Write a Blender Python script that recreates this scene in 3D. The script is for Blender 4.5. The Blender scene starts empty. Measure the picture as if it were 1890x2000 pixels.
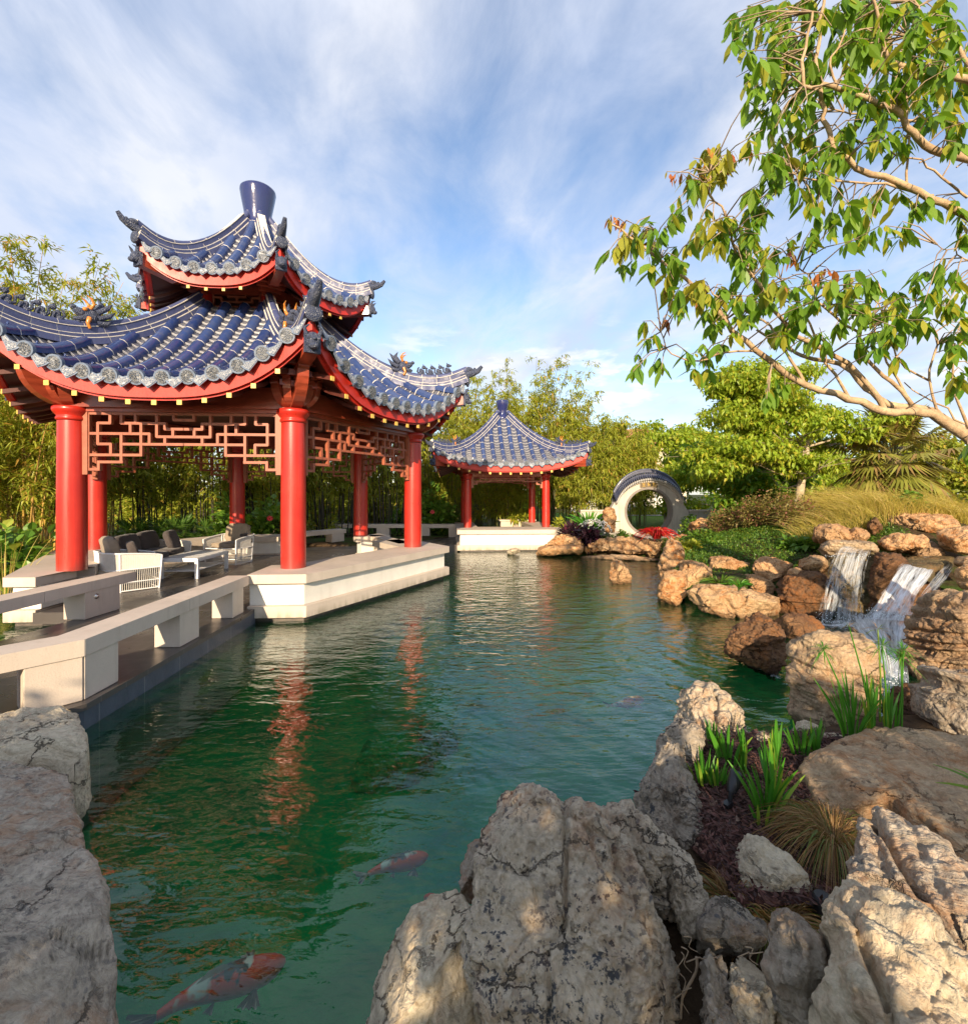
import bpy, math, random
import numpy as np
from mathutils import Vector, Matrix
R = math.radians
sc = bpy.context.scene
COL = sc.collection
# ------------------------------------------------------------------ camera
EYE = 1.95; FPX = 939.0; CX = 945.0; HY = 964.0      # photograph 1890 x 2000: focal length, centre and horizon in pixels
cam_d = bpy.data.cameras.new('camera'); cam = bpy.data.objects.new('camera', cam_d); COL.objects.link(cam)
cam.location = (0, 0, EYE); cam.rotation_euler = (R(90), 0, 0)
cam_d.sensor_fit = 'HORIZONTAL'; cam_d.sensor_width = 36; cam_d.lens = FPX/1890*36
cam_d.shift_y = -(1000-HY)/1890; cam_d.clip_start = 0.02; cam_d.clip_end = 2000
sc.camera = cam
# ------------------------------------------------------------------ light, sky, exposure
SUN_EL = 19.0
sun_d = bpy.data.lights.new('sun', 'SUN'); sun = bpy.data.objects.new('sun', sun_d); COL.objects.link(sun)
sun_d.energy = 4.1; sun_d.angle = R(0.55); sun_d.color = (1.0, 0.80, 0.56)
sun.rotation_euler = (R(90-SUN_EL), 0, R(-5))
sc.view_settings.view_transform = 'Standard'; sc.view_settings.look = 'None'
sc.view_settings.gamma = 1; sc.view_settings.exposure = 1.06
sc.cycles.use_denoising = True
sc.cycles.max_bounces = 7; sc.cycles.transparent_max_bounces = 12
sc.cycles.sample_clamp_indirect = 6

class NT:
    def __init__(s, tree):
        s.t = tree
    def n(s, typ, ins=None, out=0, **props):
        nd = s.t.nodes.new('ShaderNode'+typ)
        for k, v in props.items(): setattr(nd, k, v)
        for k, v in (ins or {}).items():
            if isinstance(v, bpy.types.NodeSocket): s.t.links.new(v, nd.inputs[k])
            else: nd.inputs[k].default_value = v
        return nd.outputs[out] if out is not None else nd
    def mix(s, f, a, b, blend='MIX'):
        nd = s.t.nodes.new('ShaderNodeMix'); nd.data_type = 'RGBA'; nd.blend_type = blend
        for k, v in ((0, f), (6, a), (7, b)):
            if isinstance(v, bpy.types.NodeSocket): s.t.links.new(v, nd.inputs[k])
            else: nd.inputs[k].default_value = (tuple(v)+(1,))[:4] if k else v
        return nd.outputs[2]
    def math(s, op, a, b=0.0, c=None):
        nd = s.t.nodes.new('ShaderNodeMath'); nd.operation = op
        for k, v in ((0, a), (1, b)) + (((2, c),) if c is not None else ()):
            if isinstance(v, bpy.types.NodeSocket): s.t.links.new(v, nd.inputs[k])
            else: nd.inputs[k].default_value = v
        return nd.outputs[0]
    def vmath(s, op, a, b=(0, 0, 0), out=0):
        nd = s.t.nodes.new('ShaderNodeVectorMath'); nd.operation = op
        for k, v in ((0, a), (1, b)):
            if isinstance(v, bpy.types.NodeSocket): s.t.links.new(v, nd.inputs[k])
            else: nd.inputs[k].default_value = v
        return nd.outputs[out]
    def ramp(s, f, stops):
        nd = s.t.nodes.new('ShaderNodeValToRGB'); cr = nd.color_ramp
        while len(cr.elements) < len(stops): cr.elements.new(0.5)
        for e, (p, c) in zip(cr.elements, stops):
            e.position = p; e.color = (tuple(c)+(1,))[:4] if hasattr(c, '__len__') else (c, c, c, 1)
        s.t.links.new(f, nd.inputs[0]); return nd.outputs[0]
    def map(s, v, lo, hi, a=0.0, b=1.0):
        nd = s.t.nodes.new('ShaderNodeMapRange'); nd.clamp = True
        for k, x in ((0, v), (1, lo), (2, hi), (3, a), (4, b)):
            if isinstance(x, bpy.types.NodeSocket): s.t.links.new(x, nd.inputs[k])
            else: nd.inputs[k].default_value = x
        return nd.outputs[0]
    def noise(s, vec, scale, detail=4, rough=0.55, dist=0.0, out=0):
        return s.n('TexNoise', {'Vector': vec, 'Scale': scale, 'Detail': detail, 'Roughness': rough, 'Distortion': dist}, out=out)
    def bump(s, h, strength=0.5, dist=0.02, normal=None):
        ins = {'Height': h, 'Strength': strength, 'Distance': dist}
        if normal is not None: ins['Normal'] = normal
        return s.n('Bump', ins)

# world: Nishita sky with drawn out high cloud, laid on a cloud plane overhead
w = bpy.data.worlds.new('World'); sc.world = w; w.use_nodes = True
w.node_tree.nodes.clear(); k = NT(w.node_tree)
sky = k.n('TexSky', sky_type='NISHITA', sun_disc=False, sun_elevation=R(SUN_EL), sun_rotation=R(180),
          altitude=0, air_density=1.0, dust_density=0.6, ozone_density=2.5)
skyc = k.vmath('MULTIPLY', sky, (1.06, 1.0, 0.98))
dirv = k.n('TexCoord', out=0)
sep = k.n('SeparateXYZ', {0: dirv}, out=None)
dz = k.math('ADD', k.math('MAXIMUM', sep.outputs[2], 0.0), 0.16)
px_ = k.math('DIVIDE', sep.outputs[0], dz); py_ = k.math('DIVIDE', sep.outputs[1], dz)
pv = k.n('CombineXYZ', {0: px_, 1: py_, 2: 0.0})
rot = k.n('VectorRotate', {'Vector': pv, 'Angle': R(-14)}, rotation_type='Z_AXIS')
st = k.vmath('MULTIPLY', rot, (1.0, 0.72, 1.0))
big = k.noise(k.vmath('ADD', st, (3.7, 1.2, 0)), 1.05, 4, 0.5, 0.5)
fine = k.noise(k.vmath('ADD', k.vmath('MULTIPLY', rot, (1, 0.6, 1)), (9.1, 4.0, 0)), 3.6, 8, 0.60, 0.35)
d0 = k.math('ADD', k.math('MULTIPLY', big, 0.55), k.math('MULTIPLY', fine, 0.45))
dens = k.map(d0, 0.36, 0.585)
dens = k.math('POWER', dens, 1.25)
low = k.map(sep.outputs[2], 0.0, 0.22, 0.62, 1.0)       # thinner near the skyline
dens = k.math('MULTIPLY', dens, low)
# small fair weather puffs low over the trees
pf = k.noise(k.vmath('MULTIPLY', dirv, (1.0, 1.0, 3.0)), 9.0, 7, 0.55, 0.2)
puff = k.map(pf, 0.56, 0.68)
band = k.math('MULTIPLY', k.map(sep.outputs[2], 0.10, 0.17), k.map(sep.outputs[2], 0.36, 0.24))
puff = k.math('MULTIPLY', puff, band)
shade = k.noise(st, 2.6, 4, 0.5)
ccol = k.mix(k.map(shade, 0.35, 0.68), (2.6, 2.95, 3.75), (3.85, 3.9, 4.1))
col = k.mix(k.math('MULTIPLY', dens, 0.92), skyc, ccol)
col = k.mix(k.math('MULTIPLY', puff, 0.8), col, (4.7, 4.6, 4.5))
bg = k.n('Background', {'Color': col, 'Strength': 0.125})
k.n('OutputWorld', {'Surface': bg}, out=None)

# ------------------------------------------------------------------ helpers
def P(x, y, D): return Vector(((x-CX)/FPX*D, D, EYE-(y-HY)/FPX*D))          # pixel at a distance
def G(x, y, z):                                                              # pixel on a level
    D = FPX*(EYE-z)/(y-HY); return Vector(((x-CX)/FPX*D, D, z))
def tag(o, label=None, cat=None, group=None, kind=None):
    if label: o['label'] = label
    if cat: o['category'] = cat
    if group: o['group'] = group
    if kind: o['kind'] = kind
    return o
def empty(name, loc, label, cat, group=None, rz=0):
    o = bpy.data.objects.new(name, None); COL.objects.link(o); o.location = loc; o.rotation_euler = (0, 0, rz)
    o.empty_display_size = 0.2
    return tag(o, label, cat, group)
def link(name, me, parent=None, local=False):
    o = bpy.data.objects.new(name, me); COL.objects.link(o)
    if parent is not None:
        o.parent = parent
        if not local:                                    # mesh is in world coordinates
            q = parent
            off = Vector((0, 0, 0))
            while q is not None: off += q.location; q = q.parent
            o.location = -off
    return o
def copy_tree(o, parent=None):
    c = o.copy(); COL.objects.link(c); c.parent = parent
    for ch in list(o.children): copy_tree(ch, c)
    return c
def np_mesh(name, V, Q, mats, smooth=False, midx=None):
    V = np.asarray(V, dtype=np.float32); Q = np.asarray(Q, dtype=np.int32)
    me = bpy.data.meshes.new(name); nq, kk = Q.shape
    me.vertices.add(len(V)); me.vertices.foreach_set('co', V.ravel())
    me.loops.add(nq*kk); me.loops.foreach_set('vertex_index', Q.ravel())
    me.polygons.add(nq); me.polygons.foreach_set('loop_start', np.arange(nq, dtype=np.int32)*kk)
    try: me.polygons.foreach_set('loop_total', np.full(nq, kk, dtype=np.int32))
    except Exception: pass
    for m in mats: me.materials.append(m)
    if midx is not None: me.polygons.foreach_set('material_index', np.asarray(midx, dtype=np.int32))
    me.polygons.foreach_set('use_smooth', np.full(nq, smooth, dtype=bool))
    me.update(calc_edges=True); me.validate(); return me

class MB:
    """collects shapes for one mesh"""
    def __init__(s): s.v = []; s.f = []; s.m = []; s.sm = []
    def add(s, vs, fs, m=0, smooth=False):
        b = len(s.v); s.v += [tuple(x) for x in vs]
        for f in fs: s.f.append([i+b for i in f]); s.m.append(m); s.sm.append(smooth)
    def box(s, c, size, rz=0, m=0, mat=None):
        hx, hy, hz = (q/2 for q in size); c = Vector(c)
        Mx = mat if mat is not None else Matrix.Rotation(rz, 3, 'Z')
        vs = [c + Mx @ Vector((x*hx, y*hy, z*hz)) for z in (-1, 1) for x, y in ((-1, -1), (1, -1), (1, 1), (-1, 1))]
        s.add(vs, [(3, 2, 1, 0), (4, 5, 6, 7), (0, 1, 5, 4), (1, 2, 6, 5), (2, 3, 7, 6), (3, 0, 4, 7)], m)
    def bar(s, a, b, w, h, m=0, up=(0, 0, 1)):
        a = Vector(a); b = Vector(b); d = (b-a); L = d.length; d.normalize(); up = Vector(up)
        sd = d.cross(up)
        if sd.length < 1e-5: sd = d.cross(Vector((1, 0, 0)))
        sd.normalize(); u = sd.cross(d)
        Mx = Matrix((d, sd, u)).transposed()
        s.box((a+b)/2, (L, w, h), m=m, mat=Mx)
    def prism(s, pts, z0, z1, m=0, mtop=None):
        n = len(pts); area = sum(pts[i][0]*pts[(i+1) % n][1]-pts[(i+1) % n][0]*pts[i][1] for i in range(n))
        if area < 0: pts = pts[::-1]
        vs = [(p[0], p[1], z0) for p in pts]+[(p[0], p[1], z1) for p in pts]
        s.add(vs, [tuple(range(n-1, -1, -1))]+[(i, (i+1) % n, n+(i+1) % n, n+i) for i in range(n)], m)
        s.add([(p[0], p[1], z1) for p in pts], [tuple(range(n))], m if mtop is None else mtop)
    def tube(s, path, rad, n=8, m=0, cap=True, smooth=True):
        path = [Vector(p) for p in path]; k = len(path)
        if not hasattr(rad, '__len__'): rad = [rad]*k
        vs = []; ref = None
        for i, p in enumerate(path):
            d = (path[min(i+1, k-1)]-path[max(i-1, 0)])
            if d.length < 1e-9: d = Vector((0, 0, 1))
            d.normalize()
            if ref is None: ref = Vector((0, 0, 1)) if abs(d.z) < 0.9 else Vector((1, 0, 0))
            x = ref - d*ref.dot(d)
            if x.length < 1e-6: x = d.orthogonal()
            x.normalize(); ref = x; y = d.cross(x)
            for j in range(n):
                a = 2*math.pi*j/n; vs.append(p+(x*math.cos(a)+y*math.sin(a))*rad[i])
        fs = [(i*n+j, i*n+(j+1) % n, (i+1)*n+(j+1) % n, (i+1)*n+j) for i in range(k-1) for j in range(n)]
        s.add(vs, fs, m, smooth)
        if cap:
            s.add(vs[:n], [tuple(range(n-1, -1, -1))], m); s.add(vs[-n:], [tuple(range(n))], m)
    def lathe(s, c, prof, n=32, m=0, smooth=True):
        c = Vector(c); vs = []
        for r, z in prof:
            for j in range(n):
                a = 2*math.pi*j/n; vs.append(c+Vector((r*math.cos(a), r*math.sin(a), z)))
        kk = len(prof)
        s.add(vs, [(i*n+j, i*n+(j+1) % n, (i+1)*n+(j+1) % n, (i+1)*n+j) for i in range(kk-1) for j in range(n)], m, smooth)
        s.add(vs[:n], [tuple(range(n-1, -1, -1))], m); s.add(vs[-n:], [tuple(range(n))], m)
    def ball(s, c, rad, m=0, mat=None, nu=12, nv=8):
        c = Vector(c); rad = rad if hasattr(rad, '__len__') else (rad,)*3; vs = []
        for i in range(nv+1):
            th = math.pi*i/nv
            for j in range(nu):
                a = 2*math.pi*j/nu
                q = Vector((rad[0]*math.sin(th)*math.cos(a), rad[1]*math.sin(th)*math.sin(a), rad[2]*math.cos(th)))
                vs.append(c+(mat @ q if mat is not None else q))
        s.add(vs, [(i*nu+j, (i+1)*nu+j, (i+1)*nu+(j+1) % nu, i*nu+(j+1) % nu) for i in range(nv) for j in range(nu)], m, True)
    def build(s, name, mats, parent=None, local=False, bevel=0):
        me = bpy.data.meshes.new(name); me.from_pydata(s.v, [], s.f)
        for m in (mats if isinstance(mats, (list, tuple)) else [mats]): me.materials.append(m)
        me.polygons.foreach_set('material_index', s.m); me.polygons.foreach_set('use_smooth', s.sm)
        me.update(); o = link(name, me, parent, local)
        if bevel:
            md = o.modifiers.new('bevel', 'BEVEL'); md.width = bevel; md.segments = 2; md.limit_method = 'ANGLE'
        return o
# value noise for shaping stone, vectorised
def vnoise(p, seed=0):
    i = np.floor(p).astype(np.int64); f = p-i; u = f*f*f*(f*(f*6-15)+10); r = np.zeros(len(p))
    for dx in (0, 1):
        for dy in (0, 1):
            for dz_ in (0, 1):
                h = (i[:, 0]+dx)*374761393 + (i[:, 1]+dy)*668265263 + (i[:, 2]+dz_)*1274126177 + seed*974711
                h = (h ^ (h >> 13))*1103515245 & 0x7fffffff; h = (h ^ (h >> 11))*12345677 & 0x7fffffff
                val = (h & 0xffff)/32767.5-1
                wgt = (u[:, 0] if dx else 1-u[:, 0])*(u[:, 1] if dy else 1-u[:, 1])*(u[:, 2] if dz_ else 1-u[:, 2])
                r += wgt*val
    return r
def fbm(p, seed=0, octv=5, gain=0.5, ridged=False):
    a = 1.0; r = np.zeros(len(p)); q = p.copy()
    for o in range(octv):
        n = vnoise(q, seed+o*17)
        r += a*((1-2*np.abs(n)) if ridged else n); a *= gain; q = q*2.03+11.7
    return r
def worley(p, seed=0):
    i = np.floor(p).astype(np.int64); best = np.full(len(p), 9.0); second = np.full(len(p), 9.0)
    for dx in (-1, 0, 1):
        for dy in (-1, 0, 1):
            for dz_ in (-1, 0, 1):
                c = i+np.array([dx, dy, dz_]); off = []
                for s_ in range(3):
                    h = c[:, 0]*374761393 + c[:, 1]*668265263 + c[:, 2]*1274126177 + (seed*7+s_)*97471
                    h = (h ^ (h >> 13))*1103515245 & 0x7fffffff; h = (h ^ (h >> 11))*12345677 & 0x7fffffff
                    off.append((h & 0xffff)/65535.0)
                d = np.sqrt(((c+np.stack(off, 1)-p)**2).sum(1))
                second = np.where(d < best, best, np.minimum(second, d)); best = np.minimum(best, d)
    return best, second
# ------------------------------------------------------------------ materials
def new_mat(name):
    m = bpy.data.materials.new(name); m.use_nodes = True; m.node_tree.nodes.clear(); return m, NT(m.node_tree)
def surf(k, bsdf): k.n('OutputMaterial', {'Surface': bsdf}, out=None)
def pos(k): return k.n('NewGeometry', out=0)
def principled(k, col, rough=0.5, normal=None, spec=0.5, metal=0.0, coat=0.0, sheen=0.0):
    ins = {'Base Color': (tuple(col)+(1,))[:4] if hasattr(col, '__len__') else col, 'Roughness': rough, 'Specular IOR Level': spec,
           'Metallic': metal, 'Coat Weight': coat, 'Coat Roughness': 0.12, 'Sheen Weight': sheen}
    if normal is not None: ins['Normal'] = normal
    return k.n('BsdfPrincipled', ins)
def plain(name, col, rough=0.5, var=0.25, scale=6.0, bump=0.0, bscale=40.0, spec=0.5, metal=0.0, coat=0.0, stretch=(1, 1, 1), island=0.0, sheen=0.0):
    m, k = new_mat(name); p = k.vmath('MULTIPLY', pos(k), stretch)
    n1 = k.noise(p, scale, 6, 0.6)
    a = tuple(c*(1-var) for c in col); b = tuple(min(1, c*(1+var)) for c in col)
    c = k.ramp(n1, [(0.3, a), (0.7, b)])
    if island:
        ri = k.n('NewGeometry', out='Random Per Island')
        c = k.mix(1.0, c, k.ramp(ri, [(0, (1-island,)*3), (1, (1+island*0.6,)*3)]), 'MULTIPLY')
    nr = k.bump(k.noise(p, bscale, 5, 0.6), bump, 0.01) if bump else None
    r2 = k.map(n1, 0.2, 0.8, max(0.02, rough*0.8), min(1, rough*1.25))
    surf(k, principled(k, c, r2, nr, spec, metal, coat, sheen)); return m
MT = {}
def mat_lacquer():
    m, k = new_mat('red_lacquer'); p = pos(k)
    a = k.noise(p, 2.2, 5, 0.6); st_ = k.noise(k.vmath('MULTIPLY', p, (9, 9, 0.6)), 1.6, 6, 0.65); sc_ = k.noise(p, 26, 6, 0.7)
    c = k.mix(k.map(a, 0.3, 0.7), (0.42, 0.018, 0.012), (0.53, 0.031, 0.016))
    c = k.mix(k.map(st_, 0.52, 0.75, 0, 0.45), c, (0.30, 0.016, 0.010))
    c = k.mix(k.map(sc_, 0.66, 0.74, 0, 0.5), c, (0.20, 0.03, 0.02))
    z = k.n('SeparateXYZ', {0: p}, out=None).outputs[2]
    gr_ = k.math('MULTIPLY', k.map(k.math('ADD', z, k.math('MULTIPLY', st_, -0.25)), 0.78, 0.60), 0.6)
    c = k.mix(gr_, c, (0.16, 0.05, 0.035))
    surf(k, principled(k, c, k.map(st_, 0.3, 0.7, 0.24, 0.44), k.bump(k.math('ADD', st_, k.math('MULTIPLY', sc_, 0.4)), 0.14, 0.012), 0.5, coat=0.15)); return m
MT['red'] = mat_lacquer()
MT['red_board'] = plain('red_painted_board', (0.52, 0.026, 0.014), 0.42, 0.2, 5, 0.1, 30)
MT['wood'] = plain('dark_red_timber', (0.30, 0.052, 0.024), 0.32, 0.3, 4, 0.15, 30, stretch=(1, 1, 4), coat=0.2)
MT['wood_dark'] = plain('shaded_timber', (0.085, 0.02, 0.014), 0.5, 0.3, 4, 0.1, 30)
MT['lattice'] = plain('rosewood_lattice', (0.34, 0.10, 0.052), 0.45, 0.18, 8, 0.1, 60)
MT['gold'] = plain('gold_paint', (0.72, 0.47, 0.10), 0.4, 0.15, 20)
MT['mortar'] = plain('lime_mortar', (0.62, 0.585, 0.51), 0.85, 0.18, 14, 0.3, 60)
def mat_stone(name, col, stain=0.5):
    m, k = new_mat(name); p = pos(k)
    a = k.noise(p, 1.7, 6, 0.6); sp = k.noise(p, 85, 3, 0.6); dr = k.noise(k.vmath('MULTIPLY', p, (5, 5, 0.7)), 1.6, 6, 0.65)
    c = k.mix(k.map(a, 0.3, 0.7), tuple(x*0.88 for x in col), tuple(min(1, x*1.07) for x in col))
    c = k.mix(k.map(sp, 0.55, 0.75, 0, 0.35), c, tuple(x*0.6 for x in col))
    c = k.mix(k.map(dr, 0.52, 0.78, 0, stain), c, tuple(x*f for x, f in zip(col, (0.50, 0.47, 0.42))))
    zz = k.n('SeparateXYZ', {0: p}, out=None).outputs[2]
    alg = k.math('MULTIPLY', k.map(zz, 0.20, 0.06), k.map(dr, 0.35, 0.6))
    c = k.mix(k.math('MULTIPLY', alg, 0.65), c, (0.16, 0.15, 0.09))
    surf(k, principled(k, c, 0.68, k.bump(k.math('ADD', sp, a), 0.35, 0.006), 0.35)); return m
MT['stone'] = mat_stone('honed_limestone', (0.58, 0.49, 0.40), 0.28)
MT['render'] = mat_stone('white_render', (0.74, 0.71, 0.64), 0.22)
MT['gate_stone'] = mat_stone('stained_shaded_gate_render', (0.52, 0.47, 0.40), 0.75)  # stains, with tree shade mixed into the greyer base colour

MT['plinth'] = plain('shaded_plinth_stone', (0.10, 0.08, 0.065), 0.5, 0.3, 9, 0.3, 60)  # shade under the ledge is put into this dark colour
MT['white_metal'] = plain('white_powder_coat', (0.80, 0.79, 0.77), 0.4, 0.04, 9)
MT['cord'] = plain('white_cord', (0.74, 0.70, 0.63), 0.7, 0.06, 20, 0.3, 90)
MT['cushion'] = plain('charcoal_fabric', (0.075, 0.062, 0.058), 0.95, 0.15, 12, 0.35, 240, spec=0.2, sheen=0.15)
MT['taupe'] = plain('taupe_fabric', (0.30, 0.24, 0.175), 0.95, 0.12, 12, 0.35, 240, spec=0.2, sheen=0.15)
MT['steel'] = plain('brushed_steel', (0.62, 0.58, 0.52), 0.28, 0.1, 30, metal=1.0)
MT['black'] = plain('black_plastic', (0.018, 0.018, 0.02), 0.4, 0.2, 20)
MT['terracotta'] = plain('terracotta_tiles', (0.42, 0.17, 0.085), 0.75, 0.25, 6, 0.5, 14)
MT['stucco'] = plain('cream_stucco', (0.62, 0.53, 0.40), 0.85, 0.1, 2, 0.2, 40)
MT['amber'] = plain('amber_glaze', (0.52, 0.19, 0.03), 0.22, 0.3, 30)

def mat_tile(name, c1, c2, rough, spl=1.0, coat=0.3, bs=0.25):
    m, k = new_mat(name); p = pos(k)
    ri = k.n('NewGeometry', out='Random Per Island')
    c = k.mix(ri, c1, c2)
    c = k.mix(k.map(k.noise(p, 9, 6, 0.65), 0.45, 0.8, 0, spl), c, (0.10, 0.11, 0.15))
    b = k.bump(k.noise(p, 22, 4, 0.6), bs, 0.008)
    surf(k, principled(k, c, k.map(k.noise(p, 6, 4), 0.3, 0.7, rough*0.7, rough*1.5), b, 0.6, coat=coat)); return m
MT['tile'] = mat_tile('blue_glazed_tile', (0.018, 0.036, 0.13), (0.036, 0.066, 0.19), 0.16, 0.6)
MT['finial'] = mat_tile('finial_glaze', (0.020, 0.026, 0.10), (0.024, 0.03, 0.12), 0.13, 0.06)
MT['pan'] = mat_tile('blue_grey_pan_tile', (0.085, 0.09, 0.12), (0.16, 0.165, 0.19), 0.32)
MT['ridge'] = mat_tile('ridge_glaze', (0.032, 0.042, 0.12), (0.055, 0.07, 0.17), 0.50, 0.5, 0.0, 0.6)
def mat_relief(name, lo, hi, scale, rough=0.35):
    m, k = new_mat(name); p = pos(k)
    v = k.n('TexVoronoi', {'Vector': p, 'Scale': scale}, feature='DISTANCE_TO_EDGE')
    h = k.map(v, 0.0, 0.22)
    c = k.mix(h, hi, lo)
    surf(k, principled(k, c, rough, k.bump(h, 0.8, 0.012), 0.5)); return m
MT['disc'] = mat_relief('tile_end_relief', (0.12, 0.15, 0.21), (0.48, 0.49, 0.49), 34)
MT['disc_rim'] = plain('tile_end_rim', (0.14, 0.18, 0.25), 0.3, 0.25, 15)
MT['beast'] = mat_relief('glazed_creature', (0.022, 0.034, 0.085), (0.11, 0.125, 0.17), 42, 0.42)

def mat_floor():
    m, k = new_mat('slate_floor_tiles'); p = k.n('VectorRotate', {'Vector': pos(k), 'Angle': R(-4)}, rotation_type='Z_AXIS')
    br = k.n('TexBrick', {'Vector': p, 'Color1': (0.072, 0.060, 0.052, 1), 'Color2': (0.088, 0.074, 0.064, 1), 'Mortar': (0.14, 0.12, 0.105, 1),
             'Scale': 1.0, 'Mortar Size': 0.004, 'Brick Width': 0.62, 'Row Height': 0.31}, out=0)
    c = k.mix(k.map(k.noise(p, 3, 6, 0.6), 0.35, 0.75), br, (0.06, 0.052, 0.048), 'MIX')
    surf(k, principled(k, k.mix(0.6, c, br), k.map(k.noise(p, 2.2, 5), 0.3, 0.7, 0.22, 0.42), k.bump(k.noise(p, 60, 4), 0.08, 0.004), 0.5)); return m
MT['floor'] = mat_floor()
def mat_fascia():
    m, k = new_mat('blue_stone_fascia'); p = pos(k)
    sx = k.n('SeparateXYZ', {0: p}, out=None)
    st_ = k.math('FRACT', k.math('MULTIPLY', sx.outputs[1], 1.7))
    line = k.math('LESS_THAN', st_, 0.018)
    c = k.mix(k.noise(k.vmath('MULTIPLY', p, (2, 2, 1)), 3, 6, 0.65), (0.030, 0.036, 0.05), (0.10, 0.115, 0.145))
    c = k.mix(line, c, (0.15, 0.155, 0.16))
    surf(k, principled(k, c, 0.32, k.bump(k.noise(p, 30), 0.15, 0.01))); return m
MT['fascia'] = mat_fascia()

def mat_rock(name, pale, mid, dark, lichen=0.35, orange=0.12, strata=0.0, sdir=(0, 0, 1), scale=1.0, bump=1.0, wet=True, grain=1.0, tint=1.0):
    m, k = new_mat(name); p0 = pos(k)
    p = k.vmath('MULTIPLY', p0, (scale,)*3)
    wob = k.vmath('MULTIPLY', k.n('TexNoise', {'Vector': p, 'Scale': 3.0, 'Detail': 4}, out=1), (0.25, 0.25, 0.25))
    q = k.vmath('ADD', p, wob)
    s1 = k.noise(q, 2.2, 8, 0.66); s2 = k.noise(q, 9.0, 8, 0.7); s3 = k.noise(q, 42.0, 6, 0.7)
    c = k.mix(k.map(s1, 0.34, 0.62), mid, pale)
    c = k.mix(k.map(s2, 0.52, 0.72, 0, 0.75), c, tuple(x*0.55 for x in mid))
    c = k.mix(k.map(s3, 0.35, 0.75, 0, 0.5*grain), c, tuple(x*0.45 for x in mid))
    c = k.mix(k.map(s3, 0.60, 0.30, 0, 0.35*grain), c, tuple(min(1, x*1.25) for x in pale))
    pit0 = k.n('TexVoronoi', {'Vector': q, 'Scale': 26.0}, out=0)
    c = k.mix(k.math('MULTIPLY', k.map(pit0, 0.22, 0.08), k.map(s2, 0.45, 0.6, 0, 0.75)), c, tuple(x*0.30 for x in mid))
    sheight = None
    if strata:
        dd = k.n('VectorMath', {0: q, 1: sdir}, out='Value', operation='DOT_PRODUCT')
        sv = k.n('CombineXYZ', {0: k.math('MULTIPLY', dd, 16.0), 1: k.math('MULTIPLY', k.noise(p, 1.3, 3), 2.0), 2: 0.0})
        sn = k.noise(sv, 1.0, 5, 0.7)
        sheight = sn
        c = k.mix(k.map(sn, 0.46, 0.30, 0, min(1.0, strata)), c, dark)
        c = k.mix(k.map(sn, 0.55, 0.75, 0, 0.4*strata), c, pale)
    if lichen:
        l1 = k.noise(q, 3.0, 3, 0.5); l2 = k.noise(p, 34.0, 5, 0.7, 0.0)
        lm = k.math('MULTIPLY', k.map(l1, 0.40, 0.60), k.map(l2, 0.54, 0.585))
        c = k.mix(k.math('MULTIPLY', lm, min(1, lichen*2)), c, (0.07, 0.072, 0.075))
        vs = k.n('TexVoronoi', {'Vector': q, 'Scale': 22.0, 'Randomness': 1.0}, out=None)
        spot = k.math('MULTIPLY', k.map(vs.outputs[0], 0.26, 0.16), k.map(k.n('SeparateXYZ', {0: vs.outputs[1]}), 0.68, 0.72))
        c = k.mix(k.math('MULTIPLY', spot, min(1, lichen*1.4)), c, (0.085, 0.09, 0.10))
    if orange:
        om = k.math('MULTIPLY', k.map(k.noise(k.vmath('ADD', q, (5, 5, 5)), 1.9, 4), 0.44, 0.60), k.map(k.noise(q, 13, 6, 0.7), 0.44, 0.60))
        c = k.mix(k.math('MULTIPLY', om, min(1, orange*3)), c, (0.34, 0.135, 0.035))
    oi = k.n('ObjectInfo', out=5)
    c = k.mix(1.0, c, k.ramp(oi, [(0.0, (0.80, 0.72, 0.66)), (0.35, (1.06, 0.94, 0.82)), (0.7, (0.92, 0.92, 0.92)), (1.0, (1.15, 1.04, 0.95))]), 'MULTIPLY') if tint else c
    z = k.n('SeparateXYZ', {0: p0}, out=None).outputs[2]
    if wet:
        wz = k.math('ADD', z, k.math('MULTIPLY', k.math('SUBTRACT', s1, 0.5), 0.12))
        wf = k.map(wz, 0.10, 0.0)
        c = k.mix(k.math('MULTIPLY', wf, 0.85), c, tuple(x*0.22 for x in mid))
    h = k.math('ADD', k.math('MULTIPLY', s2, 1.0), k.math('MULTIPLY', s3, 0.55*grain))
    h = k.math('ADD', h, k.math('MULTIPLY', s1, 0.8))
    cw = k.vmath('ADD', p, k.vmath('MULTIPLY', k.n('TexNoise', {'Vector': p, 'Scale': 4.5, 'Detail': 6, 'Roughness': 0.65}, out=1), (0.30, 0.30, 0.30)))
    ce = k.n('TexVoronoi', {'Vector': k.vmath('MULTIPLY', cw, (1.0, 1.0, 1.7)), 'Scale': 2.3}, feature='DISTANCE_TO_EDGE')
    cm = k.math('MULTIPLY', k.map(ce, 0.016, 0.003), k.map(k.noise(p, 2.1, 3), 0.44, 0.56))
    c = k.mix(k.math('MULTIPLY', cm, 0.8), c, tuple(x*0.16 for x in mid))
    h = k.math('SUBTRACT', h, k.math('MULTIPLY', cm, 1.1))
    pit = k.n('TexVoronoi', {'Vector': q, 'Scale': 30.0}, out=0)
    h = k.math('ADD', h, k.math('MULTIPLY', k.map(pit, 0.0, 0.4), 0.25))
    if sheight is not None: h = k.math('ADD', h, k.math('MULTIPLY', k.map(sheight, 0.3, 0.6), 0.9*strata))
    nb = k.bump(h, 1.0, 0.026*bump)
    surf(k, principled(k, c, 0.86, nb, 0.3)); return m
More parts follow.
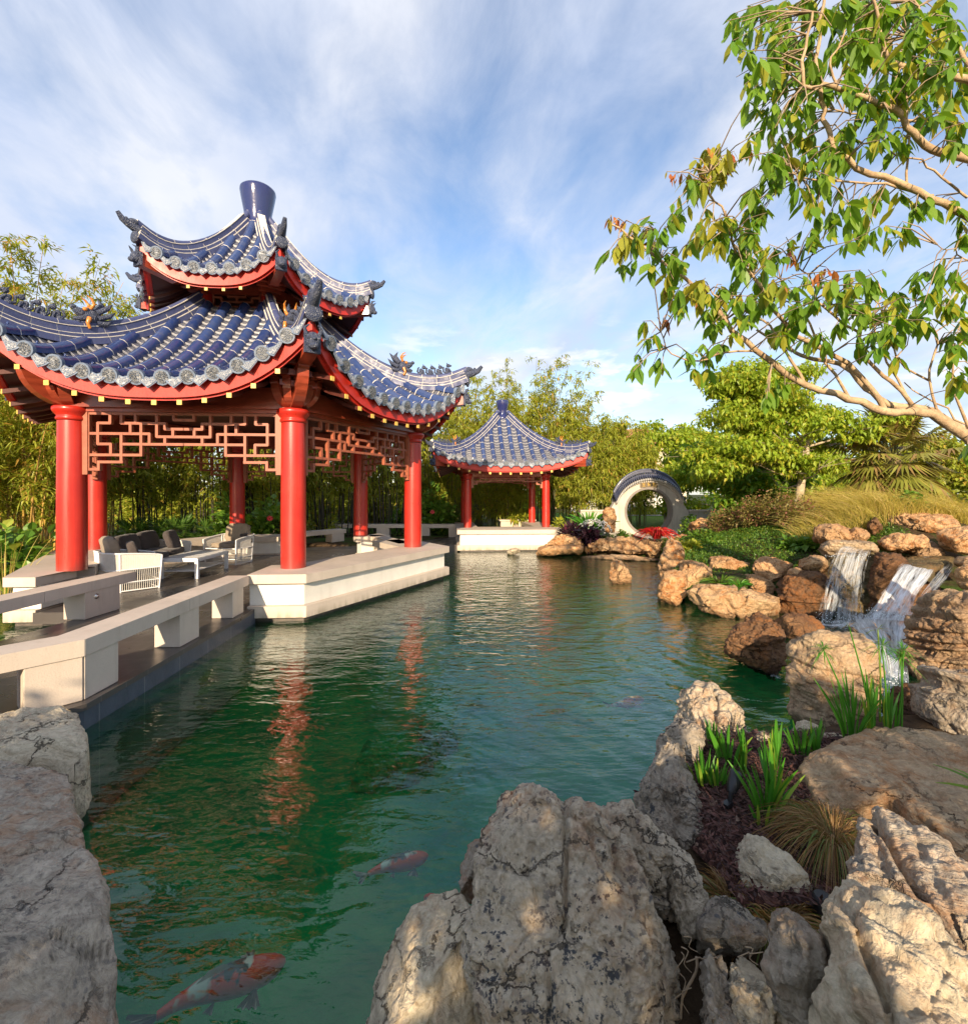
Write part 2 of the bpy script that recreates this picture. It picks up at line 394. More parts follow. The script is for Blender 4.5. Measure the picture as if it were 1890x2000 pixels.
MT['rock_grey'] = mat_rock('weathered_limestone', (0.62, 0.525, 0.39), (0.46, 0.375, 0.265), (0.10, 0.085, 0.07), 0.5, 0.16, tint=0)
MT['rock_pale'] = mat_rock('pale_limestone', (0.64, 0.55, 0.39), (0.50, 0.405, 0.275), (0.16, 0.12, 0.09), 0.2, 0.10, bump=0.8, tint=0)
MT['rock_left'] = mat_rock('grey_bedded_limestone', (0.54, 0.46, 0.355), (0.35, 0.285, 0.21), (0.08, 0.066, 0.058), 0.34, 0.16, 0.55, (0.35, 0.5, 0.8), tint=0)
MT['rock_tan'] = mat_rock('tan_sandstone', (0.60, 0.42, 0.235), (0.46, 0.265, 0.13), (0.10, 0.05, 0.028), 0.10, 0.32, 0.42, (0.1, 0.1, 1))
MT['rock_brown'] = mat_rock('brown_sandstone', (0.54, 0.42, 0.275), (0.40, 0.27, 0.155), (0.11, 0.06, 0.035), 0.12, 0.2, 0.35, (0.25, -0.1, 0.95))
MT['rock_strata'] = mat_rock('bedded_ochre_rock', (0.52, 0.37, 0.22), (0.32, 0.19, 0.11), (0.05, 0.035, 0.025), 0.16, 0.16, 0.75, (-0.28, 0.1, 0.95))
MT['rock_wet'] = mat_rock('wet_brown_rock', (0.24, 0.14, 0.07), (0.12, 0.06, 0.032), (0.02, 0.013, 0.010), 0.2, 0.2, 0.7, (0.15, 0, 1))
MT['rock_moss'] = mat_rock('mossy_wet_rock', (0.20, 0.16, 0.075), (0.085, 0.07, 0.035), (0.02, 0.016, 0.012), 0.3, 0.1, 0.4, (0.0, 0, 1))
MT['rock_dark'] = mat_rock('dark_weathered_rock', (0.44, 0.375, 0.29), (0.27, 0.22, 0.16), (0.06, 0.05, 0.042), 0.6, 0.14, 0.3, (0.6, 0.3, 0.3), tint=0)

def mat_leaf(name, lo, hi, alt=None, altf=0.0, trans=0.35, rough=0.42, shift=(1.25, 1.15, 0.5)):
    m, k = new_mat(name)
    ri = k.n('NewGeometry', out='Random Per Island')
    c = k.mix(ri, lo, hi)
    c = k.mix(k.map(k.noise(pos(k), 1.1, 3), 0.35, 0.65, 0.0, 0.5), c, tuple(0.5*(a+b)*0.8 for a, b in zip(lo, hi)))
    if alt: c = k.mix(k.math('GREATER_THAN', k.math('FRACT', k.math('MULTIPLY', ri, 7.31)), 1-altf), c, alt)
    pb = principled(k, c, rough, None, 0.4)
    tr = k.n('BsdfTranslucent', {'Color': k.vmath('MULTIPLY', c, shift)})
    surf(k, k.n('MixShader', {0: trans, 1: pb, 2: tr})); return m
MT['bamboo_leaf'] = mat_leaf('bamboo_leaves', (0.24, 0.31, 0.03), (0.46, 0.46, 0.06), (0.50, 0.33, 0.07), 0.08, 0.42)
MT['bamboo_leaf_gold'] = mat_leaf('golden_bamboo_leaves', (0.22, 0.31, 0.03), (0.47, 0.46, 0.055), (0.52, 0.33, 0.07), 0.12, 0.42)
MT['culm'] = plain('green_bamboo_cane', (0.13, 0.13, 0.035), 0.4, 0.35, 3, stretch=(1, 1, 0.6), island=0.35)
MT['culm_gold'] = plain('golden_bamboo_cane', (0.42, 0.25, 0.05), 0.38, 0.3, 3, stretch=(1, 1, 0.6), island=0.35)
MT['culm_dark'] = plain('black_bamboo_cane', (0.032, 0.026, 0.016), 0.45, 0.4, 3, island=0.4)
MT['tree_leaf'] = mat_leaf('broad_leaves', (0.11, 0.26, 0.024), (0.24, 0.39, 0.04), (0.40, 0.40, 0.045), 0.18, 0.5, 0.40)
MT['tree_leaf_young'] = mat_leaf('young_yellow_leaves', (0.26, 0.34, 0.035), (0.46, 0.40, 0.05), (0.46, 0.20, 0.05), 0.10, 0.45)
MT['tree_leaf_red'] = mat_leaf('young_copper_leaves', (0.36, 0.09, 0.03), (0.48, 0.20, 0.05), (0.30, 0.26, 0.04), 0.3, 0.35)
MT['crown_leaf'] = mat_leaf('bright_crown_leaves', (0.20, 0.33, 0.025), (0.40, 0.48, 0.045), (0.46, 0.44, 0.05), 0.15, 0.4)
MT['shrub_leaf'] = mat_leaf('glossy_shrub_leaves', (0.08, 0.20, 0.022), (0.20, 0.33, 0.045), (0.32, 0.37, 0.05), 0.1, 0.3, 0.34)
MT['hedge_leaf'] = mat_leaf('hedge_leaves', (0.18, 0.26, 0.022), (0.42, 0.42, 0.045), (0.46, 0.34, 0.05), 0.12, 0.35)
MT['bronze_leaf'] = mat_leaf('bronze_shrub_leaves', (0.12, 0.14, 0.03), (0.30, 0.22, 0.07), (0.28, 0.11, 0.08), 0.2, 0.3)
MT['dark_leaf'] = mat_leaf('dark_purple_leaves', (0.020, 0.010, 0.016), (0.055, 0.026, 0.038), (0.12, 0.03, 0.05), 0.15, 0.1, 0.25)
MT['red_leaf'] = mat_leaf('scarlet_leaves', (0.42, 0.012, 0.014), (0.62, 0.03, 0.025), (0.55, 0.14, 0.03), 0.12, 0.25, shift=(1.1, 0.6, 0.6))
MT['cover_leaf'] = mat_leaf('ground_cover_leaves', (0.045, 0.13, 0.015), (0.14, 0.235, 0.026), (0.20, 0.24, 0.03), 0.1, 0.3)
MT['iris_leaf'] = mat_leaf('iris_blades', (0.045, 0.21, 0.016), (0.12, 0.34, 0.03), (0.24, 0.36, 0.04), 0.1, 0.35)
MT['gold_grass'] = mat_leaf('golden_grass', (0.40, 0.36, 0.07), (0.62, 0.50, 0.14), (0.66, 0.50, 0.2), 0.2, 0.4)
MT['dry_grass'] = mat_leaf('dry_grass', (0.24, 0.13, 0.05), (0.36, 0.22, 0.08), (0.12, 0.17, 0.03), 0.22, 0.3)
MT['palm_leaf'] = mat_leaf('palm_fronds', (0.22, 0.25, 0.04), (0.38, 0.34, 0.08), (0.30, 0.20, 0.08), 0.25, 0.3)
MT['fan_leaf'] = mat_leaf('fan_palm_leaves', (0.05, 0.13, 0.02), (0.12, 0.21, 0.035), None, 0, 0.3)
MT['flower'] = plain('white_petals', (0.80, 0.76, 0.68), 0.6, 0.08, 9)
MT['pink'] = plain('red_petals', (0.60, 0.05, 0.06), 0.6, 0.2, 9)
def mat_bark(name, lo, hi):
    m, k = new_mat(name); p = pos(k)
    a = k.noise(p, 9, 8, 0.7); b = k.noise(k.vmath('MULTIPLY', p, (1, 1, 1)), 34, 6, 0.65)
    c = k.ramp(a, [(0.3, lo), (0.55, hi), (0.75, tuple(min(1, x*1.3) for x in hi))])
    c = k.mix(k.map(b, 0.55, 0.75, 0, 0.6), c, tuple(x*0.4 for x in lo))
    surf(k, principled(k, c, 0.85, k.bump(k.math('ADD', a, b), 0.6, 0.012), 0.25)); return m
MT['bark'] = mat_bark('pale_tan_bark', (0.24, 0.155, 0.085), (0.46, 0.33, 0.20))
MT['bark_white'] = mat_bark('pale_grey_bark', (0.24, 0.185, 0.12), (0.44, 0.36, 0.25))
MT['bark_palm'] = mat_bark('shaggy_palm_bark', (0.10, 0.07, 0.045), (0.24, 0.17, 0.10))
MT['twig'] = mat_bark('dry_twigs', (0.20, 0.14, 0.09), (0.36, 0.27, 0.18))
def mat_mulch():
    m, k = new_mat('shredded_bark_mulch'); p = pos(k)
    v = k.n('TexVoronoi', {'Vector': k.vmath('ADD', k.vmath('MULTIPLY', p, (1, 0.45, 1)), k.vmath('MULTIPLY', k.n('TexNoise', {'Vector': p, 'Scale': 9.0}, out=1), (0.08, 0.08, 0.08))), 'Scale': 75.0}, out=None)
    sx = k.n('SeparateXYZ', {0: v.outputs[1]}, out=None)
    c = k.ramp(sx.outputs[0], [(0.0, (0.022, 0.010, 0.009)), (0.55, (0.075, 0.030, 0.022)), (0.9, (0.16, 0.075, 0.055)), (1.0, (0.30, 0.2, 0.15))])
    surf(k, principled(k, c, 0.9, k.bump(k.math('SUBTRACT', sx.outputs[1], v.outputs[0]), 1.0, 0.02), 0.2)); return m
MT['mulch'] = mat_mulch()
def mat_ground():
    m, k = new_mat('garden_ground'); p = pos(k)
    z = k.n('SeparateXYZ', {0: p}, out=None).outputs[2]
    a = k.noise(p, 0.9, 6, 0.6); b = k.noise(p, 14, 6, 0.7)
    soil = k.ramp(b, [(0.3, (0.030, 0.020, 0.012)), (0.7, (0.095, 0.062, 0.035))])
    grn = k.ramp(b, [(0.3, (0.022, 0.05, 0.010)), (0.7, (0.075, 0.125, 0.02))])
    near = k.map(k.n('SeparateXYZ', {0: p}, out=None).outputs[1], 4.5, 3.2)
    c = k.mix(k.map(k.math('SUBTRACT', a, k.math('MULTIPLY', near, 0.5)), 0.42, 0.58), soil, grn)
    bed = k.ramp(k.noise(p, 1.6, 5, 0.6), [(0.3, (0.005, 0.16, 0.055)), (0.55, (0.008, 0.29, 0.080)), (0.8, (0.035, 0.36, 0.09))])
    c = k.mix(k.map(z, -0.02, -0.10), c, bed)
    surf(k, principled(k, c, 0.95, k.bump(b, 0.8, 0.03), 0.1)); return m
MT['ground'] = mat_ground()
def mat_lawn():
    m, k = new_mat('mown_lawn'); p = pos(k)
    c = k.ramp(k.noise(p, 3, 8, 0.75), [(0.3, (0.05, 0.11, 0.008)), (0.7, (0.12, 0.19, 0.014))])
    surf(k, principled(k, c, 0.9, k.bump(k.noise(p, 60, 5, 0.7), 0.9, 0.03), 0.1)); return m
MT['lawn'] = mat_lawn()
MT['path'] = plain('pale_path_stone', (0.42, 0.36, 0.31), 0.8, 0.2, 5, 0.4, 30)

WF = G(1690, 1290, 0.0)          # where the falls meet the pond
def mat_water():
    m, k = new_mat('pond_water'); p = pos(k)
    s = k.n('SeparateXYZ', {0: p}, out=None)
    dist = k.vmath('DISTANCE', p, (WF.x, WF.y, 0.0), out=1)
    warp = k.vmath('MULTIPLY', k.n('TexNoise', {'Vector': p, 'Scale': 1.1, 'Detail': 3}, out=1), (0.6, 0.6, 0.0))
    q = k.vmath('ADD', p, warp)
    d2 = k.vmath('DISTANCE', q, (WF.x+0.3, WF.y+0.3, 0.3), out=1)
    rings = k.math('SINE', k.math('MULTIPLY', d2, 17.0))
    rings2 = k.math('SINE', k.math('MULTIPLY', k.vmath('DISTANCE', q, (WF.x-0.4, WF.y+0.9, 0.3), out=1), 31.0))
    ringw = k.map(dist, 0.5, 6.5, 1.0, 0.0)
    n1 = k.noise(k.vmath('MULTIPLY', p, (1.0, 1.9, 1)), 2.1, 3, 0.5, 0.4)
    n2 = k.noise(k.vmath('MULTIPLY', p, (1.0, 2.1, 1)), 6.5, 3, 0.5, 0.5)
    n3 = k.noise(k.vmath('MULTIPLY', p, (1.0, 1.6, 1)), 17.0, 2, 0.5)
    far = k.map(s.outputs[1], 1.5, 8.0, 0.16, 1.0)
    h = k.math('MULTIPLY', n1, k.math('ADD', 0.45, k.math('MULTIPLY', far, 0.5)))
    h = k.math('ADD', h, k.math('MULTIPLY', k.math('MULTIPLY', n2, far), 0.42))
    h = k.math('ADD', h, k.math('MULTIPLY', k.math('MULTIPLY', n3, far), 0.06))
    rg = k.math('ADD', k.math('MULTIPLY', rings, 0.13), k.math('MULTIPLY', rings2, 0.05))
    h = k.math('ADD', h, k.math('MULTIPLY', rg, ringw))
    nb = k.bump(h, 1.0, 0.030)
    fr = k.n('Fresnel', {'IOR': 1.42, 'Normal': nb})
    gl = k.n('BsdfGlossy', {'Color': (0.92, 0.96, 0.97, 1), 'Roughness': 0.02, 'Normal': nb})
    body = k.n('BsdfTransparent', {'Color': (0.82, 0.95, 0.84, 1)})
    murk = k.n('BsdfDiffuse', {'Color': k.mix(k.map(k.noise(p, 0.55, 3), 0.35, 0.65), (0.004, 0.16, 0.062), (0.006, 0.20, 0.034))})
    low_ = k.n('MixShader', {0: 0.12, 1: body, 2: murk})
    surf(k, k.n('MixShader', {0: k.math('MINIMUM', k.math('MULTIPLY', fr, 1.5), 1.0), 1: low_, 2: gl})); return m
MT['water'] = mat_water()
def mat_fall(name, lo, hi, white=0.85, streak=26.0):
    m, k = new_mat(name)
    uv = k.n('Attribute', attribute_name='flow', out=1)
    uw = k.vmath('ADD', uv, k.vmath('MULTIPLY', k.n('TexNoise', {'Vector': uv, 'Scale': 3.5, 'Detail': 3}, out=1), (0.10, 0.12, 0)))
    a = k.noise(k.vmath('MULTIPLY', uw, (streak, 1.9, 1)), 1.0, 5, 0.6, 0.5)
    b = k.noise(k.vmath('MULTIPLY', uv, (streak*2.7, 5.5, 1)), 1.0, 4, 0.6, 0.3)
    f = k.math('ADD', k.math('MULTIPLY', a, 0.65), k.math('MULTIPLY', b, 0.35))
    sx = k.n('SeparateXYZ', {0: uv}, out=None); ux = sx.outputs[0]
    edge = k.math('MULTIPLY', k.map(ux, 0.0, 0.16), k.map(ux, 1.0, 0.84)); topf = k.map(sx.outputs[1], 0.0, 0.35, 0.25, 1.0)
    al = k.map(k.math('SUBTRACT', f, k.math('MULTIPLY', k.math('SUBTRACT', 1.0, k.math('MULTIPLY', edge, topf)), 0.22)), lo, hi, 0.0, 0.88)
    d = principled(k, (white*0.93, white*0.97, white), 0.35, k.bump(f, 0.6, 0.02), 0.5)
    tr = k.n('BsdfTransparent', {'Color': (0.93, 0.95, 0.96, 1)})
    surf(k, k.n('MixShader', {0: al, 1: tr, 2: d})); return m
MT['fall'] = mat_fall('falling_water', 0.40, 0.78, 0.72, 17.0)
MT['rapid'] = mat_fall('white_rapids', 0.32, 0.62, 0.85, 11.0)
def mat_foam():
    m, k = new_mat('foam'); p = pos(k)
    f = k.math('ADD', k.math('MULTIPLY', k.noise(p, 4, 4, 0.6, 0.6), 0.6), k.math('MULTIPLY', k.noise(p, 26, 5, 0.7, 0.5), 0.4))
    e = k.n('Attribute', attribute_name='flow', out=1); ex = k.n('SeparateXYZ', {0: e}, out=None).outputs[0]
    al = k.math('MULTIPLY', k.map(k.math('ADD', f, k.math('MULTIPLY', ex, 0.20)), 0.56, 0.70), 0.85)
    surf(k, k.n('MixShader', {0: al, 1: k.n('BsdfTransparent', {}), 2: principled(k, (0.80, 0.85, 0.88), 0.4)})); return m
MT['foam'] = mat_foam()
def mat_koi():
    m, k = new_mat('koi_skin')
    p = k.n('TexCoord', out=3)
    a = k.noise(p, 5.5, 3, 0.5)
    b = k.noise(k.vmath('ADD', p, (4, 2, 1)), 9.0, 3, 0.5)
    c = k.mix(k.map(a, 0.42, 0.46), (0.85, 0.80, 0.76), (0.95, 0.045, 0.010))
    c = k.mix(k.map(b, 0.56, 0.60), c, (0.03, 0.03, 0.05))
    surf(k, principled(k, c, 0.4)); return m
MT['koi'] = mat_koi()
MT['koi_fin'] = plain('koi_fins', (0.80, 0.62, 0.56), 0.4, 0.2, 20)
# ------------------------------------------------------------------ ground, pond bed, water
POND = [(-1.0, 0.8), (-0.05, 0.9), (0.25, 1.65), (0.60, 2.15), (0.85, 2.8), (1.2, 3.35), (1.75, 3.55), (2.4, 3.6), (3.4, 3.8), (4.8, 4.4), (6.6, 5.2), (7.2, 7.0), (6.8, 8.0), (5.6, 8.3), (4.4, 8.5), (3.7, 8.7),
        (3.6, 9.6), (4.6, 12.0), (5.2, 14.4), (3.4, 15.4), (2.2, 17.5), (0.0, 20.5), (-3.2, 16.2), (-8.0, 14.6), (-11.5, 12.2), (-12.5, 8.0), (-9.0, 3.0), (-4.2, 2.4), (-2.0, 1.9)]
def poly_sd(X, Y, poly):
    inside = np.zeros(X.shape, bool); best = np.full(X.shape, 1e9); n = len(poly)
    for i in range(n):
        x0, y0 = poly[i]; x1, y1 = poly[(i+1) % n]
        c = ((y0 > Y) != (y1 > Y)) & (X < (x1-x0)*(Y-y0)/(y1-y0+1e-12)+x0); inside ^= c
        t = np.clip(((X-x0)*(x1-x0)+(Y-y0)*(y1-y0))/((x1-x0)**2+(y1-y0)**2), 0, 1)
        best = np.minimum(best, np.hypot(X-x0-t*(x1-x0), Y-y0-t*(y1-y0)))
    return np.where(inside, best, -best)
def bumpf(X, Y, x, y, rx, ry, h): return h*np.exp(-(((X-x)/rx)**2+((Y-y)/ry)**2))
def ground_z(X, Y):
    X = np.asarray(X, float); Y = np.asarray(Y, float)
    d = poly_sd(X, Y, POND)
    land = 0.34+bumpf(X, Y, 10.2, 12.4, 3.6, 2.8, 1.35)+bumpf(X, Y, 8.8, 9.6, 1.6, 1.4, 0.65)+bumpf(X, Y, 6.2, 10.8, 2.2, 1.8, 0.22)
    land = land-bumpf(X, Y, 0.5, -0.2, 3.0, 1.2, 0.15)-0.12*np.clip((Y-15)/6, 0, 1)
    t = np.clip((d+0.22)/0.6, 0, 1); t = t*t*(3-2*t)
    return land*(1-t)-0.85*t
def gz(x, y): return float(ground_z(np.array([x]), np.array([y]))[0])
ax = np.concatenate([[-400, -150, -70, -40, -28, -22], np.arange(-18, 18.01, 0.25), [22, 28, 40, 70, 150, 400]])
ay = np.concatenate([[-300, -80, -30, -14, -8], np.arange(-5, 27.01, 0.25), [30, 36, 46, 70, 130, 300, 700]])
GX, GY = np.meshgrid(ax, ay); GZ = ground_z(GX, GY)+0.03*vnoise(np.stack([GX.ravel()*1.7, GY.ravel()*1.7, GX.ravel()*0], 1), 3).reshape(GX.shape)
nx, ny = len(ax), len(ay)
idx = np.arange(nx*ny).reshape(ny, nx)
Q = np.stack([idx[:-1, :-1].ravel(), idx[:-1, 1:].ravel(), idx[1:, 1:].ravel(), idx[1:, :-1].ravel()], 1)
tag(link('ground', np_mesh('ground', np.stack([GX.ravel(), GY.ravel(), GZ.ravel()], 1), Q, [MT['ground']], True)), kind='structure')
b = MB(); b.add([(-16, 0.2, 0), (12, 0.2, 0), (12, 22, 0), (-16, 22, 0)], [(0, 1, 2, 3)])
tag(b.build('water', MT['water']), kind='structure')
# lawn and path seen through the round gate
b = MB(); b.add([(2.0, 19.6, 0.30), (24, 19.6, 0.30), (34, 38, 0.42), (3, 38, 0.42)], [(0, 1, 2, 3)]); tag(b.build('lawn', MT['lawn']), kind='structure')
b = MB(); b.add([(5.6, 15.6, 0.40), (6.9, 15.6, 0.40), (6.9, 19.3, 0.40), (6.4, 21, 0.36), (4.6, 23, 0.36), (3.2, 22.8, 0.36), (5.2, 20.2, 0.36), (5.6, 19.0, 0.40)], [(0, 1, 2, 3, 4, 5, 6, 7)])
tag(b.build('path', MT['path']), kind='structure')
b = MB(); b.add([(8.6, 33.4, 0.43), (14, 33.4, 0.43), (14, 34.8, 0.43), (8.6, 34.2, 0.43)], [(0, 1, 2, 3)]); tag(b.build('path', MT['path']), kind='structure')

# ------------------------------------------------------------------ timber pavilions with glazed tile roofs
def rot2(x, y, a): return (x*math.cos(a)-y*math.sin(a), x*math.sin(a)+y*math.cos(a))

class Roof:
    def __init__(s, n, c, th, r_top, z_top, r_m, z_e, rc, lift, tn=2.0):
        s.n = n; s.c = c; s.th = th; s.r_top = r_top; s.z_top = z_top; s.r_m = r_m; s.z_e = z_e; s.rc = rc; s.lift = lift; s.tn = tn
        s.tan = math.tan(math.pi/n); s.ac = rc*math.sin(math.pi/n); s.rca = rc*math.cos(math.pi/n)
    def re(s, a): return s.r_m+(s.rca-s.r_m)*min(1.3, abs(a)/s.ac)**2.2
    def z(s, r, a):
        t = (r-s.r_top)/(s.r_m-s.r_top); q = 1-t
        return s.z_e+(s.z_top-s.z_e)*(0.78*max(q, 0)**1.75+0.22*q)+s.lift*(abs(a)/s.ac)**2.7
    def w(s, f, r, a, dz=0.0):                # face f, outward r, lateral a  ->  world
        ang = s.th+f*2*math.pi/s.n
        return Vector((s.c[0]+r*math.cos(ang)-a*math.sin(ang), s.c[1]+r*math.sin(ang)+a*math.cos(ang), s.z(r, a)+dz))

def make_roof(name, rf, rows, rt, root, detail=True, ridge_h=0.17, ridge_w=0.15):
    """glazed tile field: rows of half round cover tiles, stepped pan tiles, end discs and drip tiles; one part, ornaments below it"""
    b = MB(); sp = 2*rf.ac/rows
    T, MO, PAN, DISC, RIM, SOF = range(6)
    seg = 0.34
    nh = 7
    for f in range(rf.n):
        # base sheet under the tiles, and the boarded underside
        for dz_, m in ((-0.035, PAN), (-0.25, SOF)):
            na, nr = 24, 16; vs = []
            for i in range(na+1):
                u = -1+2*i/na
                for j in range(nr+1):
                    t = j/nr
                    a_e = u*rf.ac; r_e = rf.re(a_e)-(0.05 if dz_ < -0.1 else 0.0); a_t = u*rf.r_top*rf.tan
                    r = rf.r_top+(r_e-rf.r_top)*t; a = a_t+(a_e-a_t)*t
                    a = max(-r*rf.tan, min(r*rf.tan, a))
                    vs.append(rf.w(f, r, a, dz_))
            b.add(vs, [(i*(nr+1)+j, i*(nr+1)+j+1, (i+1)*(nr+1)+j+1, (i+1)*(nr+1)+j) for i in range(na) for j in range(nr)], m, True)
        # pans
        for i in range(rows):
            a = -rf.ac+sp*(i+0.5)
            if i in (0, rows-1) and False: continue
            r0 = max(rf.r_top, (abs(a))/rf.tan); r1 = rf.re(a)+0.03
            hw = sp/2-rt*0.6; L = 0.115; kN = max(1, int((r1-r0)/L)); dl = (r1-r0)/kN
            if r1-r0 < 0.12: continue
            for q in range(kN):
                ra = r0+q*dl; rb = ra+dl*1.02
                z0, z1 = -0.012, 0.028
                A = [rf.w(f, ra, a-hw, z0+0.035), rf.w(f, ra, a, z0), rf.w(f, ra, a+hw, z0+0.035)]
                B = [rf.w(f, rb, a-hw, z1+0.035), rf.w(f, rb, a, z1), rf.w(f, rb, a+hw, z1+0.035)]
                C = [p+Vector((0, 0, -0.030)) for p in B]
                C2 = [p.lerp(q2, 0.12) for p, q2 in zip(B, A)]
                b.add(A+C2, [(0, 3, 4, 1), (1, 4, 5, 2)], PAN, True)
                b.add(C2+B, [(0, 3, 4, 1), (1, 4, 5, 2)], MO, False); b.add(B+C, [(0, 3, 4, 1), (1, 4, 5, 2)], PAN, False)
            # drip tile: a pointed plate hanging at the eave
            e = rf.re(a)+0.05
            c0 = rf.w(f, e, a, 0.03); ang = rf.th+f*2*math.pi/rf.n
            o = Vector((math.cos(ang), math.sin(ang), 0)); l = (rf.w(f, e, a+hw, 0)-rf.w(f, e, a-hw, 0)).normalized()
            W = sp*0.40; H = sp*0.46
            pts = [(-W, 0.05), (-W*1.02, -0.02), (-W*0.72, -H*0.45), (0, -H), (W*0.72, -H*0.45), (W*1.02, -0.02), (W, 0.05), (0, -0.0)]
            tilt = Vector((0.25*o.x, 0.25*o.y, 0))
            def plate(off, sc_, m):
                b.add([c0+l*(x*sc_)+Vector((0, 0, 1))*((y+H*0.4)*sc_-H*0.4)-tilt*y+o*off for x, y in pts], [tuple(range(len(pts)))], m)
            plate(0.012, 0.78, DISC); plate(0.006, 1.0, RIM)
            bk = [c0+l*x+Vector((0, 0, y))-tilt*y-o*0.012 for x, y in pts]; fr_ = [p+o*0.018 for p in bk]
            b.add(bk+fr_, [tuple(range(len(pts)-1, -1, -1))]+[(q, (q+1) % 8, 8+(q+1) % 8, 8+q) for q in range(8)], RIM)
        # cover tiles
        for i in range(1, rows):
            a = -rf.ac+sp*i
            r0 = max(rf.r_top+0.02, (abs(a)+0.02)/rf.tan); r1 = rf.re(a)+0.06
            if r1-r0 < 0.10: continue
            kN = max(1, round((r1-r0)/seg)); dl = (r1-r0)/kN
            ang = rf.th+f*2*math.pi/rf.n; o = Vector((math.cos(ang), math.sin(ang), 0)); lat = Vector((-math.sin(ang), math.cos(ang), 0))
            def ring(r, rad, h=0.0):
                c0 = rf.w(f, r, a, 0.035+h); d = (rf.w(f, r+0.03, a)-rf.w(f, r-0.03, a)).normalized(); u = lat.cross(d)*-1
                if u.z < 0: u = -u
                return [c0+lat*(rad*math.cos(t))+u*(rad*math.sin(t)) for t in [math.pi*(-0.12+1.24*q/(nh-1)) for q in range(nh)]]
            sub = 2 if detail else 1
            for q in range(kN):                                     # glazed lengths
                ra = r0+q*dl+0.0095; rb = r0+(q+1)*dl-0.0095
                vs = []
                for s_ in range(sub+1): vs += ring(ra+(rb-ra)*s_/sub, rt*(1.0-0.02*s_))
                b.add(vs, [(s_*nh+j, (s_+1)*nh+j, (s_+1)*nh+j+1, s_*nh+j+1) for s_ in range(sub) for j in range(nh-1)], T, True)
            vs = []; NN = kN*sub                                     # pointing that shows between them
            for q in range(NN+1): vs += ring(r0+(r1-0.03-r0)*q/NN, rt*0.955)
            b.add(vs, [(s_*nh+j, (s_+1)*nh+j, (s_+1)*nh+j+1, s_*nh+j+1) for s_ in range(NN) for j in range(nh-1)], MO, True)
            # round end tile
            c0 = rf.w(f, r1, a, 0.035); d = (rf.w(f, r1, a)-rf.w(f, r1-0.1, a)).normalized(); u = lat.cross(d)
            def disc(r_, off, m, n=14): b.add([c0+d*off+lat*(r_*math.cos(2*math.pi*j/n))+u*(r_*math.sin(2*math.pi*j/n)) for j in range(n)], [tuple(range(n)), tuple(range(n-1, -1, -1))], m)
            b.tube([c0-d*0.05, c0+d*0.012], rt*1.10, 14, RIM, smooth=True)
            disc(rt*0.86, 0.016, DISC)
            if detail: b.ball(rf.w(f, r1-0.2, a, 0.035+rt+0.012), (0.018, 0.018, 0.026), T, nu=6, nv=4)
        # band closing the top
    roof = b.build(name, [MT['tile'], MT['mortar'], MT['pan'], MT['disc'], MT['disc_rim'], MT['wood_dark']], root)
    # hips: a stacked ridge along each corner line
    for cidx in range(rf.n):
        rb = MB(); f = cidx; sgn = 1
        def hp(Rr, dz_=0.0):
            ra = Rr*math.cos(math.pi/rf.n); a = Rr*math.sin(math.pi/rf.n); return rf.w(f, ra, a*sgn, dz_)
        R0 = rf.r_top/math.cos(math.pi/rf.n)-0.02; R1 = rf.rc+0.05; kN = max(3, round((R1-R0)/0.33)); dl = (R1-R0)/kN
        ang = rf.th+f*2*math.pi/rf.n+math.pi/rf.n; lat = Vector((-math.sin(ang), math.cos(ang), 0))
        def sect(Rr, gw, low, high):
            c0 = hp(Rr); d = (hp(Rr+0.04)-hp(Rr-0.04)).normalized(); u = lat.cross(d)
            if u.z < 0: u = -u
            return [c0+lat*(x*gw)+u*y for x, y in ((-0.5, low), (-0.5, high), (0.5, high), (0.5, low))]
        def run(gw, low, high, gap, m, smooth=False):
            for q in range(kN):
                ra = R0+q*dl+gap; rb_ = R0+(q+1)*dl-gap; vs = []
                for s_ in range(3): vs += sect(ra+(rb_-ra)*s_/2, gw, low, high)
                rb.add(vs, [(s_*4+j, (s_+1)*4+j, (s_+1)*4+(j+1) % 4, s_*4+(j+1) % 4) for s_ in range(2) for j in range(4)]+[(3, 2, 1, 0), (8, 9, 10, 11)], m, smooth)
        h = ridge_h; gw = ridge_w
        run(gw*1.75, -0.06, 0.045, 0.006, 0); run(gw*1.68, -0.06, 0.04, 0.0, 1); run(gw*1.78, 0.040, 0.053, 0.0, 1); run(gw*1.5, 0.053, 0.105, 0.006, 0); run(gw*1.44, 0.053, 0.10, 0.0, 1); run(gw*1.28, 0.105, 0.118, 0.0, 1)
        run(gw, 0.118, 0.118+h*0.62, 0.006, 0); run(gw*0.94, 0.112, 0.118+h*0.6, 0.0, 1); run(gw*1.16, 0.118+h*0.62, 0.130+h*0.62, 0.0, 1)
        top = 0.130+h*0.62
        for q in range(kN):                                          # round capping
            ra = R0+q*dl+0.007; rb_ = R0+(q+1)*dl-0.007
            rb.tube([hp(ra+(rb_-ra)*s_/3, top+0.02) for s_ in range(4)], gw*0.52, 10, 0)
        rb.tube([hp(R0+(R1-R0)*q/(kN*3), top+0.02) for q in range(kN*3+1)], gw*0.495, 10, 1)
        rb.build('hip_ridge', [MT['ridge'], MT['mortar']], roof)
    # painted eave board
    fb = MB()
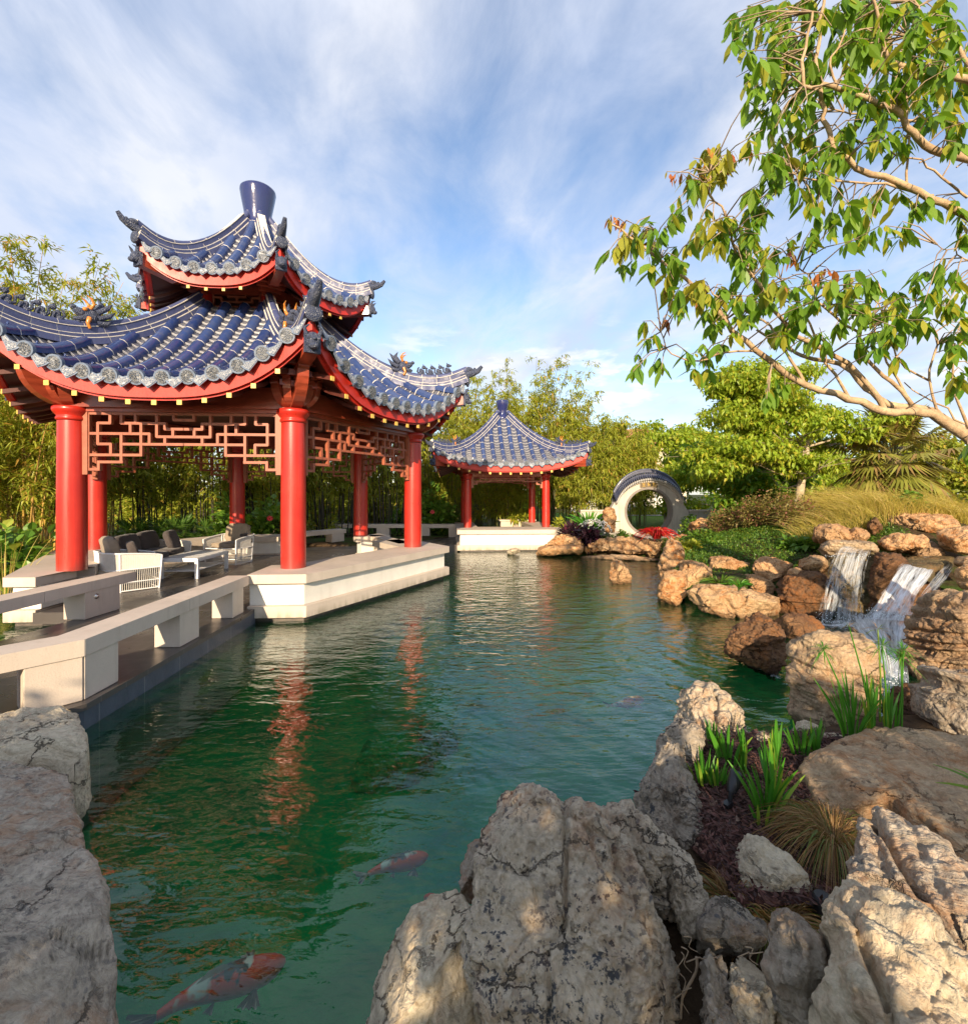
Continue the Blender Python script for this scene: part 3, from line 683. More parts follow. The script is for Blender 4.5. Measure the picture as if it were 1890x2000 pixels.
    for f in range(rf.n):
        for (o0, z0, z1, wdt) in ((0.0, -0.035, -0.255, 0.05), (-0.055, -0.245, -0.30, 0.05)):
            na = 30; vs = []
            for i in range(na+1):
                a = -rf.ac+2*rf.ac*i/na; e = rf.re(a)-0.02+o0
                if abs(a) > e*rf.tan: a = math.copysign(e*rf.tan, a)
                vs += [rf.w(f, e, a, z0), rf.w(f, e, a, z1), rf.w(f, e-wdt, a, z1), rf.w(f, e-wdt, a, z0)]
            fb.add(vs, [(i*4+j, (i+1)*4+j, (i+1)*4+(j+1) % 4, i*4+(j+1) % 4) for i in range(na) for j in range(4)], 0)
        n_s = rows                                                    # little saw tooth blocks between the drips
        for i in range(n_s):
            a = -rf.ac+2*rf.ac*(i+0.5)/n_s
            p0 = rf.w(f, rf.re(a)-0.01, a, -0.06)
            fb.add([p0+(rf.w(f, rf.re(a)-0.01, a-0.1)-rf.w(f, rf.re(a)-0.01, a)), p0+(rf.w(f, rf.re(a)-0.01, a+0.1)-rf.w(f, rf.re(a)-0.01, a)), p0+Vector((0, 0, -0.085))], [(0, 1, 2)], 0)
    fb.build('eave_board', MT['red_board'], roof)
    return roof

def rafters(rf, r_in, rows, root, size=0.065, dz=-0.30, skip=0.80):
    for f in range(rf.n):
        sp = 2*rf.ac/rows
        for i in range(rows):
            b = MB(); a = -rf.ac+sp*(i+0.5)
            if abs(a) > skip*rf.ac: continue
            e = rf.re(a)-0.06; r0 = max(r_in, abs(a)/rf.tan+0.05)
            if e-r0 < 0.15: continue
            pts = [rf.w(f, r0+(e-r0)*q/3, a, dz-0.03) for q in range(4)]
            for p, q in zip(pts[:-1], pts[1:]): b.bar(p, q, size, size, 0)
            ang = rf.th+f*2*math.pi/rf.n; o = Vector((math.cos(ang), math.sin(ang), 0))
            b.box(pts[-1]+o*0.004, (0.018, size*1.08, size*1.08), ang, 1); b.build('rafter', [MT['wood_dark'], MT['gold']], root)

# fretwork drawn in the photograph's own proportions: (x0, y0, x1, y1) in half-panel units
LH = [(148, 275, 617, 275), (215, 190, 310, 190), (215, 360, 315, 360), (148, 448, 555, 448), (215, 505, 405, 505), (140, 565, 225, 565), (397, 190, 740, 190),
      (405, 360, 888, 360), (675, 298, 888, 298), (740, 235, 888, 235), (808, 160, 888, 160), (140, 112, 888, 112)]
LV = [(215, 190, 360), (310, 112, 190), (315, 360, 448), (397, 275, 505), (220, 505, 565), (397, 112, 190), (508, 112, 190), (468, 190, 275), (552, 190, 450), (617, 275, 360),
      (675, 112, 298), (740, 190, 235), (740, 298, 360), (803, 235, 298), (808, 112, 160), (140, 112, 570)]
LHs = [(140, 112, 888, 112), (140, 330, 520, 330), (300, 220, 888, 220), (300, 330, 300, 330), (140, 448, 225, 448), (520, 300, 888, 300)]
LVs = [(140, 112, 450), (225, 330, 450), (300, 112, 330), (420, 112, 220), (520, 220, 330), (640, 112, 220), (760, 220, 300)]
def lattice(p0, p1, ztop, height, root, bw=0.042, simple=False):
    """hanging fretwork panel between two posts with its stiles"""
    p0 = Vector(p0); p1 = Vector(p1); d = p1-p0; L = d.length; d.normalize(); b = MB()
    HH, VV = (LHs, LVs) if simple else (LH, LV)
    u = lambda x: (x-110)/(2*(888-110))*L
    z = lambda y: ztop-0.02-(y-112)/(565-112)*(height-0.03)
    ang = math.atan2(d.y, d.x)
    nrm = Vector((-d.y, d.x, 0))
    for mir in (0, 1):
        X = (lambda x: L-u(x)) if mir else u
        for i, (x0, y0, x1, y1) in enumerate(HH):
            if x0 == x1: continue
            a = X(x0); c = X(x1); ca = p0+d*((a+c)/2)
            b.box((ca.x, ca.y, z(y0)), (abs(a-c)+bw*0.5, 0.060, bw), ang)
        for i, (x0, y0, y1) in enumerate(VV):
            ca = p0+d*X(x0); b.box((ca.x, ca.y, (z(y0)+z(y1))/2), (bw, 0.066, abs(z(y0)-z(y1))+bw*0.5), ang)
        ca = p0+d*(X(110)+(0.02 if not mir else -0.02)); b.box((ca.x, ca.y, ztop-height*0.54), (0.085, 0.10, height*1.08), ang)
    return b.build('lattice_panel', MT['lattice'], root)

def curved_bracket(c, ang, prof, wdt, b, m=0):
    o = Vector((math.cos(ang), math.sin(ang), 0)); l = Vector((-o.y, o.x, 0)); n = len(prof)
    A = [Vector(c)+o*x+Vector((0, 0, y))+l*(wdt/2) for x, y in prof]; B = [p-l*wdt for p in A]
    b.add(A+B, [tuple(range(n)), tuple(range(2*n-1, n-1, -1))]+[(i, n+i, n+(i+1) % n, (i+1) % n) for i in range(n)], m)
def arc_profile(s):
    low = []
    for i in range(9):                                   # lower curve, hollow then swelling
        t = i/8; low.append((s*(0.10+0.66*math.sin(t*math.pi/2)**1.15), s*(0.62*(1-math.cos(t*math.pi/2))**1.0)))
    stepx = s*0.80
    return [(s*0.02, 0.0)]+low+[(stepx, s*0.66), (stepx, s*0.80), (s*0.92, s*0.82), (s*0.92, s*0.98), (s*0.02, s*0.98)]

def beast_mesh(scale=1.0):
    """small glazed sitting beast of the ridge, facing +x"""
    b = MB(); q = scale
    b.ball((0, 0, 0.10*q), (0.055*q, 0.042*q, 0.09*q), 0, Matrix.Rotation(R(-22), 3, 'Y'))
    b.ball((0.045*q, 0, 0.215*q), (0.052*q, 0.042*q, 0.045*q), 0); b.ball((0.095*q, 0, 0.20*q), (0.032*q, 0.028*q, 0.024*q), 0)
    for s_ in (-1, 1):
        b.tube([(0.035*q, 0.026*q*s_, 0.14*q), (0.07*q, 0.03*q*s_, 0.06*q), (0.075*q, 0.03*q*s_, 0.0)], [0.024*q, 0.017*q, 0.02*q], 6)
        b.ball((-0.03*q, 0.04*q*s_, 0.045*q), (0.05*q, 0.025*q, 0.04*q), 0, nu=8, nv=6)
        b.tube([(0.03*q, 0.025*q*s_, 0.25*q), (0.02*q, 0.035*q*s_, 0.285*q)], [0.015*q, 0.004*q], 5)
    b.tube([(-0.05*q, 0, 0.05*q), (-0.10*q, 0, 0.10*q), (-0.09*q, 0, 0.18*q), (-0.06*q, 0, 0.21*q)], [0.02*q, 0.024*q, 0.022*q, 0.006*q], 6)
    b.box((0, 0, 0.0), (0.2*q, 0.09*q, 0.03*q))
    return b
def dragon_mesh(q=1.0):
    """glazed dragon head of the hip, jaws towards +x, fins and curled horns"""
    b = MB()
    b.ball((-0.02*q, 0, 0.17*q), (0.17*q, 0.10*q, 0.15*q)); b.ball((0.12*q, 0, 0.20*q), (0.12*q, 0.085*q, 0.07*q), 0, Matrix.Rotation(R(-25), 3, 'Y'))
    b.ball((0.11*q, 0, 0.09*q), (0.12*q, 0.07*q, 0.045*q), 0, Matrix.Rotation(R(10), 3, 'Y'))
    b.ball((0.225*q, 0, 0.265*q), (0.045*q, 0.06*q, 0.04*q))
    for s_ in (-1, 1):
        b.ball((0.08*q, 0.075*q*s_, 0.255*q), (0.04*q, 0.03*q, 0.035*q), 1, nu=8, nv=6)
        b.tube([(0.0, 0.06*q*s_, 0.28*q), (-0.05*q, 0.085*q*s_, 0.38*q), (0.0, 0.10*q*s_, 0.46*q), (0.07*q, 0.09*q*s_, 0.49*q)], [0.03*q, 0.026*q, 0.018*q, 0.005*q], 8, 1)
        for kk, (dx, dz_, ln) in enumerate(((-0.16, 0.24, 0.20), (-0.19, 0.15, 0.22), (-0.17, 0.06, 0.18))):   # flame-like mane
            p0 = Vector((dx*q*0.6, 0.075*q*s_, dz_*q)); p1 = p0+Vector((-ln*q*0.7, 0.05*q*s_, ln*q*(0.6-0.25*kk))); p2 = p0+Vector((-ln*q*1.1, 0.03*q*s_, ln*q*(1.1-0.3*kk)))
            b.tube([p0, p1, p2], [0.05*q, 0.04*q, 0.006*q], 6, 0)
        b.tube([(0.02*q, 0.09*q*s_, 0.12*q), (0.06*q, 0.11*q*s_, 0.02*q), (0.02*q, 0.10*q*s_, -0.06*q)], [0.04*q, 0.03*q, 0.025*q], 6, 1)
    b.tube([(-0.1*q, 0, 0.28*q), (-0.2*q, 0, 0.42*q), (-0.13*q, 0, 0.52*q)], [0.05*q, 0.05*q, 0.006*q], 6, 0)
    for i in range(6): b.ball((0.16*q-i*0.055*q, 0, 0.02*q), (0.03*q, 0.085*q, 0.03*q), 0, nu=8, nv=5)
    return b
BEAST = None
def place_meshpart(name, proto, loc, ang, parent, sc_=1.0, tilt=0.0):
    o = proto.copy(); COL.objects.link(o); o.parent = parent
    off = Vector((0, 0, 0)); q = parent
    while q is not None: off += q.location; q = q.parent
    o.location = Vector(loc)-off; o.rotation_euler = (0, tilt, ang); o.scale = (sc_,)*3; return o

def pavilion(name, label, cat, n, c, th, colR, z0, ztop, colr, low, rows, rt, up=None, rows_up=0, fin=None, lat_h=0.93, brk=0.62, simple_lat=False, base=None, detail=True, ornament=1.0, beam_h=0.34):
    root = empty(name, (c[0], c[1], z0), label, cat)
    cor = lambda kk, r: (c[0]+r*math.cos(th+math.pi/n+kk*2*math.pi/n), c[1]+r*math.sin(th+math.pi/n+kk*2*math.pi/n))
    cang = lambda kk: th+math.pi/n+kk*2*math.pi/n
    # columns
    H = ztop-z0
    for kk in range(n):
        x, y = cor(kk, colR); cb = MB()
        cb.lathe((x, y, z0-0.004), [(colr*1.01, 0), (colr, 0.03), (colr, H*0.4), (colr*0.955, H-0.22)], 40)
        co = cb.build('column', MT['red'], root)
        kb = MB(); q = colr
        kb.lathe((x, y, ztop-0.215), [(q*0.965, 0), (q*1.06, 0.015), (q*1.06, 0.045), (q*1.0, 0.06), (q*1.0, 0.075), (q*1.20, 0.12), (q*1.30, 0.155), (q*1.30, 0.20), (q*1.22, 0.215)], 40)
        kb.build('capital', MT['red'], co)
    # beams and fretwork
    for kk in range(n):
        a = Vector((*cor(kk, colR), 0)); b_ = Vector((*cor(kk+1, colR), 0)); d = (b_-a).normalized()
        bb = MB(); e0 = a; e1 = b_
        bb.bar(e0+Vector((0, 0, ztop+beam_h/2)), e1+Vector((0, 0, ztop+beam_h/2)), 0.22, beam_h)
        nn = Vector((d.y, -d.x, 0))
        bb.bar(e0+d*0.0+Vector((0, 0, ztop+0.02))+nn*0.06, e1+Vector((0, 0, ztop+0.02))+nn*0.06, 0.16, 0.05)
        bb.bar(e0+Vector((0, 0, ztop-0.035)), e1+Vector((0, 0, ztop-0.035)), 0.12, 0.06)
        bb.build('beam', MT['wood'], root)
        lattice(a+d*(colr+0.005), b_-d*(colr+0.005), ztop-0.07, lat_h, root, simple=simple_lat, bw=0.042 if not simple_lat else 0.05)
    # lower roof
    roof = make_roof('lower_roof' if up else 'tiled_roof', low, rows, rt, root, detail)
    rafters(low, colR*math.cos(math.pi/n)-0.1, rows, roof)
    # boards added under the roof to block the light
    cb = MB(); cb.prism([cor(kk, colR*0.97) for kk in range(n)], ztop+beam_h+0.02, ztop+beam_h+0.06); cb.build('light_block_ceiling', MT['wood_dark'], root)
    # brackets on every column
    for kk in range(n):
        x, y = cor(kk, colR); bb = MB()
        for da, s_, wd in ((0, brk*1.42, 0.17), (R(52), brk*0.92, 0.15), (R(-52), brk*0.92, 0.15), (R(26), brk*0.9, 0.12), (R(-26), brk*0.9, 0.12)):
            curved_bracket((x, y, ztop-0.004), cang(kk)+da, arc_profile(s_), wd, bb)
        for j in range(4):                                # stacked cross pieces behind
            o = Vector((math.cos(cang(kk)), math.sin(cang(kk)), 0)); l = Vector((-o.y, o.x, 0)); p = Vector((x, y, ztop+brk*(0.35+0.24*j)))+o*(brk*(0.32+0.2*j))
            hw = brk*(0.36+0.10*j); bb.bar(p-l*hw, p+l*hw, 0.10, 0.09)
        bb.build('bracket', MT['wood'], root)
        # hip beam with its glazed head
        hb = MB(); ra = low.rc-0.12*low.lift
        zc = low.z(low.rca, low.ac)
        p_in = Vector((*cor(kk, colR*0.9), ztop+beam_h*0.75)); p_out = Vector((*cor(kk, low.rc-0.05), zc-0.42))
        pm = Vector((*cor(kk, colR*1.02+0.1), ztop+brk*1.05))
        hb.bar(p_in, pm, 0.2, 0.26); hb.bar(pm, p_out, 0.2, 0.26)
        ho = hb.build('hip_beam', MT['wood'], root)
        hd = MB(); q = 0.30*ornament; am = Matrix.Rotation(cang(kk), 3, 'Z'); oo = p_out+am @ Vector((0.03, 0, 0.0))
        hd.box(oo, (0.05, q*0.78, q*0.95), cang(kk)); hd.ball(oo+am @ Vector((0.04, 0, 0.03)), (0.09*ornament, q*0.36, q*0.42), 0, am)
        hd.ball(oo+am @ Vector((0.10, 0, -0.06)), (0.07*ornament, q*0.22, q*0.16), 0, am); hd.ball(oo+am @ Vector((0.11, 0, 0.04)), (0.05*ornament, q*0.12, q*0.10), 0, am)
        for s_ in (-1, 1):
            hd.ball(oo+am @ Vector((0.09, 0.07*s_*ornament, 0.06)), 0.035*ornament, 0); hd.tube([oo+am @ Vector((0.03, 0.08*s_, 0.1)), oo+am @ Vector((0.05, 0.12*s_, 0.2)), oo+am @ Vector((0.10, 0.06*s_, 0.24))], [0.035*ornament, 0.03*ornament, 0.008], 6)
        hd.build('beast_head', MT['beast'], ho)
    def tips(rf, rfo, q, figures):
        for kk in range(n):
            f = kk
            def hp(Rr, dz_=0.0): return rf.w(f, Rr*math.cos(math.pi/n), Rr*math.sin(math.pi/n), dz_)
            am = cang(kk); o = Vector((math.cos(am), math.sin(am), 0))
            top = 0.13+0.17*0.62
            tb = MB(); e = hp(rf.rc+0.03, top-0.10); sl = (hp(rf.rc)-hp(rf.rc-0.2)).normalized()
            tb.tube([e-sl*0.15, e+sl*0.02, e+sl*0.13*q+o*0.03*q, e+sl*0.16*q+o*0.12*q+Vector((0, 0, 0.04*q)), e+sl*0.18*q+o*0.19*q+Vector((0, 0, 0.14*q))], [0.09*q, 0.09*q, 0.075*q, 0.06*q, 0.038*q], 10)
            tb.ball(e+sl*0.05+Vector((0, 0, 0.10*q)), (0.11*q, 0.09*q, 0.07*q), 0, Matrix.Rotation(am, 3, 'Z'))
            for s_ in range(3): tb.ball(e+sl*(0.06+0.04*s_)*q+o*0.03*s_*q+Vector((0, 0, 0.085*q)), (0.035*q, 0.045*q, 0.04*q), 0, nu=8, nv=5)
            tb.ball(e+sl*0.03-Vector((0, 0, 0.16)), (0.05, 0.13*q, 0.13*q), 0, Matrix.Rotation(am, 3, 'Z'))
            tb.build('ridge_tip', MT['beast'], rfo)
            if figures:
                sp = low.rc-colR
                for i, rr in enumerate((0.30, 0.52, 0.74, 0.96)):
                    Rr = rf.rc-0.10-rr*q*0.95; place_meshpart('ridge_figure', BEAST, hp(Rr, top+0.05), am, rfo, q*0.95, -math.atan2((hp(Rr+0.1)-hp(Rr-0.1)).z, 0.2))
                Rr = rf.rc-0.10-1.32*q; place_meshpart('dragon_head', DRAGON, hp(Rr, top+0.02), am, rfo, q*0.95, 0)
    tips(low, roof, ornament, True)
    if up:
        ur, uz0, uz1, ucr, rfu = up
        uroot = root
        for kk in range(n):
            x, y = cor(kk, ur); cb = MB(); cb.lathe((x, y, uz0), [(ucr, 0), (ucr, uz1-uz0)], 24); cb.build('upper_column', MT['red'], root)
            a = Vector((*cor(kk, ur), 0)); b_ = Vector((*cor(kk+1, ur), 0)); d = (b_-a).normalized()
            bb = MB(); bb.bar(a+Vector((0, 0, uz1-0.08)), b_+Vector((0, 0, uz1-0.08)), 0.14, 0.2); bb.bar(a+Vector((0, 0, uz0+0.02)), b_+Vector((0, 0, uz0+0.02)), 0.2, 0.1); bb.build('upper_beam', MT['wood'], root)
            lb = MB(); z1 = uz1-0.18; z0_ = uz0+0.05; h = z1-z0_; L = (b_-a).length-2*ucr; ang = math.atan2(d.y, d.x); m0 = (a+b_)/2
            def hb(u0, u1, zz): lb.box((m0.x+d.x*(u0+u1)/2*L/2, m0.y+d.y*(u0+u1)/2*L/2, zz), (abs(u1-u0)*L/2, 0.05, 0.035), ang)
            def vb(u, za, zb): lb.box((m0.x+d.x*u*L/2, m0.y+d.y*u*L/2, (za+zb)/2), (0.035, 0.056, abs(zb-za)), ang)
            for s_ in (-1, 1):
                vb(0.95*s_, z0_, z1); vb(0.62*s_, z0_+h*0.62, z0_+h*0.85); vb(0.42*s_, z0_+h*0.1, z0_+h*0.35); vb(0.3*s_, z0_+h*0.35, z0_+h*0.62); hb(0.62*s_, 0.95*s_, z0_+h*0.85); vb(0.35*s_, z0_+h*0.85, z1)
            hb(-0.62, 0.62, z0_+h*0.62); hb(-0.95, 0.95, z0_+h*0.35); hb(-0.42, 0.42, z0_+h*0.1); hb(-0.35, 0.35, z0_+h*0.9); vb(0, z0_+h*0.62, z0_+h*0.9)
            lb.build('lattice_window', MT['lattice'], root)
        pb = MB(); pb.prism([cor(kk, ur*0.9) for kk in range(n)], uz0, uz1); pb.build('upper_core', MT['wood_dark'], root)
        roofu = make_roof('upper_roof', rfu, rows_up, rt*0.95, root, detail, 0.15, 0.13)
        rafters(rfu, ur*0.9, rows_up, roofu, 0.05, skip=0.62)
        for kk in range(n):
            hb = MB(); zc = rfu.z(rfu.rca, rfu.ac); p_out = Vector((*cor(kk, rfu.rc-0.02), zc-0.38)); hz = lambda q: Vector((*cor(kk, q), rfu.z(q*math.cos(math.pi/n), q*math.sin(math.pi/n))-0.40))
            pa, pb2 = hz(ur*1.05), hz(ur*1.5); hb.bar(pa, pb2, 0.16, 0.22); hb.bar(pb2, p_out, 0.16, 0.22)
            for j in range(4):
                o = Vector((math.cos(cang(kk)), math.sin(cang(kk)), 0)); l = Vector((-o.y, o.x, 0)); p = Vector((*cor(kk, ur+0.10+0.10*j), uz1-0.20+0.055*j)); hw = 0.14+0.06*j
                hb.bar(p-l*hw, p+l*hw, 0.10, 0.05)
            ho = hb.build('upper_hip_beam', MT['wood'], root)
            hd = MB(); am = Matrix.Rotation(cang(kk), 3, 'Z'); oo = p_out+am @ Vector((0.03, 0, 0))
            hd.box(oo, (0.05, 0.2, 0.24), cang(kk)); hd.ball(oo+am @ Vector((0.04, 0, 0.02)), (0.08, 0.09, 0.10), 0, am); hd.ball(oo+am @ Vector((0.1, 0, -0.04)), (0.06, 0.06, 0.045), 0, am)
            for s_ in (-1, 1): hd.tube([oo+am @ Vector((0.03, 0.06*s_, 0.08)), oo+am @ Vector((0.06, 0.09*s_, 0.17)), oo+am @ Vector((0.12, 0.05*s_, 0.2))], [0.03, 0.025, 0.006], 6)
            hd.build('beast_head', MT['beast'], ho)
        tips(rfu, roofu, ornament*0.85, False)
        rtop = rfu
    else: rtop = low
    if fin:
        fb = MB(); fr, fz0, fz1 = fin; h = fz1-fz0
        fb.lathe((c[0], c[1], fz0), [(fr*0.86, -0.12), (fr*0.90, 0), (fr*0.74, 0.05*h), (fr*0.70, 0.14*h), (fr*0.78, 0.4*h), (fr*0.90, 0.66*h), (fr, 0.90*h), (fr*0.985, 0.955*h), (fr*0.90, 0.99*h), (fr*0.5, 1.02*h), (0.02, 1.03*h)], 40)
        fb.build('finial', MT['finial'], root)
    return root, cor, cang
bb_ = beast_mesh(); me_ = bb_.build('ridge_figure', MT['beast']); BEAST = me_
dd_ = dragon_mesh(); DRAGON = dd_.build('dragon_head', [MT['beast'], MT['amber']])
COL.objects.unlink(BEAST); COL.objects.unlink(DRAGON)

TH = R(4+30)        # mid direction of face 0 of the hexagon; corners at 4 + 60 k degrees
PC = (-5.085, 10.82)
Z_SEAT = 0.73; Z_FLOOR = 0.22
lowR = Roof(6, PC, TH, 1.10, 5.72, 3.86, 3.60, 4.66, 0.98)
upR = Roof(6, PC, TH, 0.22, 7.88, 2.04, 6.02, 2.48, 0.52)
main_root, corM, angM = pavilion('garden_pavilion', 'large six-sided red column pavilion with two blue tiled roofs beside the pond', 'pavilion', 6, PC, TH, 3.46, Z_SEAT, 3.33, 0.198,
                                 lowR, 13, 0.106, (1.22, 5.55, 6.16, 0.13, upR), 8, (0.375, 7.90, 8.80))
FC = (0.72, 18.85); TH4 = R(4.5)
farR = Roof(4, FC, TH4, 0.20, 4.86, 2.50, 2.95, 2.62*math.sqrt(2)*1.01, 0.50)
far_root, corF, angF = pavilion('garden_pavilion', 'small four-column pavilion with one blue pointed roof at the far end of the pond', 'pavilion', 4, FC, TH4, 1.43*math.sqrt(2), Z_SEAT, 2.67, 0.145,
                                farR, 15, 0.088, None, 0, (0.25, 4.98, 5.60), lat_h=0.42, brk=0.36, simple_lat=True, detail=False, ornament=0.72, beam_h=0.2)
# ------------------------------------------------------------------ platforms, benches and walkway
def hexpt(ap, lat, f):
    a = TH+f*math.pi/3; return (PC[0]+ap*math.cos(a)-lat*math.sin(a), PC[1]+ap*math.sin(a)+lat*math.cos(a))
T6 = math.tan(math.pi/6)
def bench_side(f, l0, l1, root, mit0=True, mit1=True):
    """bench along one side of the platform: slab seat, white wall, ledge; l0..l1 along the outer seat edge"""
    for name, ao, ai, za, zb, mat in (('bench_seat', 3.72, 2.72, 0.59, 0.73, 'stone'), ('bench_wall', 3.62, 2.86, 0.25, 0.59, 'render'), ('bench_ledge', 3.72, 2.80, 0.075, 0.25, 'stone')):
        def lim(l, ap, mit): return math.copysign(ap*T6, l) if mit else l
        b = MB()
        pts = [hexpt(ao, lim(l0, ao, mit0), f), hexpt(ao, lim(l1, ao, mit1), f), hexpt(ai, lim(l1, ai, mit1), f), hexpt(ai, lim(l0, ai, mit0), f)]
        b.prism(pts, za, zb); b.build(name, MT[mat], root, bevel=0.006)
A_ = 3.72*T6
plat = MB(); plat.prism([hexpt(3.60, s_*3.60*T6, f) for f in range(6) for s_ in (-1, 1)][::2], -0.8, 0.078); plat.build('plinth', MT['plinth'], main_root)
fl = MB(); fl.prism([hexpt(2.95, -2.95*T6, f) for f in range(6)], 0.08, Z_FLOOR); fl.build('paved_floor', MT['floor'], main_root)
# faces: 0 at 34 deg, 1 at 94, 2 at 154, 3 at 214, 4 at 274 (towards the viewer, way in), 5 at 334 (right, over the water)
for f in (5, 2, 3): bench_side(f, -A_, A_, main_root)
bench_side(4, 1.28, A_, main_root, False, True); bench_side(4, -A_, -1.70, main_root, True, False)
bench_side(0, -A_, 0.1, main_root, True, False); bench_side(0, 1.3, A_, main_root, False, True); bench_side(1, 0.5, A_, main_root, False, True)
fl = MB(); fl.prism([hexpt(2.95, 0.1-0.05, 0), hexpt(3.9, 0.1-0.05, 0), hexpt(3.9, 2.3, 0), hexpt(3.9, -2.3, 1), hexpt(3.9, 0.5, 1), hexpt(2.95, 0.5, 1)], 0.05, Z_FLOOR-0.002); fl.build('paved_floor', MT['floor'], main_root)
fl = MB(); fl.prism([hexpt(2.951, -1.72, 4), hexpt(2.951, 1.30, 4), hexpt(3.74, 1.30, 4), hexpt(3.74, -1.72, 4)], 0.05, Z_FLOOR-0.001); fl.build('paved_floor', MT['floor'], main_root)
# near walkway
wk = MB(); wpts = [(-3.44, 7.24), (-3.27, 3.96), (-3.64, 3.50), (-5.4, 1.6), (-7.4, 3.0), (-5.72, 4.5), (-5.62, 7.16)]
wk.prism(wpts, 0.165, Z_FLOOR-0.003); tag(wk.build('walkway', MT['floor']), kind='structure')
wk = MB(); wp2 = [(-3.44+0.0, 7.24), (-3.29, 3.955), (-3.655, 3.51), (-5.38, 1.65), (-7.35, 3.0), (-5.70, 4.5), (-5.60, 7.16)]
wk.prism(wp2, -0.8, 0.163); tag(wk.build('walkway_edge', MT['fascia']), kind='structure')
def rail(path, label, width, posts, lights=(), name='bench_rail', z0=Z_FLOOR, side=1):
    """low stone bench rail: slab on square posts. path: outer edge points; slab lies to the left of the path when side = 1"""
    root = empty(name, (*path[0], z0), label, 'stone rail')
    n = len(path); off = []
    for i in range(n):
        p = Vector((*path[i], 0)); ds = []
        if i > 0: ds.append((Vector((*path[i], 0))-Vector((*path[i-1], 0))).normalized())
        if i < n-1: ds.append((Vector((*path[i+1], 0))-Vector((*path[i], 0))).normalized())
        d = sum(ds, Vector((0, 0, 0))).normalized(); nrm = Vector((-d.y, d.x, 0))*side
        kfac = 1/max(0.4, nrm.dot(Vector((-ds[0].y, ds[0].x, 0))*side)); off.append((p.x+nrm.x*width*kfac, p.y+nrm.y*width*kfac))
    for i in range(n-1):
        L_ = math.dist(path[i], path[i+1]); m_ = max(1, round(L_/1.75)); lp = lambda a_, b_, t: (a_[0]+(b_[0]-a_[0])*t, a_[1]+(b_[1]-a_[1])*t)
        for j in range(m_):
            t0, t1 = j/m_+(0.0022/L_ if j else 0), (j+1)/m_-(0.0022/L_ if j < m_-1 else 0); b = MB()
            b.prism([lp(path[i], path[i+1], t0), lp(path[i], path[i+1], t1), lp(off[i], off[i+1], t1), lp(off[i], off[i+1], t0)], Z_SEAT-0.142, Z_SEAT); b.build('rail_slab', MT['stone'], root, bevel=0.004)
    for (i, t, ln, wd) in posts:
        a = Vector((*path[i], 0)); c = Vector((*path[i+1], 0)); d = (c-a).normalized(); nrm = Vector((-d.y, d.x, 0))*side; q = a+d*t+nrm*(wd/2+0.012)
        b = MB(); b.box((q.x, q.y, (z0+Z_SEAT-0.142)/2), (ln, wd, Z_SEAT-0.142-z0), math.atan2(d.y, d.x)); po = b.build('post', MT['stone'], root, bevel=0.005)
        for (j, ox) in lights:
            if j == (i, t):
                lb = MB(); c0 = q-nrm*(wd/2-0.01)+d*ox; lb.ball((c0.x, c0.y, 0.50), 0.042, 0, nu=16, nv=12); lb.build('ball_lamp', MT['steel'], po)
    return root
rail([(-3.50, 7.16), (-3.335, 4.02), (-3.70, 3.56), (-5.2, 1.98)], 'long pale stone bench rail on square posts along the water side of the walkway', 0.31,
     [(0, 0.32, 0.34, 0.28), (0, 1.55, 0.40, 0.28), (0, 2.93, 0.40, 0.29), (1, 0.192, 0.36, 0.29), (1, 0.62, 0.1, 0.29), (2, 0.25, 0.34, 0.29), (2, 1.6, 0.4, 0.29)], side=-1)
rail([(-5.44, 7.52), (-5.49, 4.45), (-7.2, 2.9)], 'stone bench rail with a steel ball lamp on the garden side of the walkway', 0.34,
     [(0, 0.62, 0.62, 0.30), (0, 2.6, 0.42, 0.30), (1, 1.4, 0.4, 0.30)], lights=[((0, 0.62), 0.12)], side=-1)
# back walkway to the small pavilion
wk = MB(); wk.prism([(-4.9, 14.2), (-2.9, 13.2), (-2.4, 16.0), (-0.9, 16.3), (-0.95, 19.2), (-6.2, 19.2), (-6.0, 15.0)], -0.6, Z_FLOOR-0.006); tag(wk.build('walkway', MT['floor']), kind='structure')
rail([(-6.4, 19.0), (-0.95, 19.0)], 'far straight stone bench rail running from behind the large pavilion to the small one', 0.4, [(0, 0.3, 0.4, 0.35), (0, 2.4, 0.5, 0.35), (0, 4.0, 0.5, 0.35), (0, 5.2, 0.4, 0.35)], side=1)
rail([(-1.75, 11.9), (-3.1, 14.3)], 'short slanting stone bench rail just behind the right pavilion column', 0.38, [(0, 0.5, 0.4, 0.34), (0, 2.0, 0.4, 0.34)], side=1)
rail([(-6.0, 14.75), (-4.75, 16.6)], 'stone bench rail at the back opening behind the front pavilion column', 0.38, [(0, 0.25, 0.4, 0.34), (0, 1.9, 0.5, 0.34)], side=1)
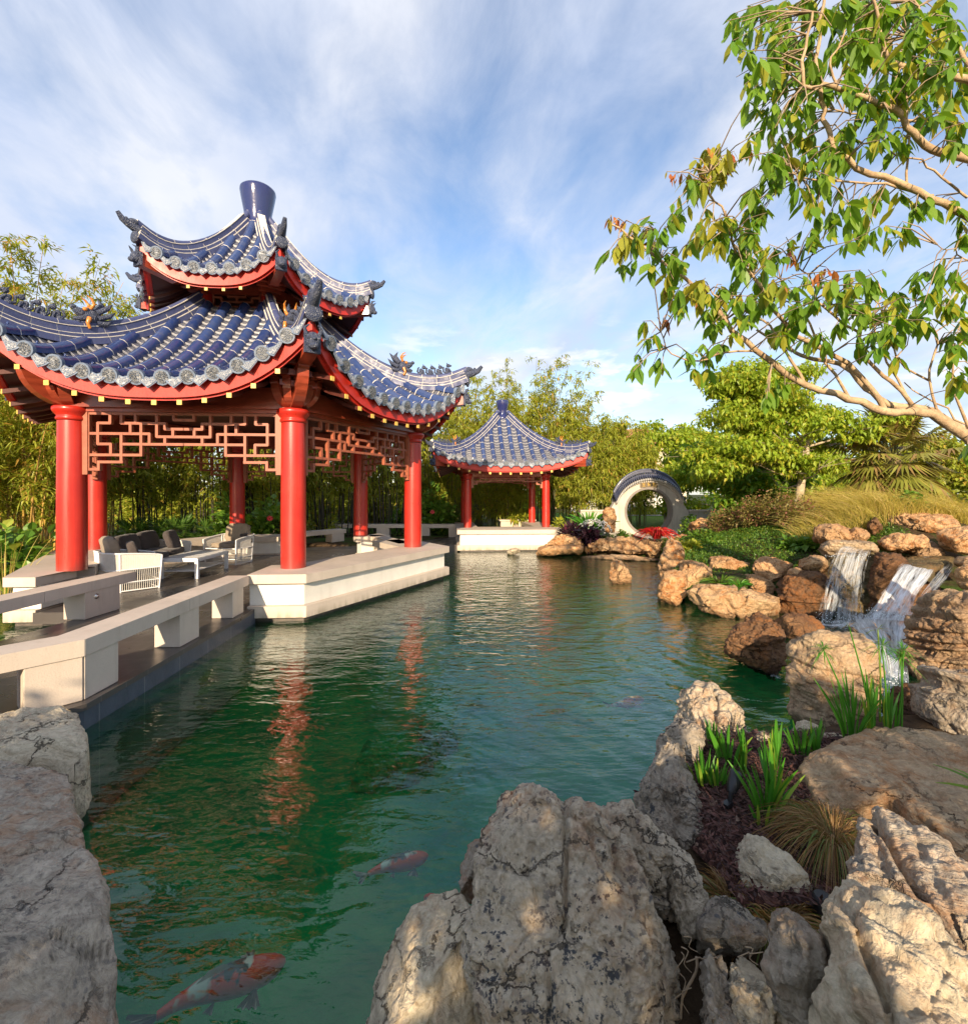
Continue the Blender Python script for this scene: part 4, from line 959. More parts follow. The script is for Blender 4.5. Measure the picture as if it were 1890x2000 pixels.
# small pavilion platform
pb = MB()
def fp(x, y): a = rot2(x, y, TH4); return (FC[0]+a[0], FC[1]+a[1])
def fbox(b, x0, x1, y0, y1, z0, z1): b.prism([fp(x0, y0), fp(x1, y0), fp(x1, y1), fp(x0, y1)], z0, z1)
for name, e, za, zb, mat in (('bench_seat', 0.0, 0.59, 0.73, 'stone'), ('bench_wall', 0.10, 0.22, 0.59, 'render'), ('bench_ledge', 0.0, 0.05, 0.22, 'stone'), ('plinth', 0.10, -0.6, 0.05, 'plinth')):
    b = MB(); fbox(b, -1.83+e, 1.83-e, -2.72+e, -1.15-e, za, zb); b.build(name, MT[mat], far_root)
    b = MB(); fbox(b, -1.83+e, -1.05-e, -1.15, 1.9-e, za, zb-0.002); b.build(name, MT[mat], far_root)
    b = MB(); fbox(b, 1.05+e, 1.83-e, -1.15, 1.9-e, za, zb-0.002); b.build(name, MT[mat], far_root)
b = MB(); fbox(b, -1.2, 1.2, -1.2, 2.2, -0.4, Z_FLOOR); b.build('paved_floor', MT['floor'], far_root)
b = MB(); b.box((*fp(0.95, 2.5), 0.62), (1.5, 0.5, 0.26), TH4); b.box((*fp(0.95, 2.5), 0.77), (1.62, 0.6, 0.06), TH4)
tag(b.build('stone_planter', MT['stone']), 'low pale stone planter seen between the right columns of the small pavilion', 'planter')

# ------------------------------------------------------------------ outdoor furniture
def cushion(b, c, size, m=0, puff=0.12, mat=None, seg=10):
    """soft box with rounded edges"""
    c = Vector(c); hx, hy, hz = (q/2 for q in size); vs = []; fs = []
    N_ = seg
    def sh(u, v, w_):
        L = (abs(u)**4+abs(v)**4+abs(w_)**4)**0.25; u, v, w_ = u/L, v/L, w_/L; return u, v, w_
    for ax_ in range(3):
        for s_ in (-1, 1):
            base_ = len(vs)
            for i in range(N_+1):
                for j in range(N_+1):
                    p = [0, 0, 0]; p[ax_] = s_; p[(ax_+1) % 3] = -1+2*i/N_; p[(ax_+2) % 3] = -1+2*j/N_
                    u, v, w_ = sh(*p); q = Vector((u*hx, v*hy, w_*hz))
                    q += Vector((u*hx, v*hy, w_*hz))*0.03*math.sin(9*u+4*v+7*w_)
                    vs.append(c+(mat @ q if mat is not None else q))
            for i in range(N_):
                for j in range(N_):
                    a = base_+i*(N_+1)+j; f = (a, a+N_+1, a+N_+2, a+1); fs.append(f if s_ > 0 else f[::-1])
    b.add(vs, fs, m, True)
def woven_shell(root, w_, d_, h, seat=0.40, n=70):
    """barrel frame open to +y: rails and cords"""
    fr = MB(); cd = MB()
    def path(t, wr=1.0):                     # t 0..1 around from right front, back, to left front
        rad = min(0.22, d_*0.3)
        pts = [(w_/2, d_/2), (w_/2, -d_/2+rad), (w_/2-rad, -d_/2), (-w_/2+rad, -d_/2), (-w_/2, -d_/2+rad), (-w_/2, d_/2)]
        full = [pts[0], pts[1]]
        for i in range(1, 6): a = i/6*math.pi/2; full.append((w_/2-rad+rad*math.cos(a), -d_/2+rad-rad*math.sin(a)))
        full += [pts[2], pts[3]]
        for i in range(1, 6): a = i/6*math.pi/2; full.append((-w_/2+rad-rad*math.sin(a), -d_/2+rad-rad*math.cos(a)))
        full += [pts[4], pts[5]]
        L = [0]
        for a, b_ in zip(full[:-1], full[1:]): L.append(L[-1]+math.dist(a, b_))
        x = t*L[-1]
        for i in range(len(full)-1):
            if x <= L[i+1]+1e-9:
                q = (x-L[i])/(L[i+1]-L[i]+1e-9); return (full[i][0]+(full[i+1][0]-full[i][0])*q, full[i][1]+(full[i+1][1]-full[i][1])*q)
        return full[-1]
    def z_top(t): return h*(0.86+0.14*math.sin(min(1, max(0, t))*math.pi)**0.7)
    def flare(t, z):                         # leans outward with height
        x, y = path(t); k_ = 1+0.10*(z/h-0.45); return (x*k_, y*k_, z)
    nn = 40
    fr.tube([flare(i/nn, z_top(i/nn)) for i in range(nn+1)], 0.016, 8)
    fr.tube([flare(i/nn, seat*0.98) for i in range(nn+1)], 0.013, 8); fr.tube([flare(i/nn, seat*0.42) for i in range(nn+1)], 0.010, 8)
    fr.tube([flare(i/nn, 0.02) for i in range(nn+1)], 0.012, 8)
    for t in (0.0, 0.27, 0.5, 0.73, 1.0): fr.tube([flare(t, 0.0), flare(t, z_top(t))], 0.015, 8)
    fr.tube([flare(0, seat*0.98), flare(1, seat*0.98)], 0.013, 8); fr.tube([flare(0, seat*0.42), flare(1, seat*0.42)], 0.010, 8); fr.tube([flare(0, 0.02), flare(1, 0.02)], 0.012, 8)
    fr.build('frame', MT['white_metal'], root, True)
    for i in range(n+1):
        t = i/n; a = flare(t, seat*0.42 if True else 0); cd.tube([flare(t, 0.03), flare(t, z_top(t))], 0.0048, 5, cap=False)
        t2 = t+0.35/n
        if t2 < 1: cd.tube([flare(t2, seat), flare(t2, z_top(t2))], 0.0055, 5, cap=False)
        t2 = t+0.68/n
        if t2 < 1: cd.tube([flare(t2, seat), flare(t2, z_top(t2))], 0.0055, 5, cap=False)
    cd.build('woven_cords', MT['cord'], root, True)
def armchair(loc, rz, label, dark_back=False):
    root = empty('armchair', (0, 0, 0), label, 'armchair', 'white corded armchairs')
    woven_shell(root, 0.86, 0.80, 0.70)
    b = MB(); cushion(b, (0, 0.02, 0.46), (0.72, 0.70, 0.15)); b.build('seat_cushion', MT['taupe'], root, True)
    b = MB(); cushion(b, (0, -0.24, 0.72), (0.66, 0.17, 0.50), mat=Matrix.Rotation(R(14), 3, 'X')); b.build('back_cushion', MT['taupe'], root, True)
    root.location = loc; root.rotation_euler = (0, 0, rz); return root
armchair((-6.52, 8.78, Z_FLOOR), R(-38), 'white corded armchair seen from behind by the near left pavilion column')
armchair((-6.33, 12.05, Z_FLOOR), R(170), 'white corded armchair with tall taupe back cushion beyond the coffee table')
def throw(loc, rz, size, tilt, mat, label):
    b = MB(); cushion(b, (0, 0, 0), size, mat=Matrix.Rotation(tilt, 3, 'X')); o = b.build('throw_pillow', MT[mat]); o.location = loc; o.rotation_euler = (0, 0, rz)
    return tag(o, label, 'pillow', 'loose pillows on the seats')
throw((-6.33, 8.68, 0.90), R(-50), (0.40, 0.15, 0.40), R(18), 'cushion', 'dark round-edged pillow propped in the near corded armchair')
throw((-6.02, 12.18, 0.80), R(160), (0.34, 0.12, 0.30), R(-12), 'cushion', 'small dark pillow at the side of the taupe-backed armchair')
sofa = empty('sofa', (0, 0, 0), 'long white corded sofa with charcoal cushions along the left bench', 'sofa')
woven_shell(sofa, 1.95, 0.84, 0.70, n=120)
for s_ in (-1, 1):
    b = MB(); cushion(b, (0.45*s_, 0.03, 0.46), (0.90, 0.74, 0.16)); b.build('seat_cushion', MT['cushion'], sofa, True)
    b = MB(); cushion(b, (0.47*s_, -0.26, 0.70), (0.96, 0.18, 0.42), mat=Matrix.Rotation(R(14), 3, 'X')); b.build('back_cushion', MT['cushion'], sofa, True)
sofa.location = (-7.02, 10.15, Z_FLOOR); sofa.rotation_euler = (0, 0, R(-76))
throw((-6.95, 10.72, 0.92), R(-80), (0.48, 0.15, 0.44), R(20), 'cushion', 'square charcoal pillow at the far end of the sofa')
tab = empty('coffee_table', (0, 0, 0), 'low white rectangular coffee table on square legs', 'table')
b = MB()
for i in range(5): b.box((0, -0.56+0.28*i, 0.405), (0.72, 0.268, 0.028))
b.build('table_top', MT['white_metal'], tab, True)
b = MB()
for s_ in (-1, 1): b.box((0.355*s_, 0, 0.375), (0.045, 1.40, 0.06)); b.box((0, 0.68*s_, 0.375), (0.66, 0.045, 0.06))
b.build('apron', MT['white_metal'], tab, True)
b = MB(); b.box((0, 0, 0.15), (0.62, 1.28, 0.015)); b.build('lower_shelf', MT['white_metal'], tab, True)
for x in (-1, 1):
    for y in (-1, 1): b = MB(); b.box((0.345*x, 0.67*y, 0.19), (0.065, 0.065, 0.38)); b.build('leg', MT['white_metal'], tab, True)
tab.location = (-6.24, 10.42, Z_FLOOR); tab.rotation_euler = (0, 0, R(5))
# ------------------------------------------------------------------ stones
def poly_frame(pts, n):
    pts = [Vector(p) for p in pts]; n = Vector(n).normalized()
    u = Vector((1, 0, 0)) if abs(n.x) < 0.9 else Vector((0, 1, 0)); u = (u-n*u.dot(n)).normalized(); v = n.cross(u)
    c0 = sum(pts, Vector((0, 0, 0)))/len(pts)
    q = np.array([[(p-c0).dot(u), (p-c0).dot(v)] for p in pts])
    x, y = q[:, 0], q[:, 1]; x1, y1 = np.roll(x, -1), np.roll(y, -1); cr = x*y1-x1*y; A = cr.sum()/2
    cx = ((x+x1)*cr).sum()/(6*A); cy = ((y+y1)*cr).sum()/(6*A); q -= np.array([cx, cy])
    if A < 0: q = q[::-1].copy()
    return np.array(c0+u*cx+v*cy), np.array(u), np.array(v), np.array(n), q
def radial(q, ang):
    r = np.zeros(len(ang)); d = np.stack([np.cos(ang), np.sin(ang)], 1); n = len(q)
    for i in range(n):
        a = q[i]; e = q[(i+1) % n]-a; den = d[:, 0]*e[1]-d[:, 1]*e[0]
        den = np.where(np.abs(den) < 1e-12, 1e-12, den)
        t = (a[0]*e[1]-a[1]*e[0])/den; s_ = (a[0]*d[:, 1]-a[1]*d[:, 0])/den
        ok = (t > 0) & (s_ >= -1e-9) & (s_ <= 1+1e-9); r = np.where(ok & (t > r), t, r)
    return np.maximum(r, 1e-3)
def rock(label, pts, nrm=(0, -1, 0), tf=0.3, tb=0.3, mat='rock_grey', res=(120, 26), p=3.0, seed=1, amp=0.05, freq=2.5, cuts=10, cutd=(0.72, 0.97), strata=0.0, sdir=(0, 0, 1), sf=9.0,
         cracks=(), rough=0.02, name='boulder', cat='rock', group=None, tags=True, block=0.0, bf=3.0):
    """a stone with the given outline (3D points), swelling tf towards nrm and tb away from it"""
    c, u, v, n, q = poly_frame(pts, nrm); N, M = res
    ang = np.linspace(0, 2*np.pi, N, endpoint=False); r = radial(q, ang)
    for _ in range(max(1, N//80)): r = 0.5*r+0.25*(np.roll(r, 1)+np.roll(r, -1))
    s = np.sin(np.linspace(0, 1, M+1)[1:]*np.pi/2)**0.85
    prof = np.maximum(0, 1-s**p)**(1/p)
    V = [c+n*tf]
    for k_ in range(M): V += list(c+np.outer(r*s[k_]*np.cos(ang), u)+np.outer(r*s[k_]*np.sin(ang), v)+n*(tf*prof[k_]))
    for k_ in range(M-2, -1, -1): V += list(c+np.outer(r*s[k_]*np.cos(ang), u)+np.outer(r*s[k_]*np.sin(ang), v)-n*(tb*prof[k_]))
    V.append(c-n*tb); V = np.array(V)
    rings = 2*M-1; F = []
    j = np.arange(N); j1 = (j+1) % N
    for k_ in range(rings-1):
        a = 1+k_*N; b = a+N; F.append(np.stack([a+j, b+j, b+j1, a+j1], 1))
    cap0 = np.stack([np.zeros(N, int), np.full(N, 0), 1+j, 1+j1], 1)[:, [0, 2, 3]]; last = 1+rings*N; cap1 = np.stack([np.full(N, last), last-N+j1, last-N+j], 1)
    Fq = np.concatenate(F)
    rs = np.random.RandomState(seed)
    # flat fracture faces
    loc = (V-c); ex = np.array([np.abs(loc@u).max(), np.abs(loc@v).max(), max(tf, tb)])
    L = np.stack([loc@u, loc@v, loc@n], 1)/ex
    for _ in range(int(cuts*2.4)):
        d = rs.normal(size=3); d[2] = abs(d[2])*1.1 if rs.rand() < 0.75 else d[2]; d /= np.linalg.norm(d)
        sup = (L@d).max(); h = sup*rs.uniform(cutd[0]-0.03, cutd[1]); e = np.maximum(0, L@d-h); L -= np.outer(e*0.96, d)
    V = c+np.outer(L[:, 0]*ex[0], u)+np.outer(L[:, 1]*ex[1], v)+np.outer(L[:, 2]*ex[2], n)
    def normals():
        Nn = np.zeros_like(V); A = V[Fq[:, 0]]; fn = np.cross(V[Fq[:, 2]]-A, V[Fq[:, 3]]-V[Fq[:, 1]])
        for k_ in range(4): np.add.at(Nn, Fq[:, k_], fn)
        Nn[0] = n; Nn[-1] = -n
        return Nn/np.maximum(1e-9, np.linalg.norm(Nn, axis=1))[:, None]
    nr = normals()
    d = 0.5*amp*fbm(V*freq, seed, 4, 0.45)
    if block:
        w1, w2 = worley(V*bf+0.25*np.stack([vnoise(V*4, 5), vnoise(V*4, 6), vnoise(V*4, 7)], 1), seed); e = w2-w1
        d -= block*np.exp(-(e/0.07)**2)
        d += block*0.8*(np.sin(np.floor(w1*0)+vnoise(np.floor(V*bf), seed)*3)*0.0)
    if strata:
        sd = np.array(sdir)/np.linalg.norm(sdir); t = (V@sd)*sf+0.5*vnoise(V*1.6, seed+3)
        lay = vnoise(np.stack([t, vnoise(V*0.7, 9)*0.6, 0*t], 1), seed+5)+0.5*vnoise(np.stack([t*2.3, 0*t+4, 0*t], 1), seed+6)
        d += strata*np.clip(lay*2.2, -1, 1)
    if N >= 250 and not block:
        w1, w2 = worley(V*freq*1.3+0.35*np.stack([vnoise(V*5, 5), vnoise(V*5, 6), vnoise(V*5, 7)], 1), seed+2); d -= 0.55*rough*np.exp(-((w2-w1)/0.045)**2)
    d += 0.75*rough*fbm(V*freq*5.5, seed+31, 5, 0.6)
    rg = fbm(V*freq*2.2, seed+77, 3, 0.5, True); d -= rough*1.2*np.clip(rg-0.9, 0, 1)
    P2 = np.stack([(V-c)@u, (V-c)@v], 1); front = ((V-c)@n > -0.2*tb)
    for cr, cw, cd in cracks:                            # cracks: polylines in outline points' own plane (3D)
        cp = np.array([[(Vector(a)-Vector(c)).dot(Vector(u)), (Vector(a)-Vector(c)).dot(Vector(v))] for a in cr])
        best = np.full(len(V), 9.0)
        for a, b in zip(cp[:-1], cp[1:]):
            t = np.clip(((P2-a)@(b-a))/max(1e-9, ((b-a)@(b-a))), 0, 1); best = np.minimum(best, np.linalg.norm(P2-a-np.outer(t, b-a)+0.012*np.stack([vnoise(V*9, 2), vnoise(V*9, 3)], 1), axis=1))
        d -= np.where(front, cd*np.exp(-(best/cw)**2), 0)
    V = V+nr*d[:, None]
    me = bpy.data.meshes.new(name)
    nt = len(cap0); Vf = V.astype(np.float32)
    me.vertices.add(len(V)); me.vertices.foreach_set('co', Vf.ravel())
    loops = np.concatenate([Fq.ravel(), cap0[:, ::1].ravel(), cap1.ravel()]).astype(np.int32)
    starts = np.concatenate([np.arange(len(Fq))*4, len(Fq)*4+np.arange(2*nt)*3]).astype(np.int32)
    tot = np.concatenate([np.full(len(Fq), 4), np.full(2*nt, 3)]).astype(np.int32)
    me.loops.add(len(loops)); me.loops.foreach_set('vertex_index', loops); me.polygons.add(len(starts)); me.polygons.foreach_set('loop_start', starts)
    try: me.polygons.foreach_set('loop_total', tot)
    except Exception: pass
    me.polygons.foreach_set('use_smooth', np.ones(len(starts), bool)); me.materials.append(MT[mat]); me.update(calc_edges=True)
    o = link(name, me)
    return tag(o, label, cat, group)
def up(pts, D, Db=None):
    """outline of an upright stone: pixel points at distance D (top) .. Db (bottom)"""
    ys = [q[1] for q in pts]; y0, y1 = min(ys), max(ys); Db = Db or D
    return [P(x, y, D+(Db-D)*(y-y0)/(y1-y0)) for x, y in pts]
def upn(D, Db, pts):
    a = up([(pts[0][0], min(q[1] for q in pts)), (pts[0][0], max(q[1] for q in pts))], D, Db)
    d = a[1]-a[0]; d.x = 0; return (0, d.z/d.length, -d.y/d.length) if d.z < 0 else (0, -d.z/d.length, d.y/d.length)
def flat(pts, z0, gx=0.0, gy=0.0):
    out = []
    for x, y in pts:
        a = (x-CX)/FPX; b = (y-HY)/FPX; D = (EYE-z0)/(b+gx*a+gy); out.append(Vector((a*D, D, EYE-b*D)))
    return out
def urock(label, pts, D, Db=None, **kw):
    Db = Db or D; n = upn(D, Db, pts); n = (0, n[1], n[2])
    o3 = up(pts, D, Db); cen = sum(o3, Vector((0, 0, 0)))/len(o3); n = Vector((0, 0, EYE))-cen
    return rock(label, o3, n, **kw)
def frock(label, pts, z0, gx=0.0, gy=0.0, **kw): return rock(label, flat(pts, z0, gx, gy), (-gx, -gy, 1), **kw)
BIG = (420, 100); MID = (200, 50); SM = (110, 28)
# --- foreground left bank
frock('long grey weathered boulder with orange lichen in the lower left corner', [(-160, 1462), (0, 1470), (70, 1462), (118, 1480), (140, 1530), (150, 1585), (158, 1660), (178, 1705), (200, 1750), (212, 1830), (228, 1895), (236, 1960), (240, 2060), (236, 2220), (-420, 2300)],
      0.42, tf=0.13, tb=0.75, mat='rock_left', res=(520, 110), p=4.5, seed=4, amp=0.035, freq=2.2, cuts=9, cutd=(0.80, 0.98), strata=0.005, sdir=(0.35, 0.5, 0.8), sf=26, rough=0.009, cracks=[(flat([(-60, 1560), (60, 1540), (150, 1520)], 0.42), 0.010, 0.03), (flat([(-100, 1720), (40, 1735), (120, 1690), (190, 1700)], 0.42), 0.008, 0.022), (flat([(-60, 1950), (90, 1890), (160, 1900), (240, 1870)], 0.42), 0.008, 0.022)])
frock('pale flat-topped boulder at the corner of the walkway', [(-150, 1440), (0, 1408), (60, 1392), (128, 1378), (150, 1392), (168, 1425), (178, 1462), (160, 1492), (90, 1482), (0, 1500), (-150, 1520)],
      0.40, tf=0.09, tb=0.62, mat='rock_pale', res=(300, 70), p=5.0, seed=8, amp=0.03, freq=2.5, cuts=8, cutd=(0.8, 0.98), rough=0.010, strata=0.006, sdir=(0.3, 0.4, 0.8), sf=30)
# --- foreground centre and right
tall = [(905, 2150), (912, 1960), (915, 1850), (926, 1730), (930, 1660), (945, 1590), (962, 1540), (985, 1522), (1035, 1528), (1075, 1548), (1103, 1572), (1125, 1556), (1160, 1575), (1215, 1640), (1255, 1730), (1290, 1800), (1316, 1870), (1318, 1960), (1300, 2150)]
urock('tall grey lichen-spotted boulder with a vertical crack in the foreground', tall, 1.80, 1.44, tf=0.20, tb=0.30, mat='rock_grey', res=(560, 130), p=3.6, seed=12, amp=0.03, freq=3.0, cuts=10, cutd=(0.80, 0.98), rough=0.020,
      cracks=[([P(1104, 1540, 1.77), P(1103, 1640, 1.72), P(1098, 1790, 1.65), P(1074, 1845, 1.6), P(1072, 2040, 1.5)], 0.007, 0.030), ([P(1103, 1585, 1.77), P(1180, 1640, 1.73), P(1235, 1760, 1.66), P(1262, 1850, 1.62)], 0.010, 0.022)])
urock('pale cream boulder with a broken flat face left of the tall cracked one', [(660, 2160), (704, 2010), (716, 1930), (732, 1870), (760, 1815), (800, 1768), (838, 1752), (845, 1730), (900, 1722), (935, 1722), (960, 1850), (980, 2160)], 1.80, 1.50, tf=0.17, tb=0.32, mat='rock_pale', res=(380, 90), p=3.2, seed=21, amp=0.024, freq=3.0, cuts=14, cutd=(0.68, 0.95), rough=0.011)
urock('small dark rock edge between the tall boulder and the water', [(898, 1760), (902, 1690), (915, 1640), (935, 1625), (960, 1700), (950, 1770)], 1.98, tf=0.10, tb=0.1, mat='rock_dark', res=MID, seed=22, amp=0.02, freq=6, rough=0.01)
urock('knobbly grey rock leaning behind the tall cracked boulder', [(1150, 1740), (1158, 1600), (1172, 1566), (1190, 1558), (1205, 1575), (1225, 1572), (1260, 1600), (1300, 1640), (1330, 1665), (1342, 1700), (1370, 1760), (1340, 1790), (1240, 1800)], 2.0, 1.85, tf=0.12, tb=0.16, mat='rock_grey', res=(300, 70), p=2.6, seed=31, amp=0.045, freq=5.5, cuts=8, rough=0.02)
urock('brown-stained dark boulder rising from the water edge beside the mulch bed', [(1218, 1640), (1213, 1545), (1232, 1525), (1255, 1512), (1275, 1462), (1300, 1440), (1330, 1450), (1355, 1520), (1395, 1575), (1415, 1640), (1422, 1740), (1400, 1800), (1330, 1760), (1260, 1700)], 2.55, 2.1, tf=0.20, tb=0.25, mat='rock_dark', res=(380, 90), p=2.8, seed=35, amp=0.04, freq=3.5, cuts=10, rough=0.02,
      cracks=[([P(1290, 1500, 2.4), P(1320, 1600, 2.3), P(1335, 1720, 2.2)], 0.03, 0.04)])
urock('narrow weathered rock between the two water edge boulders', [(1282, 1500), (1285, 1450), (1310, 1395), (1330, 1378), (1362, 1385), (1380, 1430), (1365, 1490), (1330, 1530)], 2.9, 2.75, tf=0.16, tb=0.2, mat='rock_dark', res=MID, p=2.6, seed=37, amp=0.04, freq=4, rough=0.018)
urock('rounded tan and grey boulder standing in the water behind the iris', [(1312, 1460), (1316, 1390), (1330, 1345), (1355, 1336), (1385, 1330), (1400, 1338), (1425, 1335), (1445, 1370), (1450, 1420), (1455, 1520), (1330, 1520)], 3.45, 3.25, tf=0.26, tb=0.3, mat='rock_grey', res=(260, 60), p=2.6, seed=41, amp=0.05, freq=3.5, cuts=9, rough=0.022, cracks=[([P(1398, 1330, 3.45), P(1393, 1400, 3.4), P(1395, 1440, 3.4)], 0.02, 0.05)])
urock('small pointed rock at the right foot of the knobbly one', [(1308, 1790), (1312, 1680), (1328, 1650), (1345, 1665), (1372, 1720), (1392, 1790), (1380, 1830), (1330, 1830)], 1.75, tf=0.09, tb=0.12, mat='rock_grey', res=MID, seed=43, amp=0.02, freq=6, rough=0.012)
urock('cream rounded rock in front of the mulch bed', [(1425, 1690), (1424, 1640), (1445, 1627), (1475, 1638), (1510, 1652), (1545, 1678), (1575, 1710), (1588, 1760), (1560, 1800), (1480, 1810), (1430, 1760)], 1.98, 1.85, tf=0.15, tb=0.2, mat='rock_pale', res=(260, 60), p=2.5, seed=45, amp=0.025, freq=3.5, rough=0.009)
urock('rounded dark grey rock among dry twigs in the foreground', [(1342, 1845), (1350, 1790), (1385, 1755), (1430, 1745), (1465, 1765), (1495, 1800), (1500, 1840), (1450, 1880), (1370, 1880)], 1.62, tf=0.11, tb=0.14, mat='rock_dark', res=(260, 60), p=2.5, seed=47, amp=0.02, freq=4.5, rough=0.010)
slab = [(1548, 1545), (1545, 1520), (1560, 1490), (1600, 1472), (1660, 1450), (1720, 1432), (1790, 1428), (1870, 1435), (1990, 1450), (2150, 1540), (2150, 1740), (1960, 1720), (1880, 1672), (1800, 1612), (1740, 1570), (1690, 1556), (1680, 1590), (1610, 1582), (1560, 1570)]
frock('large flat brown boulder on the right above the grey slabs', slab, 0.52, 0.02, -0.03, tf=0.07, tb=0.48, mat='rock_brown', res=(420, 100), p=4.5, seed=51, amp=0.035, freq=2.2, cuts=8, cutd=(0.82, 0.98), rough=0.012, strata=0.010, sdir=(0.2, -0.1, 0.95), sf=22)
frock('tilted pale grey slab below the flat brown boulder', [(1660, 1690), (1668, 1630), (1692, 1582), (1735, 1580), (1775, 1612), (1840, 1650), (1920, 1720), (2050, 1800), (2050, 1960), (1900, 1880), (1800, 1800), (1740, 1770), (1690, 1790), (1655, 1770)], 0.62, 0.10, 0.10, tf=0.06, tb=0.30, mat='rock_left', res=(380, 90), p=4.0, seed=53, amp=0.025, freq=2.8, cuts=9, cutd=(0.8, 0.98), rough=0.012, strata=0.010, sdir=(0.7, -0.4, 0.5), sf=24,
      cracks=[(flat([(1700, 1620), (1735, 1680), (1790, 1780)], 0.62, 0.10, 0.10), 0.012, 0.05)])
# split leaning blades at the lower right
frock('broad sunlit split boulder in the lower right corner', [(1570, 1790), (1600, 1745), (1660, 1712), (1740, 1735), (1780, 1780), (1850, 1850), (1960, 1960), (1960, 2200), (1700, 2200), (1660, 2060), (1610, 1930), (1580, 1860)], 0.72, 0.06, 0.22, tf=0.09, tb=0.30, mat='rock_pale', res=(420, 100), p=3.4, seed=61, amp=0.03, freq=3.5, cuts=10, cutd=(0.78, 0.98), rough=0.015, strata=0.008, sdir=(0.75, 0.5, 0.3), sf=30,
      cracks=[(flat([(1650, 1830), (1690, 1930), (1730, 2060)], 0.72, 0.06, 0.22), 0.012, 0.06)])
frock('small grey rock cut by the right edge above the split boulder', [(1840, 1790), (1850, 1745), (1890, 1730), (1980, 1760), (1980, 1920), (1900, 1850), (1850, 1830)], 0.70, 0.05, 0.1, tf=0.06, tb=0.2, mat='rock_grey', res=MID, seed=63, amp=0.02, freq=4, rough=0.010)
frock('dark leaning rock blade between the twigs and the split boulder', [(1500, 1860), (1505, 1800), (1530, 1760), (1550, 1742), (1580, 1765), (1595, 1830), (1620, 1930), (1600, 1960), (1540, 1900)], 0.68, 0.05, 0.2, tf=0.06, tb=0.22, mat='rock_dark', res=(260, 60), seed=65, amp=0.018, freq=5, rough=0.010, p=2.8)
for i, (lab, pts, z, m) in enumerate([
        ('thin grey upright rock blade right of the tall boulder', [(1355, 2150), (1352, 1960), (1362, 1880), (1385, 1838), (1402, 1826), (1425, 1850), (1428, 1920), (1450, 2010), (1450, 2150)], 1.42, 'rock_dark'),
        ('sunlit cream rock blade second from the tall boulder', [(1425, 2150), (1420, 1940), (1425, 1880), (1445, 1852), (1475, 1862), (1500, 1905), (1510, 1990), (1520, 2150)], 1.42, 'rock_pale'),
        ('golden rock wedge in the middle of the split blades', [(1498, 2150), (1496, 1900), (1512, 1855), (1545, 1848), (1562, 1880), (1580, 1960), (1590, 2150)], 1.42, 'rock_pale'),
        ('long pale rock blade beside the golden wedge', [(1560, 2150), (1552, 1880), (1560, 1830), (1590, 1845), (1640, 1910), (1690, 1990), (1730, 2150)], 1.45, 'rock_pale')]):
    urock(lab, pts, z+0.10, z-0.16, tf=0.13, tb=0.16, mat=m, res=(300, 80), p=1.7, seed=70+i, amp=0.02, freq=4.5, cuts=12, cutd=(0.66, 0.95), rough=0.012, strata=0.004, sdir=(1, 0.2, 0.25), sf=34)
# --- stones round the falls and along the right shore
urock('big squared tan boulder standing in front of the waterfall', [(1545, 1410), (1547, 1300), (1545, 1240), (1560, 1226), (1600, 1222), (1650, 1228), (1690, 1240), (1708, 1262), (1712, 1330), (1708, 1400), (1690, 1450), (1560, 1450)], 4.25, 4.1, tf=0.42, tb=0.5, mat='rock_brown', res=(320, 80), p=4.5, seed=81, amp=0.05, freq=1.8, cuts=10, cutd=(0.8, 0.98), rough=0.022, strata=0.016, sdir=(0.1, 0, 1), sf=16)
urock('dark layered boulder at the right edge behind the papyrus', [(1785, 1460), (1792, 1380), (1783, 1320), (1800, 1292), (1830, 1280), (1880, 1284), (1990, 1300), (2000, 1470)], 3.5, 3.35, tf=0.32, tb=0.4, mat='rock_dark', res=(320, 80), p=3.5, seed=83, amp=0.05, freq=2.2, cuts=8, rough=0.02, strata=0.030, sdir=(0.3, 0.1, 0.95), sf=15)
urock('dark wet rock in the water left of the squared boulder', [(1418, 1310), (1418, 1250), (1425, 1205), (1445, 1194), (1462, 1206), (1480, 1192), (1510, 1212), (1535, 1245), (1541, 1300), (1538, 1330)], 5.35, tf=0.35, tb=0.4, mat='rock_wet', res=(260, 60), p=3.0, seed=85, amp=0.06, freq=2.2, rough=0.025, strata=0.02, sf=13, cuts=10)
urock('low reddish rock in the shade behind the dark wet rock', [(1495, 1250), (1505, 1212), (1545, 1195), (1590, 1200), (1612, 1225), (1605, 1260)], 6.6, tf=0.4, tb=0.4, mat='rock_wet', res=MID, seed=86, amp=0.06, freq=2, rough=0.02)
urock('rounded tan boulder at the left end of the rock shore', [(1280, 1190), (1283, 1150), (1300, 1115), (1318, 1108), (1338, 1122), (1342, 1160), (1338, 1190)], 8.7, tf=0.45, tb=0.5, mat='rock_tan', res=MID, p=3.0, seed=91, amp=0.07, freq=1.7, cuts=9, rough=0.025, cracks=[([P(1285, 1155, 8.7), P(1340, 1150, 8.7)], 0.03, 0.06)])
urock('tall fissured tan rock pillar on the shore below the red plant', [(1286, 1130), (1288, 1075), (1292, 1055), (1308, 1046), (1325, 1052), (1332, 1075), (1338, 1120), (1345, 1160), (1300, 1170)], 10.2, tf=0.5, tb=0.5, mat='rock_tan', res=MID, p=3.2, seed=93, amp=0.10, freq=1.4, cuts=9, rough=0.035, block=0.10, bf=1.6)
